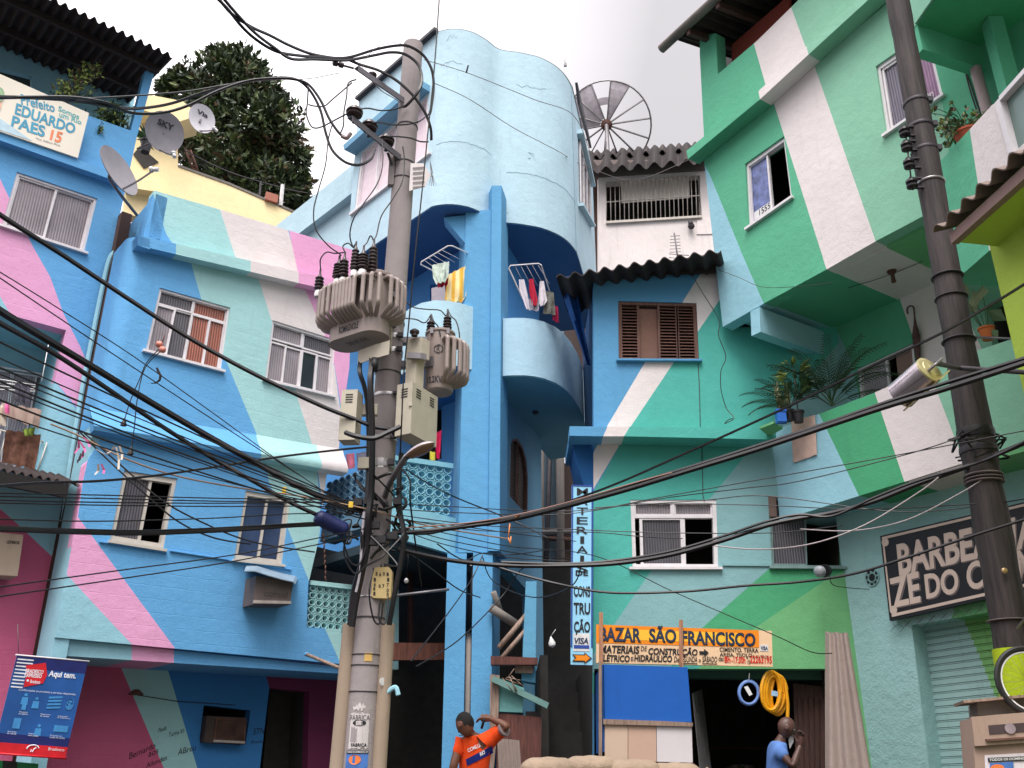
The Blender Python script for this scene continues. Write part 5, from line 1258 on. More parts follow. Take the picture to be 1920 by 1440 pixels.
mb.prism([ico(.17,.64),ico(.27,.64),ico(.27,.745),ico(.17,.745)],KB.N*.001,LB); mb.prism([ico(.74,.68),ico(.94,.68),ico(.94,.745),ico(.74,.745)],KB.N*.001,LB)
mb.build('pictograms',t)
mb = MB(); a,b = quad3(KB,kq,-.02,0),quad3(KB,kq,1.02,0); mb.tube([a,b],.008,ALU,6); mb.build('rod',t)
mb = MB(); a,b = quad3(KB,kq,-.02,1),quad3(KB,kq,1.02,1); mb.tube([a,b],.010,RD,6); mb.build('rod',t)
mb = MB(); a = quad3(KB,kq,.02,0); b = quad3(KB,kq,.97,0); m_ = KB.at(62,1090)
mb.tube([a,KB.at(33,1170)],.004,GCABLE,3); mb.tube([a,b],.003,GCABLE,3); mb.build('hanging_cord',t)
# ------------------------------------------------------------------ concrete utility pole
def pu(v): return 672+(775-672)*(1440-v)/1355.0
def pc(v,du=0,Y=8.0): return atY(pu(v)+du,v,Y)
pole = thing('concrete_pole','tall grey concrete utility pole carrying two transformers, steel arms and tangled cables','utility pole',(-1.23,8.0,.38))
PB,PT = pc(1440),pc(85); AX = (PT-PB).normalized(); PB = PB+AX*((.38-PB.z)/AX.z)
def at_pole(z): return PB+AX*((z-PB.z)/AX.z)
def prad(z): return .132-.026*(z-.38)/8.7
mb = MB(); mb.lathe(PB,AX,[(.134,0)]+[(prad(.38+h),h) for h in (.5,2,4,6,8)]+[(prad(9),(PT-PB).length)],CONC,24); mb.build('shaft',pole)
def pz_(v): return pc(v).z
for v,w,m in ((607,.03,BRIGHT),(637,.05,BRIGHT),(663,.05,BRIGHT),(702,.012,DSTEEL),(745,.03,BRIGHT),(826,.03,BRIGHT),(873,.07,BRIGHT),(240,.012,DSTEEL),(310,.012,DSTEEL),(340,.012,DSTEEL),(1013,.03,DSTEEL),(1122,.012,BRIGHT),(1160,.012,DSTEEL),(1229,.008,DSTEEL),(1249,.008,DSTEEL),(1298,.008,DSTEEL)):
    z = pz_(v); mb = MB(); r = prad(z)+.006; mb.lathe(at_pole(z-w/2),AX,[(r,0),(r+.002,w*.5),(r,w)],m,20)
    if w > .02: mb.box(at_pole(z)+V((.10,-.10,0)),(.05,.05,w*.8),DSTEEL)
    mb.build('band',pole)
ARM = V((-.59,-.81,0))
def angle_bar(p,q,w,mat,name='crossarm'):
    mb = MB(); d = (q-p).normalized(); s = d.cross(V((0,0,1))).normalized(); u = s.cross(d)
    mb.box((p+q)/2,((q-p).length,w,.008),mat,(d,s,u)); mb.box((p+q)/2-u*w/2+s*w/2,((q-p).length,.008,w),mat,(d,s,u)); return mb.build(name,pole)
GREYST = simple('zinc_arm',rgb(92,88,94),rough=.55,metal=.2)
u0 = at_pole(pz_(195)); uz = u0.z; ua = onz(668,126,uz); angle_bar(ua,u0+ARM*-.02,.07,GREYST)
l0 = at_pole(pz_(302)); lz = l0.z; la = onz(656,219,lz); angle_bar(la,l0,.07,GREYST)
mb = MB(); mb.tube([onz(727,283,lz)-V((0,0,.02)),at_pole(pz_(325))+V((-.10,-.05,0))],.014,GREYST,6); mb.build('brace',pole)
mb = MB(); mb.box(at_pole((pz_(295)+pz_(355))/2)+V((-.115,-.06,0)),(.06,.06,pz_(295)-pz_(355)),CONC); mb.build('bracket_plate',pole)
def insulator(p,axis,s,name='pin_insulator',parent=None):
    mb = MB(); mb.lathe(p,axis,[(.02*s,-.07*s),(.02*s,0),(.075*s,.015*s),(.08*s,.03*s),(.055*s,.04*s),(.085*s,.055*s),(.08*s,.075*s),(.05*s,.085*s),(.055*s,.10*s),(.03*s,.125*s),(.0,.13*s)],PORC,14)
    return mb.build(name,parent or pole)
ins = [onz(u,v,lz+.02) for u,v in ((664,219),(692,245),(724,272))]
for p in ins: insulator(p,(0,0,1),1.0)
insulator(onz(698,145,uz+.02),(0,0,1),.55)
mb = MB(); p = onz(668,132,uz); mb.lathe(p+V((-.02,-.03,0)),(-.9,-.3,.05),[(.012,0),(.012,.10),(.03,.11),(.03,.15),(.015,.16),(.03,.17),(.03,.21),(.01,.22)],PORC,10); mb.build('strain_insulator',pole)
# paper notice flapping on the pole
mb = MB(); nq = [(770,306),(793,306),(808,328),(797,350),(767,358)]; mb.prism([atY(u,v,7.86+(u-767)*.002) for u,v in nq],(0,.004,0),plaster('torn_paper',rgb(222,214,212),bump=.1,dirt=.6)); nb = mb.build('paper_notice',pole)
mb = MB()
for k in range(5): mb.prism([atY(u,v,7.85+(u-767)*.002) for u,v in ((774,314+k*9),(796,312+k*9),(796,315+k*9),(774,317+k*9))],(0,.001,0),simple('grey_print',rgb(120,110,110),bump=0))
mb.build('print',nb)
mb = MB()
for k in range(9):
    a = RU(-.6,.6); mb.tube([atY(806,300,7.9),atY(808+RU(-2,4),325,7.88),atY(812+16*math.sin(a),335+14*math.cos(a),7.86)],.002,DSTEEL,3)
mb.build('wire_ends',pole)
# posters and stickers wrapped round the shaft
def wrap(name,v0,v1,a0,a1,mat,lift=.003,jag=0,n=10,parent=None):
    z0,z1 = pz_(v1),pz_(v0); mb = MB(); bot = []; top = []
    for i in range(n+1):
        a = a0+(a1-a0)*i/n; d = V((math.sin(a),-math.cos(a),0))
        zb = z0+jag*RU(-1,1); ztp = z1+jag*RU(-1,1)
        bot.append(at_pole(zb)+d*(prad(z0)+lift)); top.append(at_pole(ztp)+d*(prad(z1)+lift))
    for i in range(n): mb.face([bot[i],bot[i+1],top[i+1],top[i]],mat)
    return mb.build(name,parent or pole)
def wrap_text(parent,s,v0,v1,a0,a1,mat,lift=.006,bold=.02):
    vs,fs = text_data(s,bold,0); z0,z1 = pz_(v1),pz_(v0); mb = MB(); out = []
    for x,y in vs:
        a = a0+(a1-a0)*x; z = z1+(z0-z1)*y; out.append(at_pole(z)+V((math.sin(a),-math.cos(a),0))*(prad(z)+lift))
    mb.mesh(out,fs,mat); return mb.build('lettering',parent)
PAPW = plaster('old_poster_paper',rgb(206,198,196),bump=.1,dirt=.8,var=.2)
p_ = wrap('torn_poster',1339,1404,-.62,.62,PAPW,jag=.012)
wrap_text(p_,'FÁBRICA',1340,1352,-.6,.62,simple('grey_ink',rgb(70,66,68),bump=0),bold=.0)
wrap_text(p_,'DE',1354,1361,-.2,.2,PAPW,.009); wrap_text(p_,'FÁBRICA',1393,1401,-.42,.56,INK,bold=.03)
mb = MB(); z = pz_(1357); mb.face([at_pole(z+.022*math.sin(t))+V((math.sin(.42*math.cos(t)),-math.cos(.42*math.cos(t)),0))*(prad(z)+.006) for t in [2*math.pi*i/18 for i in range(18)]],INK); mb.build('black_oval',p_)
p_ = wrap('torn_poster',1366,1392,-.5,-.1,plaster('peeled_grey',rgb(150,142,142),bump=.2,dirt=.6),lift=.0045,jag=.012)
p_ = wrap('sunday_poster',1408,1475,-.75,.72,simple('poster_blue',rgb(70,112,178),rough=.5,var=.4,scale=6,bump=0))
wrap('poster_heading',1408,1414,-.72,.7,INK,.005,parent=p_); wrap_text(p_,'TODOS OS DOMINGOS, NO',1409,1413,-.66,.66,PASW if False else PLASW,.008,.02)
mb = MB(); z = pz_(1425); mb.face([at_pole(z+.035*math.sin(t))+V((math.sin(-.12+.38*math.cos(t)),-math.cos(-.12+.38*math.cos(t)),0))*(prad(z)+.006) for t in [2*math.pi*i/18 for i in range(18)]],simple('poster_orange',rgb(226,120,60),bump=0)); mb.build('printed_shape',p_)
p_ = wrap('yellow_sticker',1227,1243,.0,.5,plaster('yellow_sticker_paper',rgb(204,166,96),dirt=.5)); 
wrap('white_sticker',868,884,-.1,.3,PLASW)
mb = MB(); z0 = pz_(1280); p = at_pole(z0)+V((.155,-.09,0)); mb.lathe(p,(.75,-.66,0),[(.032,0),(.032,.004)],PLASW,12); mb.build('round_sticker',pole)
wrap('dirty_tape_residue',1323,1333,-.5,.3,PAPW,jag=.02)
# half-round cable guards at the foot
GUARD = plaster('beige_guard',rgb(158,140,122),dirt=.5,bump=.15)
for sgn,top_v,lab in ((-1,1171,'l'),(1,1171,'r')):
    zt = pz_(top_v); mb = MB(); a = at_pole(.38)+V((sgn*.175,-.02,0)); b = at_pole(zt)+V((sgn*.158,-.02,0))
    mb.tube([a,b],.062,GUARD,14); mb.box((a+b)/2+V((-sgn*.05,-.015,0)),(.05,.02,(b-a).length),GUARD,(V((1,0,0)),V((0,1,0)),(b-a).normalized())); mb.build('cable_guard',pole)
mb = MB(); mb.tube(smooth_path([at_pole(pz_(1300))+V((.19,-.05,0)),at_pole(pz_(1290))+V((.26,-.06,0)),at_pole(pz_(1300))+V((.29,-.07,-.02))]),.02,PALE,7); mb.build('pipe_stub',pole)
# ------------------------------------------------------------------ transformers
E1 = V((.837,-.547,0)); NF = V((-.547,-.837,0))
bt = thing('power_transformer','large grey finned transformer with brown bushings on the left of the concrete pole','transformer',(-1.42,7.68,5.3))
C = V((-1.40,7.66,0)); zb,zt = 5.27,5.85; HA,RR = .165,.15
def race(s,off=0):        # s in [0,1): perimeter, returns point and outward normal
    Lp = 2*HA; Pm = 2*Lp+2*math.pi*RR; d = s % 1*Pm
    if d < Lp: return C+E1*(-HA+d)+NF*RR,NF
    d -= Lp
    if d < math.pi*RR: a = d/RR; n = NF*math.cos(a)+E1*math.sin(a); return C+E1*HA+n*RR,n
    d -= math.pi*RR
    if d < Lp: return C+E1*(HA-d)-NF*RR,-NF
    d -= Lp; a = d/RR; n = -NF*math.cos(a)-E1*math.sin(a); return C-E1*HA+n*RR,n
per = [race(i/48)[0] for i in range(48)]
mb = MB()
def loft(mb,pr,mat):
    rows = [[C+(p-C)*k+V((0,0,z)) for p in per] for k,z in pr]; n = len(per)
    for j in range(len(rows)-1):
        for i in range(n): mb.face([rows[j][i],rows[j][(i+1) % n],rows[j+1][(i+1) % n],rows[j+1][i]],mat,True)
    mb.face(rows[0],mat); mb.face(rows[-1],mat)
loft(mb,[(1.0,zb),(1.0,zt)],TANK); mb.build('tank',bt)
mb = MB(); loft(mb,[(1.06,zt),(1.07,zt+.012),(1.07,zt+.03),(1.0,zt+.045)],TANK); mb.build('lid',bt)
def fin(parent,p,n,z0,z1,depth,r=.017,mat=TANK):
    mb = MB(); k = .07
    pts = [p-n*.02+V((0,0,z1)),p+n*(depth-k)+V((0,0,z1)),p+n*depth*.97+V((0,0,z1-k*.45)),p+n*depth+V((0,0,z1-k*1.3)),p+n*depth+V((0,0,z0+k*1.4)),p+n*depth*.96+V((0,0,z0+k*.6)),p+n*(depth-k)+V((0,0,z0)),p-n*.02+V((0,0,z0-.03))]
    mb.tube(smooth_path(pts,4),r,mat,8); mb.build('cooling_fin',parent)
Pm = 4*HA+2*math.pi*RR
for s in [-.13+i*.027 for i in range(6)]+[.045+i*.0255 for i in range(7)]+[.235+i*.0255 for i in range(3)]+[.325+i*.0255 for i in range(6)]+[.62+i*.05 for i in range(4)]:
    p,n = race(s % 1); p = V((p.x,p.y,0)); fin(bt,p,n,5.45,5.81,.12,.0205)
def bushing(parent,p,h,s=1.0,sheds=5,lean=V((0,0,1))):
    mb = MB(); pr = [(.03*s,0),(.03*s,.03*s)]
    for i in range(sheds):
        z = .035*s+i*(h-.07*s)/sheds; st = (h-.07*s)/sheds
        pr += [(.028*s,z),(.055*s-.002*i,z+st*.25),(.055*s-.002*i,z+st*.45),(.028*s,z+st*.7)]
    pr += [(.022*s,h-.03*s),(.012*s,h),(.01*s,h+.05),(0,h+.055)]
    mb.lathe(p,lean,pr,PORC,14); o = mb.build('bushing',parent)
    mb = MB(); mb.lathe(p,lean,[(.04*s,-.05),(.045*s,-.02),(.035*s,.012)],PLASW,12); mb.build('collar',o); return p+V(lean).normalized()*(h+.05)
tops = []
for (u,v,h,s,sh) in ((597,548,.20,.85,4),(633,527,.22,1.0,5),(643,524,.24,.9,5),(664,510,.27,.8,6),(679,509,.22,.95,5),(697,517,.34,.95,7)):
    zz = zt-.02 if u > 600 else zt-.05
    p = onz(u,v,zz); tops.append(bushing(bt,p,h,s,sh))
mb = MB(); mb.box(C+V((0,0,zt+.05))+E1*.05,(.05,.02,.05),DSTEEL); mb.build('lifting_lug',bt)
def curved_text(parent,s,s0,s1,z0,z1,mat,bold=.02):
    vs,fs = text_data(s,bold,0); mb = MB(); out = []
    for x,y in vs:
        p,n = race((s0+(s1-s0)*x) % 1); out.append(V((p.x,p.y,z1+(z0-z1)*y))+n*.003)
    mb.mesh(out,fs,mat); mb.build('lettering',parent)
curved_text(bt,'ROMAGNOLE',.035,.18,zb+.045,zb+.115,INK,.015)
mb = MB(); vs,fs = text_data('30 KVA',.01,0)
mb.mesh([C+E1*(-.12+.24*x)+NF*(.05-.07*(1-y)*-1-.07)+V((0,0,zb-.003)) for x,y in vs],fs,simple('faded_stencil',rgb(90,84,84),bump=0)); mb.build('lettering',bt)
mb = MB(); p,n = race(.21); mb.box(V((p.x,p.y,5.66))+n*.02,(.04,.03,.16),DSTEEL,(E1,n,V((0,0,1)))); mb.build('tap_switch',bt)
mb = MB(); mb.box(C-NF*.22+E1*.1+V((0,0,5.55)),(.12,.22,.08),STEEL,(E1,NF,V((0,0,1)))); mb.box(C-NF*.22+E1*.1+V((0,0,5.85)),(.12,.22,.08),STEEL,(E1,NF,V((0,0,1)))); mb.build('mounting_bracket',bt)
# box under it
def pbox(parent,name,c,l,r,vb,Yc,mat,z=None):
    Cc = atY(c[0],c[1],Yc); Lp = onz(l[0],l[1],Cc.z); Rp = onz(r[0],r[1],Cc.z); z0 = atY(vb[0],vb[1],Yc).z
    ea,eb = (Lp-Cc),(Rp-Cc); eb = eb if eb.length < .8 else eb.normalized()*.5
    pts = [Cc,Cc+ea,Cc+ea+eb,Cc+eb]; mb = MB(); mb.prism(pts,(0,0,z0-Cc.z),mat); o = mb.build(name,parent); return o,Cc,ea,eb,z0
jb = thing('junction_box','beige junction box hanging right below the big transformer','box',(-1.3,7.6,5.0))
o,Cc,ea,eb,z0 = pbox(jb,'case',(703,646),(672,657),(731,638),(706,672),7.55,CAB)
mb = MB(); mb.box(at_pole(5.45)+V((-.02,-.17,0)),(.10,.10,.36),CAB); mb.build('riser',jb)
mb = MB(); mb.tube([Cc+ea*.3+eb*.4+V((0,0,z0-Cc.z)),Cc+ea*.3+eb*.4+V((0,0,z0-Cc.z-.12))],.035,BLACK,8); mb.build('gland',jb)
st_ = thing('small_transformer','smaller round grey transformer marked 13.2KV to the right of the concrete pole','transformer',(-.69,8.05,4.9))
C2 = V((-.69,8.05,0)); R2 = .135; zb2,zt2 = 4.93,5.52
mb = MB(); mb.lathe(C2+V((0,0,zb2)),(0,0,1),[(R2*.97,0),(R2,.01),(R2,zt2-zb2)],TANK,28); mb.build('tank',st_)
mb = MB(); mb.lathe(C2+V((0,0,zt2)),(0,0,1),[(R2*1.08,0),(R2*1.08,.02),(R2*.9,.035)],TANK,28); mb.build('lid',st_)
for k in range(7):
    a = math.radians(20+k*15); n = V((math.sin(a),-math.cos(a),0)); fin(st_,C2+n*R2,n,5.02,5.42,.13,.021)
t2 = [bushing(st_,onz(807,632,zt2+.02),.20,.85,4),bushing(st_,onz(838,633,zt2+.02),.26,.9,6)]
def cyl_text(parent,s,a0,a1,z0,z1,mat,bold=.02):
    vs,fs = text_data(s,bold,0); mb = MB()
    mb.mesh([C2+V((math.sin(a0+(a1-a0)*x),-math.cos(a0+(a1-a0)*x),0))*(R2+.003)+V((0,0,z1+(z0-z1)*y)) for x,y in vs],fs,mat); mb.build('lettering',parent)
cyl_text(st_,'13.2KV',-.80,.30,4.975,5.045,INK,.03); cyl_text(st_,'R',-.13,.10,5.29,5.35,INK,.0)
mb = MB(); 
for k in range(6):
    a = math.pi/3*k; b = a+math.pi/3*.8; P6 = lambda t: C2+V((math.sin(-.015+.30*math.cos(t)),-math.cos(-.015+.30*math.cos(t)),0))*(R2+.004)+V((0,0,5.32+.042*math.sin(t)))
    mb.tube([P6(a),P6(a+(b-a)*.5),P6(b)],.004,INK,4)
mb.build('emblem',st_)
mb = MB(); a = -.62; n = V((math.sin(a),-math.cos(a),0)); mb.box(C2+n*(R2+.01)+V((0,0,5.19)),(.085,.015,.10),STEEL,(V((n.y,-n.x,0)),n,V((0,0,1)))); mb.build('rating_plate',st_)
for k in (-.5,.6):
    mb = MB(); n = V((math.sin(k),-math.cos(k),0)); mb.box(C2+n*(R2+.012)+V((0,0,zt2-.01)),(.03,.03,.06),STEEL); mb.build('lid_clamp',st_)
mb = MB(); mb.box((C2+at_pole(5.3))/2+V((0,0,5.3-2.6-.02 if False else 0)),(.3,.06,.06),STEEL); 
mb = MB(); m_ = (V((C2.x,C2.y,5.2))+at_pole(5.2))/2; mb.box(m_,(.34,.08,.06),STEEL); mb.box(m_+V((0,0,.25)),(.34,.08,.06),STEEL); mb.build('mounting_bracket',st_)
# beige boxes between pole and small transformer
ab = thing('switch_box','stepped beige switch box squeezed between the concrete pole and small transformer','box',(-.9,7.9,4.95))
pbox(ab,'upper_case',(791,632),(762,636),(806,640),(791,668),7.75,CAB); pbox(ab,'lower_case',(781,664),(762,666),(796,672),(780,722),7.78,CAB)
o,Cc,ea,eb,z0 = pbox(ab,'clamp',(789,661),(764,660),(800,664),(789,672),7.74,STEEL)
mb = MB(); q = onz(777,630,atY(791,632,7.75).z); mb.lathe(q,(0,0,1),[(.03,0),(.03,.02),(.045,.03),(.045,.05),(.02,.07)],PORC,10); mb.build('bushing',ab)
def louvres(parent,Cc,e,z1,z0,rows,t0,t1,f0,out):
    mb = MB()
    for k in range(rows):
        z = z1-(z1-z0)*(f0+.05*k); p0,p1 = Cc+e*t0,Cc+e*t1
        mb.box(V(((p0.x+p1.x)/2,(p0.y+p1.y)/2,z))+out*.002,((p1-p0).length,.006,.007),INK,(e.normalized(),out,V((0,0,1))))
    mb.build('vent_slots',parent)
cl = thing('meter_cabinet','beige louvred steel cabinet at the left of the concrete pole below the large transformer','cabinet',atY(655,830,7.6))
o,Cc,ea,eb,z0 = pbox(cl,'case',(671,730),(641,731),(681,742),(664,824),7.55,CAB)
outL = V((ea.y,-ea.x,0)).normalized(); outL = outL if outL.y < 0 else -outL
louvres(o if False else cl,Cc,ea,Cc.z,z0,4,.28,.72,.10,outL)
mb = MB(); mb.box(Cc+eb*1.0+V((.06,.05,-.12)),(.14,.06,.10),CAB); mb.build('stand_off',cl); mb = MB(); mb.box(Cc+eb*1.0+V((.06,.05,-.62)),(.14,.06,.10),CAB); mb.build('stand_off',cl)
cr = thing('meter_cabinet','larger beige louvred steel cabinet at the right of the concrete pole above the street lamp','cabinet',atY(780,820,7.7))
o,Cc,ea,eb,z0 = pbox(cr,'case',(774,715),(745,722),(821,745),(770,812),7.55,CAB)
outA = V((ea.y,-ea.x,0)).normalized(); outA = outA if outA.y < 0 else -outA; outB = V((eb.y,-eb.x,0)).normalized(); outB = outB if outB.x > 0 else -outB
louvres(cr,Cc,ea,Cc.z,z0,4,.3,.7,.12,outA); louvres(cr,Cc,eb,Cc.z,z0,4,.15,.32,.10,outB); louvres(cr,Cc,eb,Cc.z,z0,4,.68,.85,.10,outB)
mb = MB(); mb.box(Cc+ea*.06+outA*.006+V((0,0,(z0-Cc.z)*.45)),(.03,.012,.03),CAB); mb.build('lock',cr)
mb = MB(); p = Cc+ea*.75+outA*.0; q_ = atY(657,808,7.5)
pth = [atY(648,811,7.46),atY(668,818,7.4),atY(700,822,7.42),atY(725,812,7.45),atY(750,800,7.5)]
# number plate box
nb_ = thing('numbered_box','cream metal box with stencilled numbers strapped to the front of the concrete pole','box',at_pole(pz_(1090))+V((.1,-.2,0)))
NBp = Pl(.06,1,7.78); nq = [(699,1064),(735,1064),(733,1121),(696,1119)]
CREAM = plaster('cream_enamel',rgb(206,182,128),bump=.1,dirt=.4)
mb = MB(); pts = [NBp.at(*q) for q in ((698,1072),(704,1064),(729,1063),(735,1070),(733,1119),(728,1122),(700,1121),(696,1117))]; mb.prism(pts,(0,.10,0),CREAM); mb.build('case',nb_)
mb = MB()
STN = simple('stencil_black',rgb(40,36,34),bump=0)
for s,u,v in (('3',706,1076),('6',713,1077),('0',720,1076),('1',727,1077),('1',703,1087),('1',728,1087),('6',703,1096),('7',727,1097),('0',712,1099),('7',719,1099),('8',702,1104),('0',727,1107),('1',702,1113),('0',727,1115)):
    put_text(mb,NBp,[(u-2,v-3.5),(u+2,v-3.5),(u+2,v+3.5),(u-2,v+3.5)],s,STN,.003,.03)
mb.build('lettering',nb_)
for u in (703,712,721,729): mb = MB(); mb.tube([NBp.at(u,1065)+V((0,.05,0)),NBp.at(u,1056)+V((0,.05,0))],.012,BLACK,6); mb.build('gland',nb_)
# street lamp
sl = thing('street_lamp','cobra head street lamp with dusty brown glass on the concrete pole below the right cabinet','street lamp',atY(735,905,7.8))
mb = MB(); mb.tube(smooth_path([atY(722,930,7.9),atY(730,908,7.78),atY(745,882,7.6),atY(762,856,7.42)]),.026,STEEL,10); mb.build('arm',sl)
h0 = atY(756,862,7.45); h1_ = atY(816,829,7.3); ax_ = (h1_-h0); Lh = ax_.length; ax_.normalize(); sd_ = ax_.cross(V((0,0,1))).normalized(); upv = sd_.cross(ax_)
tilt = (upv*.8-sd_*.0).normalized()
def headshape(t,a,lo):
    w = .5*Lh*.56*(math.sin(math.pi*min(1,.06+t*.98))**.55)*(.55+.5*t); 
    hh = w*(.62 if not lo else .45)
    return h0+ax_*Lh*t+sd_*math.cos(a)*w+upv*math.sin(a)*hh
for lo,nm,m in ((False,'housing',simple('lamp_housing_grey',rgb(170,164,168),rough=.4,metal=.2)),(True,'glass',plaster('dusty_lamp_glass',rgb(132,104,84),bump=.1,dirt=.8,rough=.3))):
    mb = MB(); rows = []
    ts = [.01+.98*i/12 for i in range(13)] if not lo else [.22+.74*i/12 for i in range(13)]
    for t in ts: rows.append([headshape(t,(math.pi*k/10 if not lo else -math.pi*k/10),lo)*1.0 for k in range(11)])
    for i in range(12):
        for k in range(10): mb.face([rows[i][k],rows[i][k+1],rows[i+1][k+1],rows[i+1][k]],m,True)
    if not lo:
        for i in range(12): mb.face([rows[i][0],rows[i][10],rows[i+1][10],rows[i+1][0]],m)
    mb.build(nm,sl)
# ------------------------------------------------------------------ old wooden pole at the right
wp_ = thing('wooden_pole','dark weathered wooden utility pole on the right with a lime painted foot','utility pole',(3.66,7.0,.35))
QT,QB = atY(1672,-60,7.0),atY(1897,1190,7.0); QX = (QB-QT).normalized(); QG = QT+QX*((QT.z-.35)/-QX.z)
def wpt(v): return atY(1672+225*(v+60)/1250.0,v,7.0)
mb = MB(); L_ = (QT-QG).length; pr = []
random.seed(11)
for i in range(40):
    t = i/39; pr.append((.150-.052*t+RU(-.007,.007),L_*t))
mb.lathe(QG,-QX,pr,POLEW,20); mb.build('shaft',wp_)
zl_ = wpt(1218).z; zq_ = QG.z
mb = MB(); h = (zl_-zq_)/-QX.z; mb.lathe(QG,-QX,[(.156,0),(.150,h)],plaster('lime_pole_paint',rgb(170,190,30),dirt=.5),20); mb.build('painted_foot',wp_)
for v,w,m in ((195,.03,DSTEEL),(240,.03,DSTEEL),(285,.03,DSTEEL),(345,.02,BRIGHT),(520,.012,DSTEEL),(560,.010,DSTEEL),(640,.012,DSTEEL),(815,.08,BLACK),(845,.05,DSTEEL),(893,.015,GCABLE),(900,.012,GCABLE),(906,.012,GCABLE),(1165,.008,GCABLE)):
    c = wpt(v); r = .098+.052*(v+60)/1250*.95; mb = MB(); mb.lathe(c+QX*w/2,-QX,[(r+.008,0),(r+.013,w/2),(r+.008,w)],m,18)
    if v < 300: mb.box(c+V((.10,-.06,0)),(.05,.05,.05),DSTEEL)
    mb.build('band',wp_)
rk0,rk1 = wpt(240),wpt(352)
for k,v in enumerate((248,275,308,345)):
    c = atY(1700+ (v-248)*.14-4,v,6.93); mb = MB()
    mb.lathe(c-V((0,0,.045)),(0,0,1),[(.03,0),(.048,.012),(.05,.03),(.028,.045),(.05,.06),(.048,.08),(.03,.09)],simple('dark_porcelain',rgb(40,36,40),rough=.3),12); mb.build('spool_insulator',wp_)
    mb = MB(); mb.box((c+wpt(v)+V((-.10,-.03,0)))/2+V((0,0,.05)),(.12,.03,.012),DSTEEL); mb.box((c+wpt(v)+V((-.10,-.03,0)))/2-V((0,0,.05)),(.12,.03,.012),DSTEEL); mb.build('clevis',wp_)
mb = MB(); mb.tube([atY(1697,240,6.93),atY(1711,356,6.93)],.008,DSTEEL,5); mb.build('rack_rod',wp_)
mb = MB(); p = wpt(1078)+V((-.05,-.15,0)); mb.lathe(p,(0,-1,0),[(.022,0),(.022,.012),(.01,.018)],simple('brass_tag',rgb(180,150,110),rough=.4,metal=.6),10); mb.build('number_tag',wp_)
mb = MB()
random.seed(5)
for k in range(16):
    a = RU(0,6.28); c = wpt(835+RU(-22,22)); d = V((math.cos(a),math.sin(a),0)); mb.tube(smooth_path([c+d*.15,c+d*.21+V((0,0,RU(-.1,.1))),c+V((math.cos(a+1),math.sin(a+1),0))*.17]),.008,CABLE,4)
mb.build('cable_tangle',wp_)
# floodlight on its pipe
fl_ = thing('floodlight','drum shaped metal floodlight with a chrome body on a pipe beside the wooden pole','floodlight',atY(1715,740,6.6))
a_,b_ = atY(1689,741,6.72),atY(1742,694,6.45); d_ = (b_-a_).normalized(); 
CHR = simple('dull_chrome',rgb(176,166,172),rough=.22,metal=.85,var=.1)
GOLD = simple('yellowed_chrome',rgb(196,184,140),rough=.3,metal=.5)
mb = MB(); mb.lathe(a_,d_,[(.118,0),(.115,.05),(.112,(b_-a_).length-.02),(.108,(b_-a_).length)],CHR,28); mb.build('reflector',fl_)
mb = MB(); mb.lathe(b_,d_,[(.112,-.005),(.112,.01),(.10,.016),(.075,.018),(.07,.026),(.03,.028),(.02,.034)],GOLD,28); mb.build('end_cap',fl_)
mb = MB(); dn = d_.cross((a_-CAM).normalized()).normalized(); sdv = dn.cross(d_); mb.box((a_+b_)/2-dn*.10+d_*.02,((b_-a_).length+.08,.22,.012),GOLD,(d_,sdv,dn)); mb.build('base_frame',fl_)
mb = MB(); mb.tube(smooth_path([b_+sdv*.09,b_+d_*.09+sdv*.09,b_+d_*.10,b_+d_*.09-sdv*.06,b_-sdv*.06]),.012,STEEL,6); mb.build('yoke',fl_)
mb = MB(); mb.tube([b_+d_*.08,atY(1800,690,6.7),atY(2010,704,6.2)],.02,DSTEEL,8); mb.build('support_pipe',fl_)
# ------------------------------------------------------------------ cables
def cable(label,pts,r,mat=None,group=None,name='overhead_cable',cat='cable',k=6,n=5):
    P_ = smooth_path([atY(*q) if isinstance(q,tuple) and len(q) == 3 else q for q in pts],k)
    mb = MB(); mb.tube(P_,r,mat or CABLE,n); return tag(mb.build(name),label,cat,group)
G_TOP = 'insulated high voltage cables at the head of the concrete pole'
cable('outermost of the thick black cables looping over the concrete pole top',[(395,-14,6.0),(425,15,6.2),(455,52,6.5),(485,78,6.7),(520,97,6.9),(560,104,7.1),(600,107,7.3),(650,108,7.5),(706,92,7.6),(747,85,7.65),(770,88,7.7),(795,105,7.8),(810,132,7.85),(813,165,7.9),(808,205,7.9),(804,216,7.9)],.0155,None,G_TOP)
cable('inner thick black cable curling round the front of the concrete pole top',[(410,-14,6.05),(440,22,6.3),(478,62,6.6),(515,90,6.85),(545,110,7.0),(590,111,7.2),(640,113,7.4),(664,111,7.5),(704,103,7.6),(733,98,7.65),(760,102,7.7),(784,121,7.75),(791,147,7.75),(785,170,7.7),(764,196,7.75),(755,200,7.8)],.0155,None,G_TOP)
cable('thick black cable crossing in front of the concrete pole head to its right side',[(402,-14,6.1),(432,24,6.3),(470,50,6.55),(505,66,6.8),(540,84,7.0),(580,100,7.2),(620,108,7.4),(647,110,7.5),(675,121,7.55),(710,132,7.6),(741,149,7.65),(768,172,7.7),(787,195,7.75),(800,217,7.8),(808,242,7.85),(809,263,7.9)],.0155,None,G_TOP)
cable('black cable sagging lowest between the left edge and the lower steel arm',[(-40,181,5.6),(60,183,5.9),(150,190,6.3),(215,201,6.6),(262,203,6.8),(320,194,7.0),(380,174,7.1),(440,157,7.2),(500,147,7.3),(550,147,7.35),(579,167,7.4),(600,205,7.4),(610,247,7.4),(622,280,7.4),(643,301,7.4),(664,309,7.4),(681,307,7.4),(697,296,7.45),(703,280,7.5)],.0145,None,G_TOP)
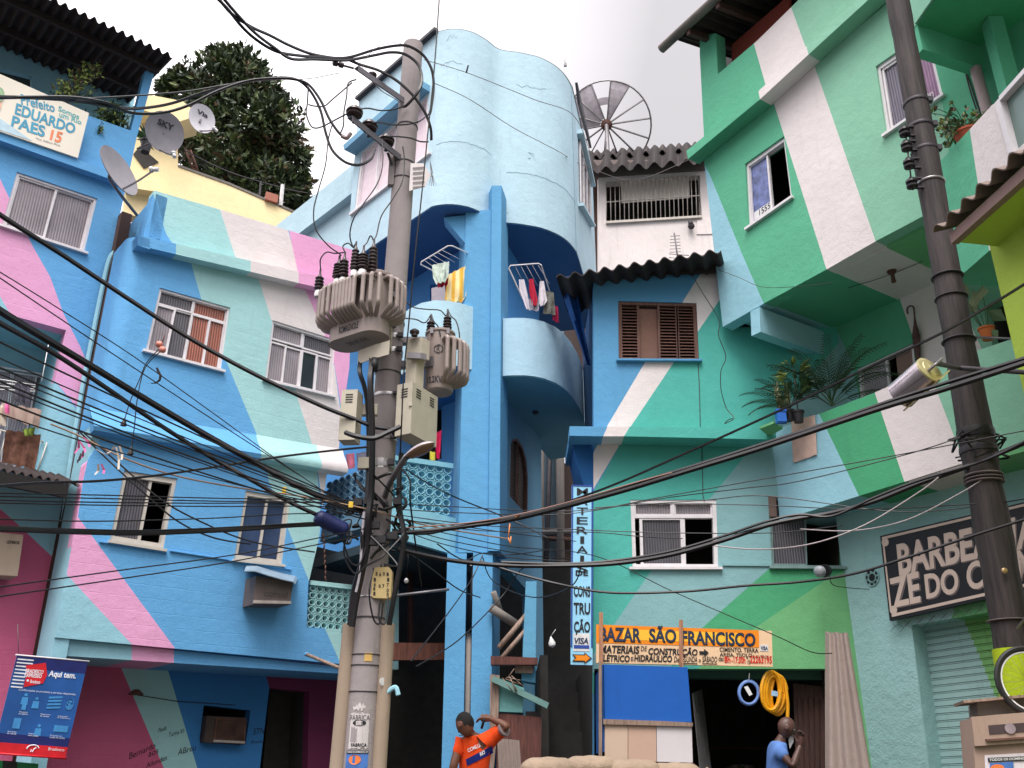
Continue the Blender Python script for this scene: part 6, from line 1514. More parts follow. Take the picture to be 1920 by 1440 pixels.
cable('black cable ending in a pale taped joint near the lower steel arm',[(-40,184,5.65),(70,182,5.9),(140,183,6.2),(200,193,6.5),(245,211,6.7),(300,212,6.9),(350,199,7.0),(410,170,7.1),(470,151,7.2),(530,147,7.3),(562,151,7.35),(581,161,7.35),(602,190,7.35),(618,224,7.35),(637,251,7.35),(650,258,7.35)],.0145,None,G_TOP)
cable('thinner black cable twisted along the two sagging cables at upper left',[(-40,180,5.7),(90,186,6.0),(170,184,6.4),(230,181,6.6),(300,176,6.8),(360,170,7.0),(430,158,7.2),(500,150,7.3),(555,149,7.35),(578,160,7.35)],.008,None,G_TOP)
cable('black jumper with taped joint hanging under the upper left cables',[(578,163,7.35),(576,195,7.35),(574,212,7.35),(581,233,7.35),(590,240,7.35),(605,237,7.35),(630,224,7.35),(655,211,7.3)],.008,None,G_TOP)
cable('pale taped joint at the end of a sagging black cable',[(641,255,7.34),(650,259,7.34),(658,250,7.34)],.022,simple('joint_tape',rgb(150,136,132),rough=.7),G_TOP,'cable_joint')
for lab,a in (('jumper lead from the first pin insulator to the concrete pole',[(670,205,7.35),(690,203,7.5),(712,207,7.7),(735,206,7.8),(752,201,7.85),(766,195,7.85)]),('jumper lead from the middle pin insulator round the concrete pole',[(697,230,7.45),(715,230,7.55),(735,234,7.7),(765,233,7.8),(785,228,7.85),(797,220,7.9)]),('jumper lead from the innermost pin insulator round the concrete pole',[(724,256,7.6),(745,256,7.7),(770,259,7.8),(787,265,7.85),(803,266,7.9)]),
               ('black drop lead between the upper arm and a sagging cable',[(668,149,7.4),(653,156,7.38),(650,180,7.38),(645,210,7.38),(644,235,7.38),(637,252,7.37)]),('slack black lead curving from the upper arm to the left cables',[(660,155,7.4),(645,168,7.4),(625,185,7.4),(608,199,7.4),(590,199,7.38),(578,196,7.36)])):
    cable(lab,a,.008,None,'jumper leads at the pole head')
cable('thin dead end wire strung from the upper left to the steel arm',[(560,149,7.3),(590,146,7.3),(625,139,7.35),(636,137,7.4)],.004,GCABLE)
cable('spare wires stretched between the upper and lower arms on the pole',[(697,150,7.5),(715,170,7.6),(740,185,7.75),(760,200,7.85)],.005,GCABLE)
cable('thin grey wire looping high from the upper arm over the pole',[(677,135,7.5),(690,105,7.5),(715,85,7.5),(745,80,7.6),(765,90,7.8)],.003,GCABLE)
# leads down to the bushings
tb = tops
for lab,a in (('lead dropping from the sagging joint to the leftmost big transformer bushing',[(622,236,7.4),(615,265,7.4),(610,310,7.4),(596,360,7.4),(588,395,7.4),(592,430,7.4),(615,460,7.45),(638,477,7.5),tb[1]]),
               ('lead hanging from the lower arm to the middle bushings of the large transformer',[(717,262,7.55),(717,310,7.5),(707,345,7.45),(683,380,7.4),(663,410,7.4),(656,440,7.45),(662,462,7.5),tb[3]]),
               ('lead running down the pole face to the tallest bushing',[(755,275,7.8),(758,300,7.8),(754,340,7.75),(735,375,7.7),(715,405,7.65),(706,440,7.6),tb[5]]),
               ('arched lead between the two leftmost bushings of the large transformer',[tb[0],(601,486,7.5),(612,473,7.5),(628,475,7.5),tb[2]]),
               ('arched lead between the middle bushings of the large transformer',[tb[2],(643,462,7.5),(653,456,7.5),(664,465,7.5),tb[3]]),('arched lead between the rightmost bushings of the large transformer',[tb[4],(688,455,7.55),(695,442,7.55),(702,455,7.6),tb[5]]),
               ('lead arching from the concrete pole to the taller small transformer bushing',[(757,563,7.85),(775,576,7.9),(800,580,7.95),(825,582,8.0),(836,592,8.0),t2[1]]),('lead arching from the pole to the shorter small transformer bushing',[(760,597,7.85),(780,599,7.9),(797,605,7.95),t2[0]]),
               ('lead looping from the taller small transformer bushing down its right side',[t2[1],(845,592,7.98),(855,602,7.95),(861,625,7.9),(861,650,7.9)]),('lead looping from the shorter small transformer bushing over its lid',[t2[0],(813,602,7.95),(821,612,7.92),(826,630,7.9)])):
    cable(lab,a,.0065,None,'leads to the transformer bushings')
# fat cables down the pole
G_D = 'thick black cables running down the concrete pole'
cable('fat black cable falling from the junction box down the left of the pole',[(698,655,7.68),(696,690,7.55),(694,720,7.5),(697,800,7.55),(697,870,7.6),(695,930,7.65),(690,970,7.65),(690,1010,7.7),(681,1060,7.75),(668,1120,7.8),(659,1175,7.82)],.03,None,G_D)
cable('fat black cable leaving the small loop beside the junction box behind the left cabinet',[(684,655,7.75),(675,680,7.68),(675,700,7.62),(683,725,7.65),(689,760,7.7),(691,830,7.75),(688,930,7.75),(680,1000,7.72),(678,1050,7.75),(662,1110,7.8),(655,1172,7.82)],.022,None,G_D)
cable('black conduit cable along the right of the pole down to its guard',[(752,850,7.85),(748,900,7.85),(750,960,7.82),(757,1000,7.8),(752,1050,7.8),(740,1110,7.82),(729,1172,7.85)],.024,None,G_D)
cable('black hose joining the two beige cabinets across the front of the pole',pth,.022,BLACK,None,'cabinet_hose')
cable('thin black wire plunging from the sky in front of the curved house',[(824,-10,7.0),(814,130,7.05),(803,240,7.1),(790,370,7.15),(778,480,7.2),(765,620,7.3),(757,700,7.35),(753,790,7.4),(750,860,7.6)],.007)
cable('pale grey cable hugging the pole beside the black one',[(683,960,7.7),(679,1010,7.72),(676,1070,7.75),(668,1110,7.78)],.016,simple('pale_conduit',rgb(190,184,190),rough=.5),None)
# long cables on the left
G_L = 'thick black service cables from the left to the concrete pole'
cable('uppermost thick black cable slanting down from left edge to the cabinets',[(-40,372,5.2),(0,403,5.4),(120,480,6.0),(240,560,6.5),(360,637,6.9),(480,703,7.2),(600,760,7.45),(660,784,7.55),(700,800,7.6),(730,806,7.65),(745,820,7.7)],.019,None,G_L)
cable('thickest black cable slanting from the left edge down to the pole',[(-40,555,4.9),(0,583,5.1),(80,632,5.6),(180,692,6.1),(280,753,6.6),(380,812,7.0),(480,868,7.3),(560,912,7.5),(640,948,7.7),(700,962,7.85)],.026,None,G_L)
cable('thick black cable just under the thickest one, ending at the blue sleeve',[(-40,580,4.9),(0,606,5.1),(100,662,5.7),(200,728,6.2),(300,797,6.7),(400,860,7.1),(480,905,7.3),(540,940,7.45),(600,968,7.55)],.018,None,G_L)
cable('thick twisted black cable running level from left edge to the blue sleeve',[(-40,990,5.2),(60,994,5.6),(160,998,6.1),(260,1000,6.6),(360,997,7.0),(460,992,7.3),(540,986,7.45),(600,983,7.55)],.017,None,G_L)
cable('thin strand lying along the level twisted cable',[(-40,984,5.2),(60,990,5.6),(160,993,6.1),(260,995,6.6),(360,992,7.0),(460,987,7.3),(600,979,7.5)],.007,None,G_L)
cable('black cable rising gently from the left edge to below the left cabinet',[(-40,914,5.2),(80,905,5.8),(180,902,6.3),(280,893,6.7),(400,876,7.1),(520,857,7.4),(620,845,7.55),(690,838,7.6)],.010,None,G_L)
random.seed(3)
def thin(label,pts,group,r=.0055,mat=None): cable(label,pts,r,mat,group)
G_F = 'thin wires fanning from the left towards the concrete pole'
for i,(y0,x1,y1,sag) in enumerate(((512,560,890,6),(640,640,935,8),(672,655,942,10),(690,665,948,14),(703,668,955,10),(716,672,960,20),(727,676,968,14),(752,690,975,24),(780,684,962,24))):
    n = 6; pts = []
    for k in range(n+1):
        t = k/n; pts.append((-40+(x1+40)*t,y0-18+(y1-y0+18)*t+sag*4*t*(1-t)*.6,4.9+2.8*t+RU(-.02,.02)))
    thin('thin black wire in the fan slanting from left edge to the pole',pts,G_F,.0045+.002*(i % 2))
G_H = 'level thin wires in front of the lower blue windows'
for i,(y0,y1) in enumerate(((924,936),(930,941),(937,942),(942,949),(972,963))):
    thin('thin black wire strung nearly level past the lower blue house windows',[(-40,y0,5.2+.05*i),(180,y0+4+.3*i,6.2),(400,(y0+y1)/2+4,7.0),(560,y1,7.4),(700,y1+2,7.8)],G_H,.005)
G_R = 'thin wires rising to the right over the pink stripe'
for y0,y1,ym in ((1106,1000,1058),(1124,1012,1074)): thin('thin wire rising gently across the pink stripe of the blue house',[(-40,y0,5.4),(220,ym+12,6.4),(440,y1+40,7.0),(600,y1+8,7.4),(700,y1-12,7.75)],G_R,.005)
thin('pale rope wire crossing the left cables to the pole',[(95,795,6.4),(150,818,6.5),(230,858,6.7),(330,892,7.0),(450,915,7.3),(560,930,7.5),(690,955,7.7),(800,985,8.2),(950,1010,9)],'pale rope wires',.007,simple('straw_rope',rgb(150,124,104),rough=.9))
thin('long thin wire from upper left crossing the blue house',[(-20,498,5.4),(100,572,6.0),(250,668,6.7),(400,775,7.3),(520,862,7.6),(620,930,7.8)],'pale rope wires',.0045,CABLE)
for lab,a in (('steep black wire falling past the lower left window of the blue house',[(150,810,6.8),(200,860,6.9),(260,915,7.0),(330,975,7.2),(400,1008,7.4),(470,1020,7.6)]),('second steep wire crossing the lower left window of the blue house',[(158,812,6.8),(230,875,6.95),(300,935,7.1),(370,975,7.3),(470,1015,7.6),(590,1035,7.8)])): thin(lab,a,'steep wires at the lower left window',.007)
# right side
G_B = 'thick cable bundles running right from the concrete pole'
cable('thickest black cable rising from the pole to right edge past the bazaar',[(735,1000,7.85),(800,996,7.9),(880,986,7.9),(960,974,7.85),(1060,950,7.7),(1180,917,7.5),(1300,880,7.25),(1420,843,7.0),(1540,803,6.7),(1660,763,6.4),(1780,727,6.1),(1960,668,5.6)],.021,None,G_B)
cable('second cable twisted along the thickest one on the right',[(735,994,7.85),(800,1000,7.9),(880,982,7.9),(960,970,7.85),(1060,946,7.7),(1180,910,7.5),(1300,874,7.25),(1420,836,7.0),(1540,797,6.7),(1660,755,6.4),(1780,716,6.1),(1960,660,5.6)],.015,None,G_B)
cable('pale brown strand lying on the thickest right hand cable',[(760,990,7.85),(880,980,7.88),(960,967,7.82),(1060,943,7.67),(1180,908,7.46),(1260,886,7.3)],.006,simple('brown_wire',rgb(140,106,96),rough=.6),G_B)
cable('single black cable rising to right edge above the balcony',[(1030,950,8.6),(1060,942,8.4),(1160,905,8.0),(1280,852,7.6),(1400,798,7.2),(1520,742,6.8),(1640,683,6.4),(1760,627,6.05),(1860,570,5.8),(1960,508,5.5)],.011,None,G_B)
cable('knotted black bundle sagging across the bazaar window to the wooden pole',[(745,1030,7.9),(840,1050,8.1),(940,1060,8.2),(1060,1061,8.2),(1160,1056,8.15),(1260,1040,8.0),(1360,1012,7.85),(1440,985,7.75),(1500,972,7.7),(1560,962,7.6),(1640,940,7.4),(1720,908,7.2),(1800,880,7.0),(1860,856,6.85),(1960,815,6.5)],.020,None,G_B)
cable('loose cable strand along the knotted bundle',[(940,1054,8.2),(1060,1057,8.2),(1160,1050,8.15),(1260,1033,8.0),(1360,1004,7.85),(1440,977,7.7),(1500,965,7.65),(1560,968,7.55),(1640,933,7.35),(1720,902,7.15),(1850,862,6.8),(1960,808,6.45)],.012,None,G_B)
cable('lowest black cable sagging below the bazaar window and past the barber sign',[(900,1052,8.5),(980,1078,8.4),(1060,1098,8.3),(1130,1110,8.2),(1200,1112,8.1),(1300,1108,8.0),(1400,1098,7.8),(1500,1091,7.6),(1600,1076,7.3),(1700,1046,7.0),(1820,1006,6.7),(1960,962,6.3)],.011,None,G_B)
G_S = 'thin service wires running right from the concrete pole'
for a in ([(740,945,7.9),(850,950,8.2),(1000,958,8.6),(1115,955,8.6),(1246,931,8.2),(1500,886,7.4),(1700,850,6.9),(1960,800,6.3)],[(745,955,7.9),(880,962,8.2),(1060,964,8.5),(1246,934,8.2),(1400,915,7.7),(1500,902,7.4),(1700,852,6.9),(1800,820,6.75)],
          [(750,966,7.9),(900,985,8.2),(1060,992,8.5),(1250,999,8.4),(1450,999,8.0),(1580,985,7.6)],[(748,972,7.9),(900,995,8.3),(1110,998,8.6),(1200,1006,8.5),(1280,1010,8.3)],
          [(745,980,7.9),(860,1005,8.4),(960,1025,8.8),(1115,1042,8.9),(1264,1110,8.6),(1448,1189,8.2),(1520,1222,8.2),(1560,1225,8.2)],[(1115,952,8.5),(1320,938,8.3),(1440,930,8.0),(1700,960,7.6),(1960,930,6.6)],[(742,985,7.9),(850,1015,8.2),(1000,1042,8.7),(1070,1048,9)],
          [(745,990,7.9),(830,1020,8.2),(950,1045,8.8),(1070,1052,9)],[(747,975,7.9),(850,985,8.3),(960,1000,8.8),(1080,1015,9.2)],[(1330,945,8.2),(1448,948,8.0),(1620,955,7.5),(1830,945,6.9)]):
    thin('thin black service wire running right from the concrete pole',a,G_S,.0045)
thin('pale wire drooping in front of the small side window',[(1330,1022,8.0),(1420,1030,7.9),(1520,1020,7.7),(1620,985,7.4),(1720,925,7.1),(1760,895,7.0)],'pale wires near the wooden pole',.006,simple('pale_wire',rgb(176,164,166),rough=.6))
thin('second pale wire under the balcony towards the wooden pole',[(1500,992,7.7),(1600,995,7.5),(1700,975,7.2),(1800,925,7.0),(1840,900,6.9)],'pale wires near the wooden pole',.005,simple('pale_wire',rgb(176,164,166)))
for lab,a,r in (('wire strung across the rounded bays, upper of two',[(795,112,10.5),(880,138,11.7),(1000,186,12.3),(1075,216,13.0),(1108,290,13.4)],.006),('wire strung across the rounded bays, lower of two',[(812,155,10.5),(880,186,11.7),(960,238,12.2),(1040,280,12.6),(1100,312,14.5),(1190,338,16.3),(1290,300,15)],.006)): cable(lab,a,r,GCABLE,'wires across the rounded bays')
for a in ([(820,1020,8.6),(870,1050,9.5),(905,1037,10.8),(960,1040,11),(1030,1030,10)],[(780,1250,9),(860,1200,10),(940,1120,10.8),(985,1062,10.5),(1060,1058,9.5)],[(770,1240,9),(840,1150,10),(885,1085,11),(905,1040,11.2)],[(905,1045,11.2),(925,1090,11.3),(1000,1120,10.5),(1070,1100,9.5),(1090,1060,9)],[(740,1020,7.9),(800,1060,8.6),(860,1105,9.5),(900,1120,11)]):
    thin('slack black wire tangled round the split blue pillar',a,'slack wires at the blue pillar',.007)
for a in ([(762,880,8),(800,905,9),(860,935,10.2),(960,975,10.5),(1030,1010,10)],[(745,870,7.8),(768,900,7.75),(770,950,7.8),(790,1100,8.4)],[(700,890,7.6),(720,910,7.7),(738,930,7.78),(752,965,7.8)],[(640,1000,7.7),(655,1050,7.7),(675,1057,7.7),(690,1010,7.7)],[(690,1000,7.7),(720,1030,7.65),(745,1060,7.6),(720,1058,7.6)],[(700,1065,7.7),(692,1110,7.65),(700,1160,7.7),(712,1168,7.7),(718,1130,7.7)],[(648,1010,7.7),(645,1040,7.7),(665,1075,7.7),(688,1060,7.68),(715,1045,7.65),(745,1015,7.7),(757,1000,7.75)],[(712,1125,7.72),(710,1160,7.7),(722,1168,7.7),(728,1120,7.74)]):
    thin('slack loop of black wire round the concrete pole',a,'slack loops on the concrete pole',.008)
random.seed(21)
# dense knots of old splices on the pole
kn = thing('cable_knot','dense black tangle of splices and clamps round the concrete pole beside the blue sleeve','cable knot',at_pole(pz_(955)))
for k in range(42):
    v = random.gauss(950,26) if k < 26 else random.gauss(1010,12); a = RU(-2.2,2.2); r = prad(2.5)+RU(.02,.13)
    c = at_pole(pz_(v)); q0 = c+V((math.sin(a),-math.cos(a),0))*r; a2 = a+RU(-.9,.9)
    q1 = c+V((math.sin(a2),-math.cos(a2),0))*(r+RU(-.02,.08))+V((0,0,RU(-.18,.18)))
    mb = MB(); mb.tube(smooth_path([q0,(q0+q1)/2+V((RU(-.05,.05),-.03,RU(-.05,.05))),q1],4),RU(.006,.016),CABLE,5); mb.build('splice',kn)
for u,v in ((704,985),(716,1012),(700,1016),(738,1005),(745,940),(690,940),(672,942)):
    mb = MB(); mb.box(atY(u,v,7.72),(.07,.06,.06),BLACK); mb.build('clamp',kn)
sv = thing('splice_sleeve','dark blue cylindrical cable splice sleeve hanging just left of the concrete pole','splice sleeve',atY(620,985,7.6))
a,b = atY(592,968,7.5),atY(650,996,7.65); d = (b-a).normalized(); mb = MB(); n_ = 10; mb.lathe(a,d,[(.04,0)]+[(.062+(.006 if i % 2 else 0),.02+i*((b-a).length-.04)/n_) for i in range(n_+1)]+[(.04,(b-a).length)],simple('sleeve_blue',rgb(32,40,90),rough=.45),14); mb.build('sleeve',sv)
for u,v in ((533,919),(658,946)):
    t = thing('cable_tag','small yellow tag clipped on the thick slanting cables, '+('farther left of two' if u < 600 else 'nearer the pole of two'),'tag',atY(u,v,7.4),'yellow cable tags')
    mb = MB(); mb.box(atY(u,v,7.38),(.035,.012,.05),simple('tag_yellow',rgb(206,170,50),rough=.5)); mb.build('plate',t)
# ------------------------------------------------------------------ satellite dishes at the left
def dish(label,u,v,Yd,ru,rv,fwd,mast_to,mat,lnb,logo=None,rot=0,part='reflector'):
    c = atY(u,v,Yd); R = (atY(u,v+rv,Yd)-c).length*.98; fwd = V(fwd).normalized()
    t = thing('satellite_dish',label,'satellite dish',atY(*mast_to),'small satellite dishes on the left houses')
    ux = V((0,0,1)).cross(fwd).normalized(); uy = fwd.cross(ux)
    vs = []; fs = []; n = 28
    for s,off in ((1,0),(1,-.012)):
        b = len(vs); vs.append(c-fwd*(.16*R)+fwd*off)
        for k in range(1,5):
            for i in range(n):
                a = 2*math.pi*i/n; r = k/4; vs.append(c+(ux*math.cos(a)*.9+uy*math.sin(a))*R*r+fwd*(.16*r*r-.16)*R+fwd*off)
        for i in range(n):
            j = (i+1) % n; fs.append((b,b+1+i,b+1+j))
            for k in range(3): fs.append((b+1+n*k+i,b+1+n*(k+1)+i,b+1+n*(k+1)+j,b+1+n*k+j))
    m = 1+4*n
    for i in range(n): j = (i+1) % n; fs.append((1+3*n+i,m+1+3*n+i,m+1+3*n+j,1+3*n+j))
    mb = MB(); mb.mesh(vs,fs,mat,True); o = mb.build(part,t)
    if logo:
        vv,ff = text_data(logo,.03,0); mb = MB()
        mb.mesh([c-fwd*(.16*R)+fwd*(.16*R*(((x-.5)*.7)**2+(.55-.25*y-.05)**2)+.012)+ux*R*(x-.5)*.75+uy*R*(.55-.3*y) for x,y in vv],ff,INK); mb.build('lettering',o)
    l = atY(*lnb); b = c-uy*R*.9-fwd*.02
    mb = MB(); mb.tube(smooth_path([b,(b+l)/2-V((0,0,.02)),l]),.014,STEEL,6); mb.build('arm',t)
    mb = MB(); mb.lathe(l,(c-l),[(.03,-.05),(.03,.02),(.045,.03),(.045,.06)],PLASW,10); mb.build('receiver',t)
    q = atY(*mast_to); mb = MB(); mb.tube(smooth_path([c-fwd*(.19*R),c-fwd*(.35*R)-V((0,0,.08)),q]),.022,STEEL,7); mb.build('mount',t)
DG = simple('dish_grey',rgb(128,124,130),rough=.5,var=.08); DL = simple('dish_pale',rgb(206,202,206),rough=.5,var=.05)
dish('pale oval dish marked Via against the tree above the yellow house',379,222,15.5,16,24,(.70,-.70,-.12),(366,240,16.3),DL,(404,243,15.6),'Via')
dish('dark grey dish marked SKY beside the veranda corner of the pink house',309,247,12.1,26,34,(.66,-.72,-.18),(257,280,12.15),DG,(326,291,11.9),'SKY')
dish('grey dish seen edge on from its side above the blue drain pipe',224,319,10.3,10,46,(.86,-.30,.36),(257,404,10.9),DG,(290,318,10.3))
# ------------------------------------------------------------------ air conditioners
def grille(mb,pl,q,u0,u1,v0,v1,d,mat,n=14):
    for k in range(n):
        v = v0+(v1-v0)*(k+.2)/n; qbox(mb,pl,q,u0,u1,v,v+(v1-v0)/n*.5,d,d+.008,mat)
cq = [(480,1080),(550,1088),(544,1134),(474,1133)]
ac = thing('air_conditioner','brown box air conditioner under a bent metal hood on the lower blue wall','air conditioner',L2.at(510,1134),'window air conditioners')
AD = L2.mv(-.30); ACB = simple('aged_brown_casing',rgb(104,92,88),rough=.6,var=.12)
mb = MB(); f = [AD.at(*q) for q in cq]; mb.hexa(f,[p-L2.N*.29 for p in f],ACB); o = mb.build('casing',ac)
mb = MB(); qbox(mb,AD,cq,.0,1,.86,.97,0,.02,simple('pale_metal_rim',rgb(176,164,156),rough=.5)); mb.build('drip_tray',ac)
mb = MB(); put_text(mb,AD,[(496,1106),(540,1110),(538,1122),(494,1118)],'consul',simple('faint_brown',rgb(84,74,70),bump=0),.004,.03); mb.build('lettering',o)
mb = MB(); h = [(460,1066),(480,1066),(505,1074),(530,1081),(552,1086),(556,1091)]
A = [L2.mv(-.42).at(u-2,v+4) for u,v in h]; B = [L2.mv(-.0).at(u+2,v-6) for u,v in h]
for i in range(5): mb.face([A[i],A[i+1],B[i+1],B[i]],simple('zinc_hood',rgb(140,160,176),rough=.5,metal=.3)); mb.face([A[i]-V((0,0,.012)),A[i+1]-V((0,0,.012)),A[i+1],A[i]],MATS['zinc_hood'])
mb.build('hood',ac)
ac = thing('air_conditioner','dark old air conditioner set in a niche of the graffiti covered ground floor wall','air conditioner',L2g.at(420,1395),'window air conditioners')
nq2 = [(388,1342),(462,1346),(458,1396),(382,1392)]; AD = L2g.mv(-.12)
mb = MB(); f = [AD.at(*q) for q in nq2]; mb.hexa(f,[p-L2.N*.35 for p in f],simple('dark_casing',rgb(70,56,50),rough=.6)); mb.build('casing',ac)
mb = MB(); qbox(mb,AD,nq2,.22,1,.06,.12,0,.015,RUST); qbox(mb,AD,nq2,.22,1,.88,.97,0,.02,simple('pale_metal_rim',rgb(176,164,156))); qbox(mb,AD,nq2,.22,.27,.12,.88,0,.012,RUST); qbox(mb,AD,nq2,.95,1,.12,.88,0,.012,RUST); mb.build('trim',ac)
mb = MB(); grille(mb,AD,nq2,.28,.94,.14,.86,0,RUST); mb.build('grille',ac)
ac = thing('air_conditioner','beige outdoor air conditioner unit at the left edge under the awning','air conditioner',L1.at(20,1080),'window air conditioners')
lq = [(-28,995),(44,1003),(33,1080),(-40,1076)]; AD = L1.mv(-.35)
mb = MB(); f = [AD.at(*q) for q in lq]; mb.hexa(f,[p-L1.N*.3 for p in f],plaster('beige_casing',rgb(176,156,138),bump=.05,dirt=.4)); o = mb.build('casing',ac)
mb = MB(); put_text(mb,AD,[(13,1013),(37,1015),(36,1021),(12,1019)],'LEVEROS',INK,.003,.03); mb.build('lettering',o)
mb = MB(); mb.tube(smooth_path([AD.at(-4,1078)-L1.N*.15,AD.at(2,1090)-L1.N*.2,AD.at(-12,1105)-L1.N*.3]),.02,BLACK,6); mb.build('hose',ac)
# ------------------------------------------------------------------ cloth
def cloth(label,rows,mat,cat='laundry',name='cloth',group=None,wob=.03,nx=8):
    """rows: pairs of ((u,v,Y) left, right) down the cloth"""
    mb = MB(); g = []; nr = 0
    P_ = [(atY(*a),atY(*b)) for a,b in rows]; seq = []
    for i in range(len(P_)-1):
        for k in range(4): t = k/4; seq.append((P_[i][0].lerp(P_[i+1][0],t),P_[i][1].lerp(P_[i+1][1],t)))
    seq.append(P_[-1]); ph = RU(0,6)
    for j,(a,b) in enumerate(seq):
        s = min(1,j/3+.2)
        g.append([a.lerp(b,i/nx)+V((0,wob*s*math.sin(ph+i*1.9+.25*j),wob*.25*math.sin(ph+i*2.6))) for i in range(nx+1)])
    for d in (0,.004):
        for j in range(len(g)-1):
            for i in range(nx): mb.face([g[j][i]+V((0,d,0)),g[j][i+1]+V((0,d,0)),g[j+1][i+1]+V((0,d,0)),g[j+1][i]+V((0,d,0))],mat,True)
    return tag(mb.build(name,None),label,cat,group)
def fab(n,c,var=.12): return simple('fabric_'+n,rgb(*c),rough=.9,var=var,scale=12,bump=.2,spec=.1)
GCL = 'laundry hanging on the balconies'
Yb_ = 10.6
cloth('beige towel hung over the railing of the barred balcony',[((4,755,8.9),(78,768,9.0)),((6,780,8.9),(70,802,9.0))],fab('beige',(164,142,132)),group=GCL)
cloth('cream rag at the left edge beside the beige towel',[((-14,758,8.85),(8,760,8.9)),((-14,796,8.85),(9,798,8.9))],fab('cream',(214,200,184)),group=GCL)
cloth('pink scrap tied to the balcony railing over the beige towel',[((10,757,8.85),(18,756,8.85)),((12,775,8.85),(17,776,8.85))],fab('hotpink',(214,110,160)),group=GCL,nx=3)
cloth('green and yellow cloth below the beige towel',[((40,806,9.0),(68,800,9.0)),((46,818,9.0),(62,815,9.0))],fab('olive',(130,150,70),.5),group=GCL)
cloth('brown patterned rug hanging behind the balcony bars',[((12,806,9.05),(76,815,9.1)),((2,866,9.05),(64,880,9.1))],fab('rug',(110,78,66),.5),group=GCL)
cloth('dark garment drying above the beige towel',[((28,720,8.95),(58,722,8.95)),((30,752,8.95),(52,758,8.95))],fab('darkmix',(84,80,92),.5),group=GCL)
rk = thing('drying_rack','white wire drying rack across the barred balcony of the pink house','drying rack',atY(30,725,8.95))
mb = MB()
for k in range(4): mb.tube([atY(-20,708+k*7,8.9+.04*k),atY(66,722+k*4,8.95+.04*k)],.006,PLASW,4)
mb.tube([atY(92,640,9.2),atY(78,715,9.0)],.005,PLASW,4); mb.build('frame',rk)
# left balcony of the curved house
Yq = 12.4
def rack(label,pts,cross,Yd):
    t = thing('drying_rack',label,'drying rack',atY(*pts[0]))
    mb = MB(); mb.tube([atY(*p) for p in pts],.011,ALU,6); mb.build('frame',t)
    mb = MB()
    for a,b in cross: mb.tube([atY(*a),atY(*b)],.004,ALU,4)
    mb.build('line',t)
rack('folding drying rack over the left curved balcony',[(876,474,12.3),(848,461,11.9),(840,461,11.9),(790,491,12.0),(789,496,12.0),(820,512,12.4)],[((797+i*8,489-i*5,12.0),(826+i*9,510-i*6,12.4)) for i in range(5)],12.2)
rack('folding drying rack over the right curved balcony',[(980,560,12.4),(954,503,12.2),(957,498,12.2),(1010,494,12.2),(1015,497,12.2),(1030,545,12.5)],[((965+i*11,497,12.2),(986+i*11,540-i*2,12.45)) for i in range(5)],12.3)
cloth('white and green shirt hanging on the left balcony rack',[((810,497,12.1),(842,490,12.15)),((812,520,12.1),(841,515,12.15)),((818,532,12.1),(836,528,12.15))],fab('shirt',(206,218,206),.35),group=GCL)
cloth('red trunks hanging below the white shirt on the left balcony',[((818,528,12.2),(841,522,12.2)),((822,540,12.2),(840,534,12.2))],fab('red',(170,40,60)),group=GCL)
TOW = stripes('fabric_striped_towel',rgb(240,222,170),rgb(232,178,74),(.9,.3,0),.11,rough=.9,bump=.05,spec=.1)
cloth('yellow and cream striped towel on the left curved balcony',[((838,516,12.25),(876,497,12.3)),((834,560,12.25),(874,556,12.3)),((842,567,12.25),(868,566,12.3))],TOW,group=GCL)
bw = thing('board','pale grey board standing behind the left curved balcony','board',atY(818,560,12.8))
mb = MB(); f = [atY(*q,12.75) for q in ((809,540),(834,535),(838,575),(809,575))]; mb.hexa(f,[p+V((0,.04,0)) for p in f],plaster('grey_board',rgb(176,166,172))); mb.build('panel',bw)
for i,(lab,a,c) in enumerate((('white garment, first on the right balcony rack',[((973,524,12.3),(983,524,12.3)),((974,545,12.3),(990,552,12.3)),((986,578,12.3),(994,582,12.3))],(206,200,208)),('red garment second on the right balcony rack',[((992,523,12.3),(1000,523,12.3)),((992,545,12.3),(1008,560,12.3)),((998,574,12.3),(1006,572,12.3))],(178,44,66)),('white garment third on the right balcony rack',[((1012,527,12.35),(1020,527,12.35)),((1009,566,12.35),(1026,562,12.35)),((1014,574,12.35),(1020,572,12.35))],(214,206,212)),
                             ('black and white patterned garment last on the right balcony rack',[((1022,545,12.4),(1038,548,12.4)),((1018,588,12.4),(1042,590,12.4))],(96,96,90)),('crimson garment behind the patterned one on the right rack',[((1036,572,12.45),(1046,575,12.45)),((1036,600,12.45),(1048,606,12.45))],(150,36,70)),('grey socks hanging low between the white garments',[((988,560,12.32),(1012,562,12.32)),((990,580,12.32),(1010,584,12.32))],(130,128,140)))):
    cloth(lab,a,fab('g%d' % i,c,.5 if i in (3,5) else .12),group=GCL,wob=.02,nx=5)
for i,(lab,a,c) in enumerate((('pink garment behind the left breeze block screen',[((648,852,13.0),(664,849,13.0)),((652,880,13.0),(666,876,13.0))],(206,120,140)),('grey garment behind the left breeze block screen',[((668,850,13.0),(690,846,13.0)),((670,884,13.0),(690,878,13.0))],(110,108,124)),('crimson garment hanging right of the large beige cabinet',[((818,812,12.6),(828,806,12.6)),((817,840,12.6),(826,842,12.6)),((818,858,12.6),(824,862,12.6))],(196,40,84)),('yellow garment just above the right breeze block screen',[((806,846,12.6),(816,848,12.6)),((806,862,12.6),(816,864,12.6))],(214,200,80)))):
    cloth(lab,a,fab('h%d' % i,c,.2),group=GCL,nx=4,wob=.02)
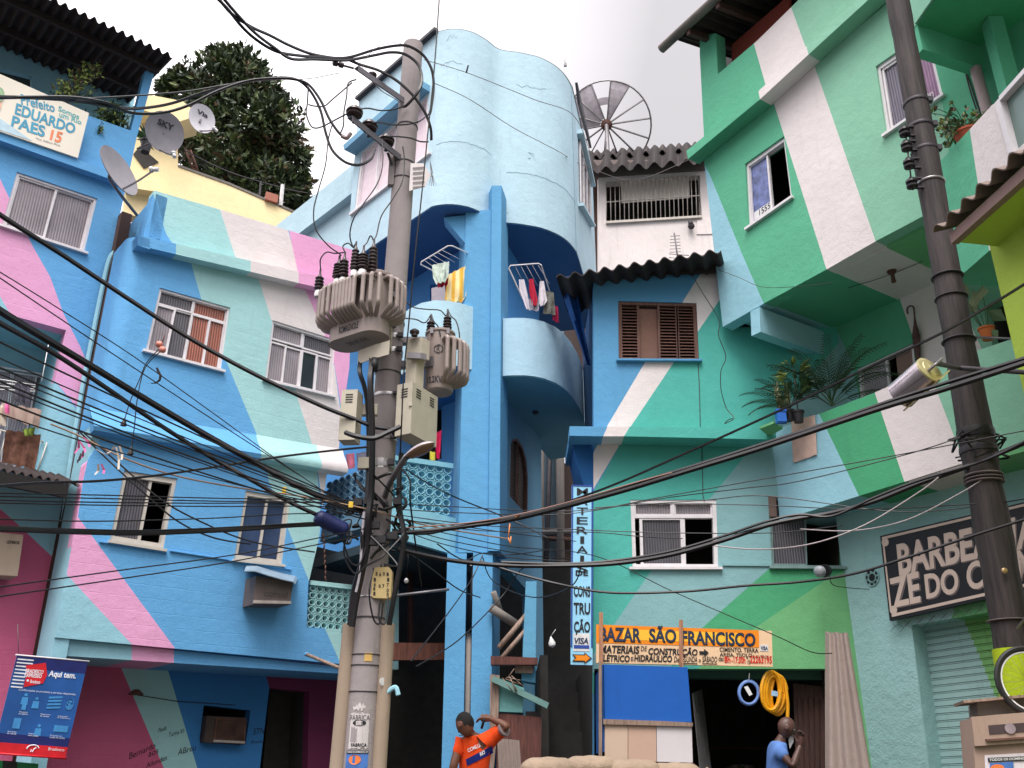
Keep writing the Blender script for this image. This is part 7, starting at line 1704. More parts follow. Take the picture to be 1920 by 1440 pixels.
# towel on the green balcony parapet
pk = rgb(222,184,166)
tz = G2p.mv(-.02); zt_ = [(1484,793),(1500,783),(1527,779)]
def onp(pl,u,v): p = pl.at(u,v); return (u,v,p.y)
cloth('pinkish beige towel draped over the balcony parapet below the potted plants',[(onp(tz,1484,790),onp(tz,1528,778)),(onp(tz,1485,830),onp(tz,1530,822)),(onp(tz,1487,868),onp(tz,1532,852))],simple('fabric_salmon',rgb(206,174,160),rough=.9,var=.12,bump=.2),'towel','towel',wob=.012)
# ------------------------------------------------------------------ plants
def pot(parent,c,r,h,mat,name='pot'):
    mb = MB(); mb.lathe(c,(0,0,1),[(r*.72,0),(r*.95,h*.85),(r*1.08,h*.86),(r*1.08,h),(r*.9,h),(r*.85,h*.9)],mat,16); return mb.build(name,parent)
TERRA = plaster('terracotta',rgb(176,84,62),bump=.1); BLKP = simple('black_pot',rgb(44,42,46),rough=.5)
LFG = leafmat('leaf_green',(.060,.11,.035,1)); LFY = leafmat('leaf_yellow_green',(.28,.34,.08,1)); LFP = leafmat('palm_green',(.040,.080,.035,1)); LFD = leafmat('leaf_deep',(.02,.045,.02,1))
random.seed(31)
def frond(mb,base,d,L,n=16,w=.012,ll=.16,mat=LFP):
    pts = []; p = V(base); v = V(d).normalized(); 
    for i in range(11):
        pts.append(p.copy()); p = p+v*L/10; v = (v+V((0,0,-.075-.01*i))).normalized()
    mb.tube(pts,[.007-.0005*i for i in range(11)],mat,4)
    for i in range(1,n+1):
        t = .18+.80*i/n; k = min(9,int(t*10)); q = pts[k].lerp(pts[k+1],t*10-k); tg = (pts[k+1]-pts[k]).normalized(); s = tg.cross(V((0,0,1))).normalized()
        for sg in (-1,1):
            dd = (tg*.65+s*sg*.75+V((0,0,-.18))).normalized(); leaf(mb,q,dd,ll*(1-.5*abs(t-.5))*(1.15-t*.4),.018,mat,V((0,0,1)))
shelf = thing('plant_shelf','small green shelf sticking out at the corner of the plant balcony','shelf',G2p.at(1445,800))
mb = MB(); f = [atY(1424,800,11.2),atY(1452,806,11.0),atY(1466,792,11.2),atY(1438,788,11.5)]
zz = f[0].z; mb.prism([V((p.x,p.y,zz)) for p in f],(0,0,-.03),MATS['paint_leaf_green']); mb.build('board',shelf)
Yp_ = 11.1
pp = thing('potted_palm','large feathery palm on the green balcony behind the parapet','potted palm',atY(1560,775,11.2))
mb = MB(); b0 = atY(1560,762,11.15)
for k in range(13):
    a = 2*math.pi*k/13+RU(-.2,.2); frond(mb,b0+V((0,0,RU(0,.1))),(math.cos(a)*.75,math.sin(a)*.45-.1,RU(.8,1.3)),RU(.75,1.05),18)
for a,L_ in (((-1,-.2,.75),1.0),((-.8,-.2,.5),.9),((1,-.3,.55),.95),((.9,-.3,.9),1.0),((.3,-.3,1.2),1.0)): frond(mb,b0,a,L_,18)
mb.build('fronds',pp); pot(pp,b0-V((0,0,.42)),.13,.28,BLKP)
pp = thing('potted_palm','smaller palm spilling left over the shelf of the green balcony','potted palm',atY(1478,780,11.15))
mb = MB(); b0 = atY(1482,765,11.2)
for k in range(9):
    a = 2*math.pi*k/9+.3; frond(mb,b0,(math.cos(a)*.8,math.sin(a)*.4-.15,RU(.5,1.1)),RU(.5,.72),14,ll=.12)
for a,L_ in (((-1,-.2,.25),.6),((-1,-.1,.5),.65)): frond(mb,b0,a,L_,14,ll=.13)
mb.build('fronds',pp); pot(pp,atY(1480,789,11.2),.08,.14,BLKP)
pp = thing('croton_plant','bushy plant with yellow green spotted leaves on the green balcony','potted plant',atY(1500,785,11.15))
mb = MB(); b0 = atY(1496,772,11.2)
for k in range(60):
    h = RU(.2,.62); a = RU(0,6.28); q = b0+V((math.cos(a)*.09,math.sin(a)*.09,h)); leaf(mb,q,V((math.cos(a),math.sin(a),RU(-.1,.7))),RU(.13,.22),.07,random.choice((LFY,LFG,LFG,LFY,LFP)))
mb.tube([b0,b0+V((.02,0,.6))],.01,BARK,5); mb.build('leaves',pp); pot(pp,atY(1498,792,11.15),.08,.15,BLKP)
pp = thing('snake_plant','upright spiky snake plant at the left end of the green balcony','potted plant',atY(1465,790,11.2))
for k in range(6):
    mb = MB(); b0 = atY(1461+k*3.5,776,11.2+.03*(k % 3)); L_ = RU(.35,.52)*(1.15 if k == 1 else 1); d = V((RU(-.14,.12),0,1)).normalized(); s = V((.03,RU(-.02,.02),0))
    mb.mesh([b0-s*.6,b0+s*.6,b0+d*L_*.5+s,b0+d*L_,b0+d*L_*.5-s,b0+V((0,.012,0)),b0+d*L_*.5+V((0,.014,0))],[(0,1,2,4),(4,2,3),(5,6,2,1),(0,4,6,5),(6,3,2),(6,4,3)],simple('snake_leaf',rgb(112,112,76),rough=.5,var=.45,scale=18)); mb.build('leaf',pp)
pot(pp,atY(1468,793,11.15),.075,.13,BLKP)
bp_ = thing('blue_pot','small square blue plant pot on the corner shelf','plant pot',atY(1465,792,11.0))
mb = MB(); c = atY(1464,782,10.95); mb.prism([c+V((x,y,-.075)) for x,y in ((-.055,-.055),(.055,-.055),(.055,.055),(-.055,.055))],(0,0,.15),simple('pot_blue',rgb(40,100,190),rough=.4)); o = mb.build('body',bp_)
mb = MB(); mb.prism([c+V((x,y,.06)) for x,y in ((-.065,-.065),(.065,-.065),(.065,.065),(-.065,.065))],(0,0,.03),MATS['pot_blue']); mb.build('rim',bp_)
# geranium in a wall pot
ge = thing('wall_planter','terracotta half pot with a straggling geranium on the upper right parapet','planter',G3.at(1785,275))
c = G3.at(1789,258)-G3.N*.16; mb = MB(); mb.lathe(c-V((0,0,.10)),(0,0,1),[(.035,0),(.085,.04),(.11,.10),(.125,.15),(.135,.155),(.135,.18),(.11,.18)],TERRA,18); mb.build('pot',ge)
mb = MB(); mb.lathe(c+V((-.06,-.10,-.02)),(-.5,-.85,0),[(.014,0),(.014,.006)],PLASW,8); mb.build('stud',ge)
mb = MB(); t0 = c+V((0,0,.08))
for k in range(80):
    a = RU(0,6.28); L_ = RU(.12,.42); e = t0+V((math.cos(a)*L_*.95-.05,math.sin(a)*L_*.5,RU(-.02,.26)))
    if k < 10: e = t0+V((-.10-RU(0,.18),-.05,RU(-.22,.05)))
    mb.tube(smooth_path([t0,(t0+e)/2+V((0,0,.07)),e],3),.004,LFG,3)
    for j in range(4): leaf(mb,e+rnd_dir()*.02,rnd_dir(.3),.05,.055,random.choice((LFG,LFG,LFY,LEAF[3])))
mb.build('foliage',ge)
# caladium and pot behind the lower parapet at right
cl_ = thing('caladium','pale veined broad leaved plant against the lower balcony wall at right','potted plant',G2b.at(1870,640)+G2b.N*.2)
mb = MB()
for u,v,L_ in ((1850,575,.30),(1868,565,.28),(1815,560,.24),(1818,578,.26),(1880,640,.2),(1878,610,.26),(1840,590,.2)):
    q = G2b.at(u,v)+G2b.N*.25; d = V((RU(-.5,.5),-.2,RU(-1,-.3))); leaf(mb,q+V((0,0,L_*.5)),d,L_,L_*.65,leafmat('caladium_leaf',(.28,.30,.17,1)) if v < 600 else LFG,V((.8,.5,0)))
    mb.tube([q+V((0,0,L_*.5)),G2b.at(1872,640)+G2b.N*.22],.005,LFG,3)
mb.build('leaves',cl_); pot(cl_,G2b.at(1873,645)+G2b.N*.22,.09,.15,plaster('orange_pot',rgb(206,112,62)))
mb = MB(); mb.tube([G2b.mv(-.5).at(1818,632),G2b.mv(-.5).at(1950,637)],.014,STEEL,6); tag(mb.build('balcony_rod'),'grey metal rod stretched above the right end of the plant balcony parapet','rod')
# veranda plants at the upper left
vp = thing('veranda_climber','straggly yellow green climbing plant on the veranda beside the election sign','potted plant',L1.at(120,210))
mb = MB(); s0 = L1.at(118,205)-L1.N*.15
for tip in ((190,112),(178,125),(160,140),(185,135),(120,150),(105,165),(150,125),(172,168),(130,165),(165,118)):
    e = L1.at(*tip)-L1.N*RU(-.1,.2); m_ = (s0+e)/2+V((0,0,.12)); path = smooth_path([s0,m_,e],4); mb.tube(path,.006,BARK,3)
    for q in path[3:]:
        for k in range(8): leaf(mb,q+rnd_dir()*.07,rnd_dir(-.1),.07,.035,random.choice((LFY,LFG,LEAF[3],LFY)))
mb.build('foliage',vp); pot(vp,s0-V((0,0,.25)),.12,.24,TERRA)
vp = thing('veranda_shrub','dense dark green shrub behind the veranda parapet by the corner column','potted plant',L1.at(225,235))
mb = MB()
for k in range(420):
    u,v = random.gauss(218,15),random.gauss(214,13); q = L1.at(u,v)-L1.N*RU(.05,.35); leaf(mb,q,rnd_dir(.2),.11,.04,random.choice((LFG,LFD,LFD,LFP,LFY)))
mb.build('foliage',vp); pot(vp,L1.at(222,262)-L1.N*.25,.14,.22,TERRA)
vp = thing('hanging_weed','little yellowish weed hanging down the blue parapet under the veranda','weed',L1.at(188,245))
mb = MB()
for k in range(26): leaf(mb,L1.at(188+random.gauss(0,4),242+random.gauss(0,4))+L1.N*.02,rnd_dir(-.3),.06,.03,random.choice((LFY,LFG)))
mb.tube([L1.at(190,228)+L1.N*.01,L1.at(186,250)+L1.N*.02],.004,BARK,3); mb.build('foliage',vp)
ag = thing('agave','spiky agave rosette between the veranda corner and the dark grey dish','potted plant',atY(276,275,12.9))
mb = MB(); b0 = atY(276,262,12.9)
for k in range(26):
    a = 2*math.pi*k/13+.2; el = RU(.1,1.2); d = V((math.cos(a)*math.cos(el),math.sin(a)*math.cos(el),math.sin(el))); leaf(mb,b0,d,RU(.3,.42),.055,random.choice((LFG,LFP)),V((0,0,1)).cross(d))
mb.build('leaves',ag); pot(ag,b0-V((0,0,.26)),.10,.24,BLKP)
# ------------------------------------------------------------------ things on the green balcony
um = thing('umbrella','closed brown umbrella with a crook handle hanging on the white wall stripe','umbrella',G2b.at(1722,690)+G2b.N*.06)
Gu = G2b.mv(-.07)
mb = MB(); mb.tube(smooth_path([Gu.at(*q) for q in ((1702,588),(1701,579),(1706,574),(1712,575),(1714,583),(1715,600))]),.012,BROWNW,7); mb.build('handle',um)
mb = MB(); a,b = Gu.at(1715,596),Gu.at(1723,695); d = (b-a); L_ = d.length; mb.lathe(a,d,[(.012,0),(.02,L_*.12),(.05,L_*.34),(.045,L_*.45),(.035,L_*.7),(.022,L_*.92),(.008,L_)],fab('umbrella',(92,72,70),.3),10); mb.build('canopy',um)
bl = thing('bulb_socket','bare bulb socket hanging from wires under the white soffit stripe','lamp',onz(1672,505,zsf))
c = onz(1672,508,zsf); mb = MB(); mb.lathe(c,(0,0,-1),[(.06,0),(.05,.03),(.025,.05),(.025,.10),(.03,.16)],RUST,10); mb.build('socket',bl)
cable('thin wire running under the soffit to the bulb socket',[onz(1590,540,zsf-.01),onz(1640,525,zsf-.03),onz(1672,514,zsf-.02),onz(1730,490,zsf-.02)],.004,None)
cable('loose thin wire across the front of the overhang',[(1345,505,11.4),(1385,520,11.2),(1430,538,10.9),(1500,537,10.3),(1560,530,10.1)],.004,None)
cable('thin wire dangling down the teal wall and ending in a loop',[(1286,497,11.6),(1315,545,11.55),(1348,600,11.55),(1347,628,11.55),(1361,668,11.55),(1352,695,11.55),(1352,730,11.55),(1362,765,11.55),(1376,783,11.5),(1366,791,11.5),(1359,794,11.5),(1366,787,11.5),(1374,785,11.5)],.006,None)
fl2 = thing('floodlight','small round white and black lamp below the side window by the barber wall','floodlight',G1.at(1552,1075))
mb = MB(); a,b = atY(1535,1072,11.3),atY(1560,1068,11.5); mb.lathe(a,b-a,[(.02,-.03),(.055,-.02),(.07,0),(.07,.05)],simple('grey_lamp_lens',rgb(150,152,158),rough=.3),16); mb.build('lens',fl2); mb = MB(); mb.lathe(a+(b-a)*.35,b-a,[(.08,0),(.075,.07),(.04,.14)],BLACK,16); mb.build('body',fl2)
mb = MB(); mb.tube(smooth_path([a+(b-a)*.8,atY(1560,1095,11.5),atY(1590,1102,11.5),atY(1630,1105,11.3)]),.006,CABLE,4); mb.build('wire',fl2)
# ------------------------------------------------------------------ the bazaar counter and goods
BBD = plaster('blue_board_paint',rgb(28,92,178),bump=.1,dirt=.35)
CT = G1.mv(-.75)
ct_ = thing('shop_counter','boarded shop counter with a blue panel above beige and white tiles','counter',CT.at(1210,1440))
mb = MB(); f = [CT.at(*q) for q in ((1131,1246),(1289,1251),(1297,1354),(1132,1352))]; mb.hexa(f,[p+V((0,.04,0)) for p in f],BBD); mb.build('blue_panel',ct_)
mb = MB(); f = [CT.at(*q) for q in ((1129,1246),(1131,1410),(1120,1390),(1110,1272))]; f2 = [CT.at(1129,1246),CT.at(1131,1410),CT.at(1131,1410)+V((-.02,.7,-.0)),CT.at(1129,1246)+V((-.02,.7,-.05))]; mb.prism(f2,(.02,0,0),plaster('blue_board_side',rgb(40,92,160))); mb.build('side_panel',ct_)
mb = MB(); f = [CT.mv(-.05).at(*q) for q in ((1131,1348),(1246,1352),(1299,1355),(1299,1362),(1131,1358))]; mb.prism(f,(0,.08,0),PLANK); mb.build('shelf_edge',ct_)
for q,c in (([(1134,1358),(1177,1359),(1177,1427),(1134,1425)],(206,180,158)),([(1178,1359),(1230,1360),(1231,1428),(1178,1427)],(198,166,146)),([(1231,1360),(1297,1362),(1299,1430),(1232,1428)],(216,208,210))):
    mb = MB(); f = [CT.mv(-.02).at(*p) for p in q]; mb.hexa(f,[p+V((0,.03,0)) for p in f],plaster('tile_%d' % c[0],rgb(*c),bump=.05,rough=.4)); mb.build('tile',ct_)
mb = MB(); f = [CT.at(*q) for q in ((1131,1427),(1302,1431),(1302,1500),(1131,1500))]; mb.hexa(f,[p+V((0,.05,0)) for p in f],wood('counter_wood',rgb(110,74,56))); mb.build('base',ct_)
mb = MB(); f = [CT.mv(-.05).at(*q) for q in ((1123,1240),(1128,1240),(1129,1420),(1123,1420))]; mb.hexa(f,[p+V((0,.05,0)) for p in f],PLANK); mb.build('post',ct_)
sh_ = thing('metal_sheet','tall dark corrugated sheet leaning inside the bazaar entrance','metal sheet',G1.at(1325,1440))
mb = MB(); f = [atY(1318,1500,11.9),atY(1340,1500,12.4),atY(1316,1292,12.9),atY(1298,1300,12.0)]; corrugated(mb,*f,4,.012,simple('dull_grey_sheet',rgb(110,106,108),rough=.5)); mb.build('sheet',sh_)
dr = thing('wooden_door','dark brown panelled wooden door standing in the bazaar entrance behind the person in blue','door',G1.at(1515,1440))
D_ = Pl(.12,1,12.5); dq_ = [(1487,1281),(1550,1288),(1550,1500),(1495,1500)]
mb = MB(); qbox(mb,D_,dq_,0,1,0,1,-.05,0,DARKWOOD); mb.build('leaf',dr)
for k in range(5): mb = MB(); qbox(mb,D_,dq_,.12+k*.17,.24+k*.17,.12,.98,0,.02,DARKWOOD); mb.build('panel_strip',dr)
# hoses hung at the shop front
ho = thing('hose_coil','coil of thick yellow hose hanging at the bazaar entrance','hose coil',atY(1452,1335,11.45))
YH = simple('hose_yellow',rgb(232,160,20),rough=.4,var=.08)
mb = MB(); pts = []
for i in range(9*22):
    t = i/22; a = 2*math.pi*t; rx = 25-2.6*(t % 4)+2*math.sin(t*2.1); ry = 34+3.5*math.sin(t*1.7)
    pts.append(atY(1445+t*1.6+rx*.72*math.cos(a),1296+ry*math.sin(a)+t*.8,11.45+.03*math.cos(a)+.012*t))
mb.tube(pts,.021,YH,7); mb.build('coil',ho)
mb = MB(); mb.tube(smooth_path([atY(1472,1280,11.5),atY(1477,1320,11.5),atY(1476,1352,11.5)]),.02,YH,7); mb.build('loose_end',ho)
mb = MB(); f = [atY(*q,11.38) for q in ((1447,1294),(1459,1297),(1458,1306),(1446,1304))]; mb.prism(f,(0,.003,0),simple('label_blue',rgb(150,180,206))); mb.build('paper_label',ho)
ho = thing('hose_coil','coil of pale blue tubing with a white tag hanging at the bazaar entrance','hose coil',atY(1404,1320,11.45))
mb = MB(); pts = []
for i in range(5*24): t = i/24; a = 2*math.pi*t; r = 19.5-1.1*math.sin(t*1.3); pts.append(atY(1404+r*.93*math.cos(a),1299+r*1.12*math.sin(a),11.42+.012*t))
mb.tube(pts,.014,simple('tube_pale_blue',rgb(116,146,206),rough=.25),7); mb.build('coil',ho)
mb = MB(); f = [atY(*q,11.38) for q in ((1395,1288),(1402,1286),(1411,1302),(1405,1305))]; mb.prism(f,(0,.003,0),PLASW); mb.build('tag',ho)
mb = MB(); mb.tube([atY(1404,1279,11.42),atY(1405,1262,11.42)],.004,PLASW,4); mb.build('cord',ho)
# fibre cement sheets stacked upright at the barber wall
FC = plaster('new_fibre_cement',rgb(162,146,138),bump=.3,dirt=.3)
fs_ = thing('sheet_stack','stack of pale fibre cement sheets standing upright against the barber wall','sheet stack',G2g.at(1580,1440))
for k in range(5):
    mb = MB(); off = .10+.035*k; P_ = G2g.mv(-off)
    u0,u1 = 1547+k*1.5,1590-k*.5; dv = k*1.2
    a,b = atY(u0,1500,11.15-.035*k),atY(u1+52,1500,10.9-.035*k); c_,d2 = atY(u1,1187+dv,10.95-.035*k),atY(u0,1185+dv,11.2-.035*k)
    corrugated(mb,a,b,c_,d2,2.5,.03,FC,th=.008,res=10); mb.build('sheet',fs_)
# dark goods on the shop shelves
random.seed(8)
for k in range(16):
    x,z = RU(2.5,4.1),random.choice((1.02,1.52,2.02)); c = random.choice(((70,60,50),(60,66,76),(110,100,90),(40,60,44),(90,50,40)))
    t = thing('tin','dim paint tin on a shelf deep inside the bazaar','tin',(x,14.3,z),'tins on the dark bazaar shelves')
    mb = MB(); r = RU(.05,.09); h = RU(.12,.26); mb.lathe((x,14.3,z),(0,0,1),[(r,0),(r,h)],simple('tin_%d' % c[0],rgb(*c),rough=.4),12); mb.build('body',t)
    mb = MB(); mb.lathe((x,14.3,z+h),(0,0,1),[(r*1.05,0),(r*1.05,.015)],STEEL,12); mb.build('lid',t)
# sacks
SACK = plaster('sack_cloth',rgb(160,140,120),bump=.8,dirt=.5,var=.2,rough=.95)
def sack(c,L_,w,h,yaw,label):
    t = thing('sand_sack',label,'sack',c,'sacks stacked in front of the counter'); mb = MB(); n,m = 16,14; rows = []
    ex,ey = V((math.cos(yaw),math.sin(yaw),0)),V((-math.sin(yaw),math.cos(yaw),0))
    for i in range(n+1):
        s = -1+2*i/n; k = (1-abs(s)**3.2)**.5 if abs(s) < 1 else 0; k = max(k,.10)
        rows.append([V(c)+ex*s*L_/2+ey*w/2*k*math.cos(2*math.pi*j/m)+V((0,0,h/2+h/2*k*math.sin(2*math.pi*j/m)+.004*math.sin(i*1.3+j*.9))) for j in range(m)])
    for i in range(n):
        for j in range(m): mb.face([rows[i][j],rows[i][(j+1) % m],rows[i+1][(j+1) % m],rows[i+1][j]],SACK,True)
    mb.face(rows[0],SACK); mb.face(rows[-1],SACK); mb.build('bag',t)
    mb = MB(); e = V(c)+ex*L_/2*1.0+V((0,0,h/2)); mb.tube([e,e+ex*.06+V((0,0,.02))],[.03,.05],SACK,8); mb.build('tied_end',t)
zt_ = [(1028,1421,'top sack at the left end of the pile, nearest the ribbed board'),(1108,1418,'top sack second from the left, before the counter side panel'),(1188,1425,'top sack in front of the beige tiles'),(1266,1431,'rightmost top sack of the pile, in front of the white tile')]
for k,(u,v,lab) in enumerate(zt_):
    c = atY(u,v,9.0); sack((c.x,9.05+.04*(k % 2),c.z-.20),.52,.36,.21,RU(-.12,.12),lab)
for r in range(1,6):
    for k in range(5):
        x = atY(990+k*63+(r % 2)*26,1420,9.05).x; z = atY(1100,1422,9.0).z-.20-.19*r
        if z > .42: sack((x,9.1,z),.46,.36,.20,RU(-.15,.15),'lower sack under the top row of the pile by the counter')
# ------------------------------------------------------------------ lower right: news box, bicycle, shelf
nbx = thing('metal_box','beige metal box with a glazed slot and a torn blue poster at bottom right','box',atY(1900,1440,6.2))
NBX = Pl(.25,1,6.9); BX = plaster('beige_box_paint',rgb(160,136,122),bump=.1,dirt=.5)
mb = MB(); f = [NBX.at(*q) for q in ((1821,1346),(1990,1332),(1990,1530),(1836,1530))]; mb.hexa(f,[p-NBX.N*.4 for p in f],BX); mb.build('case',nbx)
mb = MB(); f = [NBX.mv(-.03).at(*q) for q in ((1821,1344),(1990,1330),(1990,1388),(1828,1399))]; mb.hexa(f,[p-NBX.N*.03 for p in f],BX); o = mb.build('door',nbx)
mb = MB(); f = [NBX.mv(-.034).at(*q) for q in ((1853,1360),(1990,1350),(1990,1367),(1855,1377))]; mb.prism(f,-NBX.N*.003,simple('slot_glass',rgb(74,62,62),rough=.2)); mb.lathe(NBX.mv(-.036).at(1894,1366),NBX.N,[(.032,0),(.032,.004)],simple('dusty_disc',rgb(150,134,140),rough=.3),16); mb.build('slot',nbx)
mb = MB(); f = [NBX.mv(-.05).at(*q) for q in ((1848,1386),(1990,1377),(1990,1380),(1850,1390))]; mb.prism(f,-NBX.N*.03,RUST); mb.build('handle_rail',nbx)
pq = [(1846,1416),(1990,1408),(1990,1520),(1850,1520)]; NP = NBX.mv(-.004)
mb = MB(); f = [NP.at(*q) for q in pq]; mb.prism(f,NBX.N*.002,plaster('white_poster',rgb(214,204,208),bump=.1,dirt=.6)); p_ = mb.build('poster',nbx)
NP2 = NBX.mv(-.012)
mb = MB(); f = [NP2.at(*q) for q in ((1852,1421),(1990,1415),(1990,1423),(1853,1429))]; mb.prism(f,NBX.N*.001,INK); mb.build('heading',p_)
mb = MB(); put_text(mb,NP2,[(1855,1422.5),(1945,1418),(1945,1424),(1855,1428)],'TODOS OS DOMINGOS, NO',PLASW,.004,.03); mb.build('lettering',p_)
mb = MB(); f = [NP2.at(*q) for q in ((1856,1431),(1900,1428),(1905,1520),(1858,1520))]; mb.prism(f,NBX.N*.001,simple('poster_blue',rgb(70,112,178))); mb.prism([NP2.at(1870+13*math.cos(a),1440+7*math.sin(a))+NBX.N*.003 for a in [2*math.pi*i/16 for i in range(16)]],NBX.N*.001,simple('poster_orange',rgb(226,120,60))); mb.build('picture',p_)
sf = thing('shelf_board','weathered board laid over a dark gap above the beige metal box','board',atY(1870,1320,6.9))
mb = MB(); a = Pl(.25,1,7.0); f = [a.at(*q) for q in ((1806,1313),(1990,1296),(1990,1301),(1808,1318))]; mb.hexa(f,[p-a.N*.35 for p in f],PLANK); mb.build('plank',sf)
mb = MB(); a2_ = a.mv(.1); f = [a2_.at(*q) for q in ((1832,1318),(1990,1302),(1990,1336),(1834,1341))]; mb.hexa(f,[p-a.N*.3 for p in f],CEMENT); mb.build('support',sf)
bk = thing('bicycle','bicycle with a white rimmed black tyre propped up beside the wooden pole','bicycle',atY(1925,1330,6.5))
wc = atY(1932,1278,6.4); WPl_n = V((-.15,-.95,.1)).normalized(); ex = V((.95,-.15,.02)); ex = (ex-WPl_n*ex.dot(WPl_n)).normalized(); ez = ex.cross(WPl_n); ez = ez if ez.z > 0 else -ez
def wheel(c,parent):
    w = MB(); w.tube([c+(ex*math.cos(a)*.93+ez*math.sin(a))*.215 for a in [2*math.pi*i/40 for i in range(41)]],.020,BLACK,8,False); wo = w.build('wheel',parent)
    w = MB(); w.tube([c+(ex*math.cos(a)*.93+ez*math.sin(a))*.190 for a in [2*math.pi*i/40 for i in range(41)]],.007,simple('white_rim',rgb(222,218,220),rough=.3),6,False); w.build('rim',wo)
    w = MB()
    for i in range(18): a = 2*math.pi*i/18; w.tube([c+(ex*math.cos(a+.3*(-1)**i)+ez*math.sin(a+.3*(-1)**i))*.02,c+(ex*math.cos(a)*.93+ez*math.sin(a))*.188],.0012,STEEL,3)
    w.build('spokes',wo); w = MB(); w.lathe(c-WPl_n*.04,WPl_n,[(.014,0),(.02,.01),(.02,.07),(.014,.08)],STEEL,10); w.build('hub',wo)
wheel(wc,bk); wc2 = wc+ex*.62; wheel(wc2,bk)
mb = MB(); FR = simple('bike_red',rgb(120,30,34),rough=.35); s_ = wc2-ex*.18+ez*.28; b_ = wc2-ex*.25+ez*.0; hd = wc+ex*.08+ez*.30
for p,q in ((wc2,b_),(b_,s_),(wc2,s_),(s_,hd),(b_,hd),(hd+ez*.08,wc)): mb.tube([p,q],.012,FR,6)
mb.build('frame',bk)
mb = MB(); mb.tube([hd+ez*.10-WPl_n*.2,hd+ez*.12,hd+ez*.10+WPl_n*.2],.01,STEEL,6); mb.build('handlebar',bk); mb = MB(); mb.box(s_+ez*.05,(.18,.09,.03),BLACK,(ex,WPl_n,ez)); mb.build('saddle',bk)
# ------------------------------------------------------------------ bits caught in the wires
kr = thing('kite_remains','pink kite rags and ribbons tangled in the wires at the blue house corner','kite',atY(150,860,6.4))
for u,v,u2,v2,c in ((140,850,148,825,'hotpink'),(150,828,160,848,'hotpink'),(158,820,168,838,'hotpink'),(148,862,156,845,'hotpink'),(190,870,194,888,'hotpink'),(218,838,222,880,'cream'),(214,836,200,850,'cream'),(224,836,228,862,'cream'),(184,870,178,890,'cream')):
    mb = MB(); a,b = atY(u,v,6.5),atY(u2,v2,6.5); s = V((.005,.004,.002)); mb.mesh([a-s,a+s,(a+b)/2+s*1.4+V((0,.03,0)),b+s,b-s,(a+b)/2-s*1.2+V((0,.03,0))],[(0,1,2,5),(5,2,3,4)],MATS['fabric_'+c]); mb.build('rag',kr)
mb = MB(); mb.tube(smooth_path([atY(180,842,6.55),atY(200,852,6.55),atY(215,840,6.5)]),.003,PLASW,3); mb.tube(smooth_path([atY(145,868,6.5),atY(152,850,6.5),atY(150,862,6.5),atY(144,864,6.5)]),.005,DSTEEL,4); mb.build('string',kr)
bo = thing('hanging_floats','two salmon coloured balls tied to the upper slanting cable','float',atY(303,640,6.7))
for u,v in ((300,644),(306,654)): mb = MB(); c = atY(u,v,6.7); mb.lathe(c-V((.03,0,.0)),(1,0,-.3),[(.004,0),(.022,.008),(.028,.025),(.022,.045),(.004,.055)],simple('salmon_plastic',rgb(206,128,112),rough=.5),12); mb.build('ball',bo)
mb = MB(); mb.tube([atY(309,628,6.7),atY(303,645,6.7)],.005,RUST,4); mb.build('knot',bo)
for lab,pth2,end in (('bare lamp socket dangling from a wire over the blue wall, left of two',[(303,650,6.7),(275,680,6.75),(262,710,6.75),(245,750,6.75),(234,785,6.75)],(233,788)),('bare lamp socket dangling lower from a wire over the blue wall, right of two',[(305,655,6.72),(272,690,6.8),(258,745,6.8),(252,800,6.8),(247,840,6.8)],(246,842))):
    t = thing('lamp_socket',lab,'lamp socket',atY(end[0],end[1],6.75),'dangling lamp sockets'); mb = MB(); mb.tube(smooth_path([atY(*p) for p in pth2]),.004,CABLE,4); mb.build('wire',t)
    c = atY(end[0],end[1],pth2[-1][2]); mb = MB(); mb.lathe(c,(0,0,-1),[(.006,-.02),(.012,0),(.022,.03),(.024,.045)],BLACK,10); mb.build('socket',t)
rb = thing('hook_scrap','black hooked rubber strip caught on a thin wire before the blue wall','scrap',atY(295,700,6.75))
mb = MB(); mb.tube(smooth_path([atY(295,690,6.75),atY(297,700,6.75),atY(301,708,6.75),atY(296,717,6.75),atY(283,719,6.75)]),[.010,.012,.010]*8+[.006],BLACK,5) if False else mb.tube([atY(*q,6.75) for q in ((294,690),(297,697),(301,705),(299,713),(292,718),(283,719))],[.010,.011,.011,.010,.007,.003],BLACK,5); mb.build('strip',rb)
og = thing('orange_ribbon','orange ribbon hanging from the thick cable near the curved house','ribbon',atY(956,1000,7.85))
mb = MB()
for a,b in (((956,982),(953,1008)),((953,1008),(957,1020)),((957,1020),(958,1006)),((966,970),(975,964))): mb.tube([atY(*a,7.82),atY(*b,7.82)],.007,simple('ribbon_orange',rgb(222,140,84),rough=.7),4)
mb.build('strip',og)
stk = thing('wooden_stick','weathered stick jutting from the blue wall behind the concrete pole guard','stick',L2.at(600,1235))
mb = MB(); mb.tube([L2.mv(-.2).at(575,1227),L2.mv(-.9).at(645,1256)],.022,PLANK,7); mb.build('shaft',stk); mb = MB(); mb.tube([L2.mv(-.18).at(572,1226),L2.mv(-.22).at(580,1229)],.026,BLUE,7); mb.build('painted_end',stk)
wl = thing('wall_lamp','rusty wall lamp on the shaded pink ground floor wall','lamp',L2g.at(245,1303)+L2.N*.2)
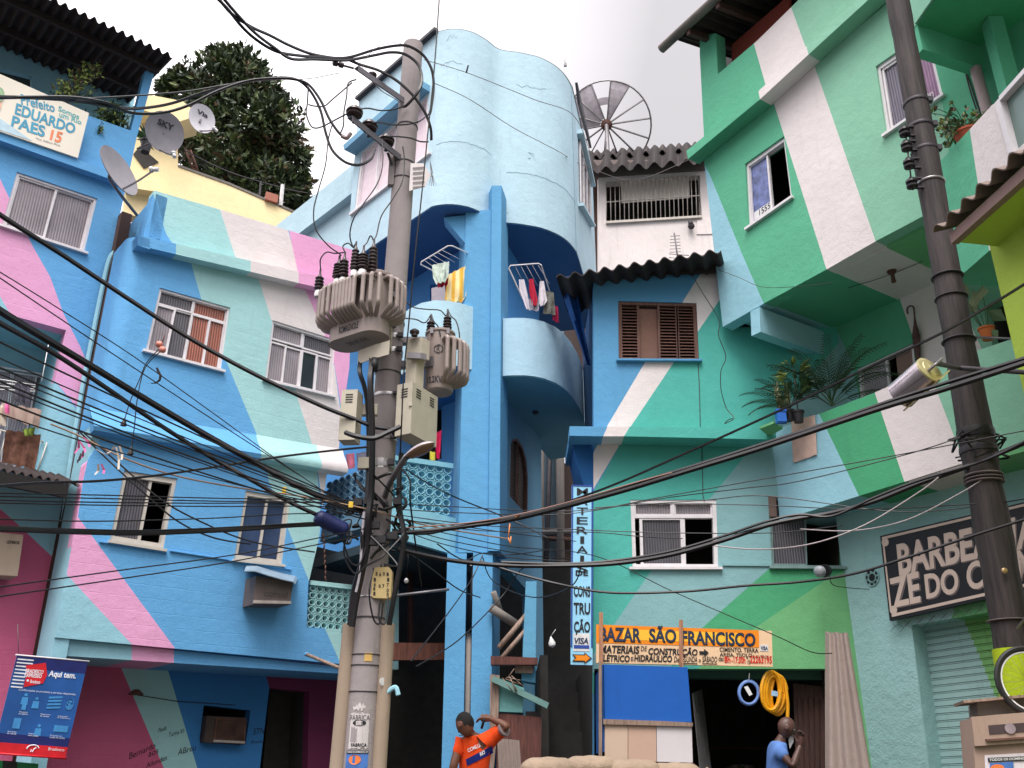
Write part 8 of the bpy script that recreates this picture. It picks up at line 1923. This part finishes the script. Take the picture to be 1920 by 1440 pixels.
mb = MB(); c = L2g.at(243,1303)+L2.N*.22; mb.lathe(c,(0,0,1),[(.03,.05),(.09,0),(.085,-.012),(.03,.03)],RUST,12); mb.build('shade',wl); mb = MB(); mb.tube([c,L2g.at(255,1302)],.012,RUST,5); mb.tube([L2g.at(255,1303)+L2.N*.01,L2g.at(330,1315)+L2.N*.01,L2g.at(440,1322)+L2.N*.01],.006,CABLE,4); mb.build('bracket',wl)
bl_ = thing('bulb','small white bulb dangling in the dark undercroft right of the concrete pole','bulb',atY(762,1085,9))
mb = MB(); mb.tube([atY(767,1030,9),atY(762,1084,9)],.003,CABLE,3); mb.build('wire',bl_); mb = MB(); mb.lathe(atY(762,1084,9),(0,0,-1),[(.008,0),(.022,.02),(.018,.04),(.004,.05)],PLASW,10); mb.build('globe',bl_)
ch = thing('chain','rusty chain hanging over the lower breeze block screen','chain',L2b.at(610,1088)); mb = MB()
for k in range(9): mb.tube([L2b.at(607+RU(-1,1)+k*.4,1000+k*10),L2b.at(607+RU(-1,1)+k*.4,1009+k*10)],.012,RUST,4)
mb.build('links',ch)
wb = thing('plastic_bag','white plastic bag hung in the dark alley left of the vertical sign','bag',atY(1033,1210,11.5)); mb = MB(); c = atY(1033,1206,11.5); mb.lathe(c+V((0,0,.08)),(.15,0,-1),[(.006,0),(.02,.03),(.045,.08),(.04,.11),(.01,.13)],PLASW,9); mb.build('bag_body',wb); mb = MB(); mb.tube([c+V((0,0,.08)),atY(1042,1180,11.5)],.004,PLASW,3); mb.build('tie',wb)
gb = thing('green_bin','dark green box at the lower left edge under the bank banner','bin',L1.mv(-.9).at(40,1440))
mb = MB(); P_ = L1.mv(-1.05); f = [P_.at(*q) for q in ((-20,1424),(72,1432),(66,1530),(-30,1530))]; mb.hexa(f,[p-L1.N*.3 for p in f],simple('bin_green',rgb(20,110,60),rough=.4)); mb.build('body',gb); mb = MB(); f = [P_.mv(-.02).at(*q) for q in ((6,1426),(32,1428),(28,1530),(2,1530))]; mb.hexa(f,[p-L1.N*.015 for p in f],BLACK); mb.build('panel',gb)
# bird-netting style antennas on roofs
an = thing('roof_antenna','thin white aerial on the right shoulder of the curved house roof','antenna',atY(1059,128,13)); mb = MB(); mb.tube([atY(1061,125,13),atY(1056,95,13)],.008,PLASW,4); mb.build('rod',an); mb = MB(); mb.box(atY(1060,122,13),(.05,.04,.05),STEEL); mb.build('base',an)
# ------------------------------------------------------------------ people
def skin_mesh(nodes,edges,root,sub=2):
    me = bpy.data.meshes.new('t'); names = list(nodes); ix = {n: i for i,n in enumerate(names)}
    me.from_pydata([tuple(nodes[n][0]) for n in names],[(ix[a],ix[b]) for a,b in edges],[])
    ob = bpy.data.objects.new('t',me); COL.objects.link(ob)
    md = ob.modifiers.new('s','SKIN'); md.use_smooth_shade = True
    if not me.skin_vertices: 
        bm = bmesh.new(); bm.from_mesh(me); bm.verts.layers.skin.verify(); bm.to_mesh(me); bm.free()
    for i,n in enumerate(names):
        r = nodes[n][1]; sv = me.skin_vertices[0].data[i]; sv.radius = (r,r) if not isinstance(r,tuple) else r; sv.use_root = (n == root)
    ob.modifiers.new('u','SUBSURF').levels = sub
    bpy.context.view_layer.update(); dg = bpy.context.evaluated_depsgraph_get(); ev = ob.evaluated_get(dg); m = bpy.data.meshes.new_from_object(ev)
    vs = [v.co.copy() for v in m.vertices]; fs = [tuple(p.vertices) for p in m.polygons]
    bpy.data.objects.remove(ob); return vs,fs
def head_mesh(c,fwd,up,s,n=22,m=18):
    """one closed head surface with brow, nose, lips, chin, jaw; returns verts, faces and a mapper"""
    fwd = V(fwd).normalized(); up = V(up); up = (up-fwd*up.dot(fwd)).normalized(); sd = fwd.cross(up)
    T = lambda x,y,z: V(c)+sd*x*s+fwd*y*s+up*z*s
    vs = []; fs = []
    for i in range(m+1):
        th = math.pi*i/m; z = math.cos(th); r = math.sin(th)
        for j in range(n):
            a = 2*math.pi*j/n; x = r*math.sin(a); y = r*math.cos(a)
            X = x*.075; Yy = y*.098; Z = z*.118
            if Z < 0: k = 1+Z*2.6; X *= max(.55,k+.1); Yy *= (.92 if y > 0 else max(.55,1+Z*2.2))
            f = max(0,y)**6*math.exp(-(x/.16)**2)
            Yy += f*(.030*math.exp(-((Z+.018)/.020)**2)+.010*math.exp(-((Z-.03)/.02)**2)+.012*math.exp(-((Z+.060)/.012)**2)+.010*math.exp(-((Z+.098)/.016)**2))
            e = max(0,y)**2*(math.exp(-((abs(x)-.38)/.16)**2)); Yy -= e*.010*math.exp(-((Z-.008)/.014)**2)
            vs.append(T(X,Yy,Z))
    for i in range(m):
        for j in range(n): fs.append((i*n+j,i*n+(j+1) % n,(i+1)*n+(j+1) % n,(i+1)*n+j))
    return vs,fs,T
def hand(mb,wrist,d,palm_n,s,mat,curl=.8):
    d = V(d).normalized(); pn = V(palm_n); pn = (pn-d*pn.dot(d)).normalized(); sd = d.cross(pn)
    mb.tube([wrist-d*.02*s,wrist+d*.03*s,wrist+d*.085*s],[.026*s,.036*s,.034*s],mat,8)
    for i,(L_,o) in enumerate(((.070,-.028),(.080,-.009),(.074,.010),(.058,.027))):
        p = wrist+d*.082*s+sd*o*s; v = d.copy(); pts = [p-d*.015*s]
        for k in range(4): pts.append(p.copy()); v = (v+pn*curl*.55).normalized(); p = p+v*L_*s/3
        mb.tube(pts,[.0095*s,.0095*s,.009*s,.0085*s,.006*s],mat,7)
    p = wrist+d*.02*s-sd*.030*s; v = (d*.6-sd*.8).normalized(); pts = [p]
    for k in range(3): p = p+v*.030*s; pts.append(p.copy()); v = (v+pn*.35+d*.3).normalized()
    mb.tube(pts,[.013*s,.012*s,.010*s,.007*s],mat,7)
SK1 = simple('skin_brown',rgb(112,72,54),rough=.5,var=.06,bump=.05); SK2 = simple('skin_dark_brown',rgb(84,58,50),rough=.45,var=.06,bump=.05)
HAIR = simple('short_black_hair',rgb(28,24,24),rough=.85,bump=.6,scale=40)
ORSH = fab('orange_shirt',(240,82,36),.06); BLSH = fab('blue_shirt',(92,126,186),.06); GREYC = fab('grey_cuff',(130,116,116)); NAVY = fab('navy_band',(36,48,116)); TROU = fab('orange_trousers',(220,84,40)); SHORT = fab('dark_shorts',(50,52,66)); SHOE = simple('boot_black',rgb(30,28,28),rough=.5)
from mathutils.bvhtree import BVHTree
def human(label,g,neck,head_c,face,up,shL,shR,elL,wrL,elR,wrR,hips,s,skin,shirt,trous,hair,hdL,hdR,pnL,pnR,sleeve=.62):
    t = thing('person',label,'person',g)
    pel = V(hips); nk = V(neck); sp_ = (pel+nk)/2; ch = pel.lerp(nk,.72)
    lat = (V(shR)-V(shL)).normalized()
    hl_,hr_ = pel-lat*.095*s,pel+lat*.095*s; gz = g[2]
    kl,kr = hl_+V((-.02,-.05,-.44*s)),hr_+V((.02,-.08,-.44*s)); al,ar = V((kl.x,kl.y+.05,gz+.08)),V((kr.x,kr.y+.06,gz+.08)); fl,fr = al+V((face[0]*.15,face[1]*.15,-.05)),ar+V((face[0]*.15,face[1]*.15,-.05))
    N_ = {'pel': (pel,(.14*s,.10*s)),'sp': (sp_,(.135*s,.10*s)),'ch': (ch,(.15*s,.105*s)),'nk': (nk,.055*s),'nk2': (nk.lerp(V(head_c),.6),.05*s),
          'sL': (V(shL),.055*s),'eL': (V(elL),.042*s),'mL': (V(elL).lerp(V(wrL),.35),.042*s),'wL': (V(wrL),.026*s),'sR': (V(shR),.055*s),'eR': (V(elR),.042*s),'mR': (V(elR).lerp(V(wrR),.35),.042*s),'wR': (V(wrR),.026*s),
          'hL': (hl_,.085*s),'kL': (kl,.056*s),'cL': (kl.lerp(al,.35),.056*s),'aL': (al,.036*s),'fL': (fl,.04*s),'hR': (hr_,.085*s),'kR': (kr,.056*s),'cR': (kr.lerp(ar,.35),.056*s),'aR': (ar,.036*s),'fR': (fr,.04*s)}
    E_ = [('pel','sp'),('sp','ch'),('ch','nk'),('nk','nk2'),('ch','sL'),('sL','eL'),('eL','mL'),('mL','wL'),('ch','sR'),('sR','eR'),('eR','mR'),('mR','wR'),('pel','hL'),('hL','kL'),('kL','cL'),('cL','aL'),('aL','fL'),('pel','hR'),('hR','kR'),('kR','cR'),('cR','aR'),('aR','fR')]
    mb = MB(); vs,fs = skin_mesh(N_,E_,'pel'); mb.mesh(vs,fs,skin,True)
    hv,hf,T = head_mesh(head_c,face,up,s); mb.mesh(hv,hf,skin,True)
    for sg in (-1,1):
        mb.lathe(T(sg*.072,-.005,-.005),(T(sg,-.3,0)-T(0,0,0)),[(.012*s,-.006),(.026*s,.004),(.030*s,.012),(.020*s,.016)],skin,10)
    hand(mb,V(wrL),hdL,pnL,s,skin); hand(mb,V(wrR),hdR,pnR,s,skin)
    mb.build('body',t)
    mb = MB()
    for sg in (-1,1): mb.lathe(T(sg*.030,.078,.008),T(0,1,0)-T(0,0,0),[(.003,-.006),(.011*s,0),(.009*s,.007),(.002,.010)],PLASW,10); mb.lathe(T(sg*.030,.0865,.008),T(0,1,0)-T(0,0,0),[(.0045*s,0),(.0045*s,.002)],INK,8)
    mb.build('eyes',t)
    mb = MB(); mb.tube([T(x,.095-.9*x*x*9,-.062) for x in (-.024,-.012,0,.012,.024)],.0035*s,simple('lip_brown',rgb(96,56,50),rough=.5),5); mb.build('mouth',t)
    if hair:
        mb = MB(); keep = []; n = 22
        vv = [V(head_c)+(v-V(head_c))*1.035 for v in hv]
        fsel = []
        inv = lambda p: ((p-V(head_c)).dot((T(0,0,1)-T(0,0,0)).normalized())/s,(p-V(head_c)).dot((T(0,1,0)-T(0,0,0)).normalized())/s)
        for f in hf:
            zc,yc = inv(sum((vv[i] for i in f),V())/4)
            if zc > .052-(.0 if yc > .02 else (.02-yc)*1.25): fsel.append(f)
        mb.mesh(vv,fsel,hair,True); mb.build('hair',t)
    # shirt
    SN = {'pel': (pel+V((0,0,-.05)),(.165*s,.125*s)),'sp': (sp_,(.160*s,.125*s)),'ch': (ch,(.172*s,.125*s)),'nk': (nk+V((0,0,-.015)),.070*s)}
    SE = [('pel','sp'),('sp','ch'),('ch','nk')]
    for k,sh_,el in (('L',shL,elL),('R',shR,elR)):
        a,b = V(sh_),V(el); SN['s'+k] = (a,.078*s); SN['q'+k] = (a.lerp(b,sleeve),.074*s); SE += [('ch','s'+k),('s'+k,'q'+k)]
    mb = MB(); vs,fs = skin_mesh(SN,SE,'pel'); mb.mesh(vs,fs,shirt,True); so = mb.build('shirt',t); bvh = BVHTree.FromPolygons(vs,fs)
    mb = MB(); TN = {'p': (pel,(.160*s,.12*s)),'hL': (hl_,.10*s),'kL': (kl,.078*s),'aL': (al+V((0,0,.05)),.07*s),'hR': (hr_,.10*s),'kR': (kr,.078*s),'aR': (ar+V((0,0,.05)),.07*s)}
    vs,fs = skin_mesh(TN,[('p','hL'),('hL','kL'),('kL','aL'),('p','hR'),('hR','kR'),('kR','aR')],'p'); mb.mesh(vs,fs,trous,True); mb.build('trousers',t)
    for f_,a_ in ((fl,al),(fr,ar)):
        mb = MB(); mb.lathe(a_+V((0,0,-.075)),f_-a_+V((0,0,.05)),[(.03,-.06),(.048,-.03),(.05,.06),(.045,.14),(.02,.18)],SHOE,10); mb.build('shoe',t)
    return t,so,bvh
A = lambda u,v,y: atY(u,v,y)
# street cleaner in orange, seen from behind, head turned down to the left, right arm raised
t,so,bvh = human('person in orange shirt with navy band, back turned, right arm raised towards the pillar',A(885,1440,9.65)*1 and V((A(885,1440,9.65).x,9.65,.46)),A(883,1378,9.62),A(872,1358,9.56),(-.62,.55,-.45),(-.15,.12,1),
    A(862,1396,9.66),A(930,1376,9.62),A(850,1437,9.58),A(846,1475,9.66),A(953,1362,9.50),A(918,1347,9.60),V((A(893,1440,9.72).x,9.74,1.40)),1.0,SK1,ORSH,TROU,HAIR,(-.1,.2,-1),(-1,.35,.1),(0,.3,-.3),(0,.2,-1),.6)
def on_shirt(pts,d,off):
    out = []
    for p in pts:
        h = bvh.ray_cast(p-d*2,d); out.append((h[0]-d*off) if h[0] else p)
    return out
vd = (A(895,1405,9.6)-CAM).normalized()
def decal(poly_px,name,mat,n=10,off=.006):
    tl,tr,br,bl = poly_px; mb = MB(); g = []
    for j in range(4):
        row = []
        for i in range(n+1):
            u = i/n; v = j/3; a = [(tl[k]*(1-u)+tr[k]*u)*(1-v)+(bl[k]*(1-u)+br[k]*u)*v for k in (0,1)]; row.append(A(a[0],a[1],9.6))
        g.append(on_shirt(row,vd,off))
    for j in range(3):
        for i in range(n): mb.face([g[j][i],g[j][i+1],g[j+1][i+1],g[j+1][i]],mat,True)
    mb.build(name,so)
decal([(873,1424),(923,1398),(925,1412),(876,1436)],'navy_band',NAVY)
def decal_text(s,q,mat,b=.03):
    vs,fs = text_data(s,b,0); mb = MB(); tl,tr,br,bl = q
    pts = [A(*[(tl[k]*(1-x)+tr[k]*x)*(1-y)+(bl[k]*(1-x)+br[k]*x)*y for k in (0,1)],9.6) for x,y in vs]; mb.mesh(on_shirt(pts,vd,.011),fs,mat); mb.build('lettering',so)
WHT = fab('white_print',(236,230,230)); decal_text('COMLURB',[(876,1404),(906,1390),(908,1397),(878,1411)],WHT); decal_text('RIO',[(899,1411),(908,1406),(910,1413),(901,1418)],WHT)
mb = MB(); sR,eR = A(930,1376,9.62),A(953,1362,9.50); d = (eR-sR).normalized(); mb.lathe(sR.lerp(eR,.62),d,[(.052,-.012),(.070,-.008),(.070,.016),(.05,.02)],GREYC,14); mb.build('cuff',so)
tl_ = thing('scraper','dark tool handle gripped in the raised hand of the person in orange','tool',A(906,1365,9.6)); mb = MB(); mb.tube([A(909,1345,9.585),A(903,1366,9.62)],.013,BLACK,7); mb.build('grip',tl_)
# man in a blue shirt at the shop entrance, facing right, looking down
t,so,bvh = human('bald person in a blue T-shirt facing right at the bazaar entrance, forearm raised',V((A(1455,1440,11.2).x,11.2,.46)),A(1463,1388,11.18),A(1474,1364,11.15),(.88,-.1,-.42),(.4,0,1),
    A(1452,1402,11.35),A(1462,1408,11.0),A(1462,1455,11.4),A(1476,1490,11.35),A(1486,1438,10.92),A(1501,1396,10.98),V((A(1452,1440,11.2).x-.05,11.2,1.38)),1.0,SK2,BLSH,SHORT,None,(.7,0,.6),(.25,-.1,1),(0,-1,0),(-.5,-.6,0),.55)
pp_ = thing('paper_sheet','white sheet of paper held up before the person in blue','paper',A(1488,1400,11.2)); mb = MB(); f = [A(*q,11.18) for q in ((1478,1386),(1487,1372),(1488,1390),(1481,1404))]; mb.prism(f,(.0,.004,0),PLASW); mb.build('sheet',pp_)
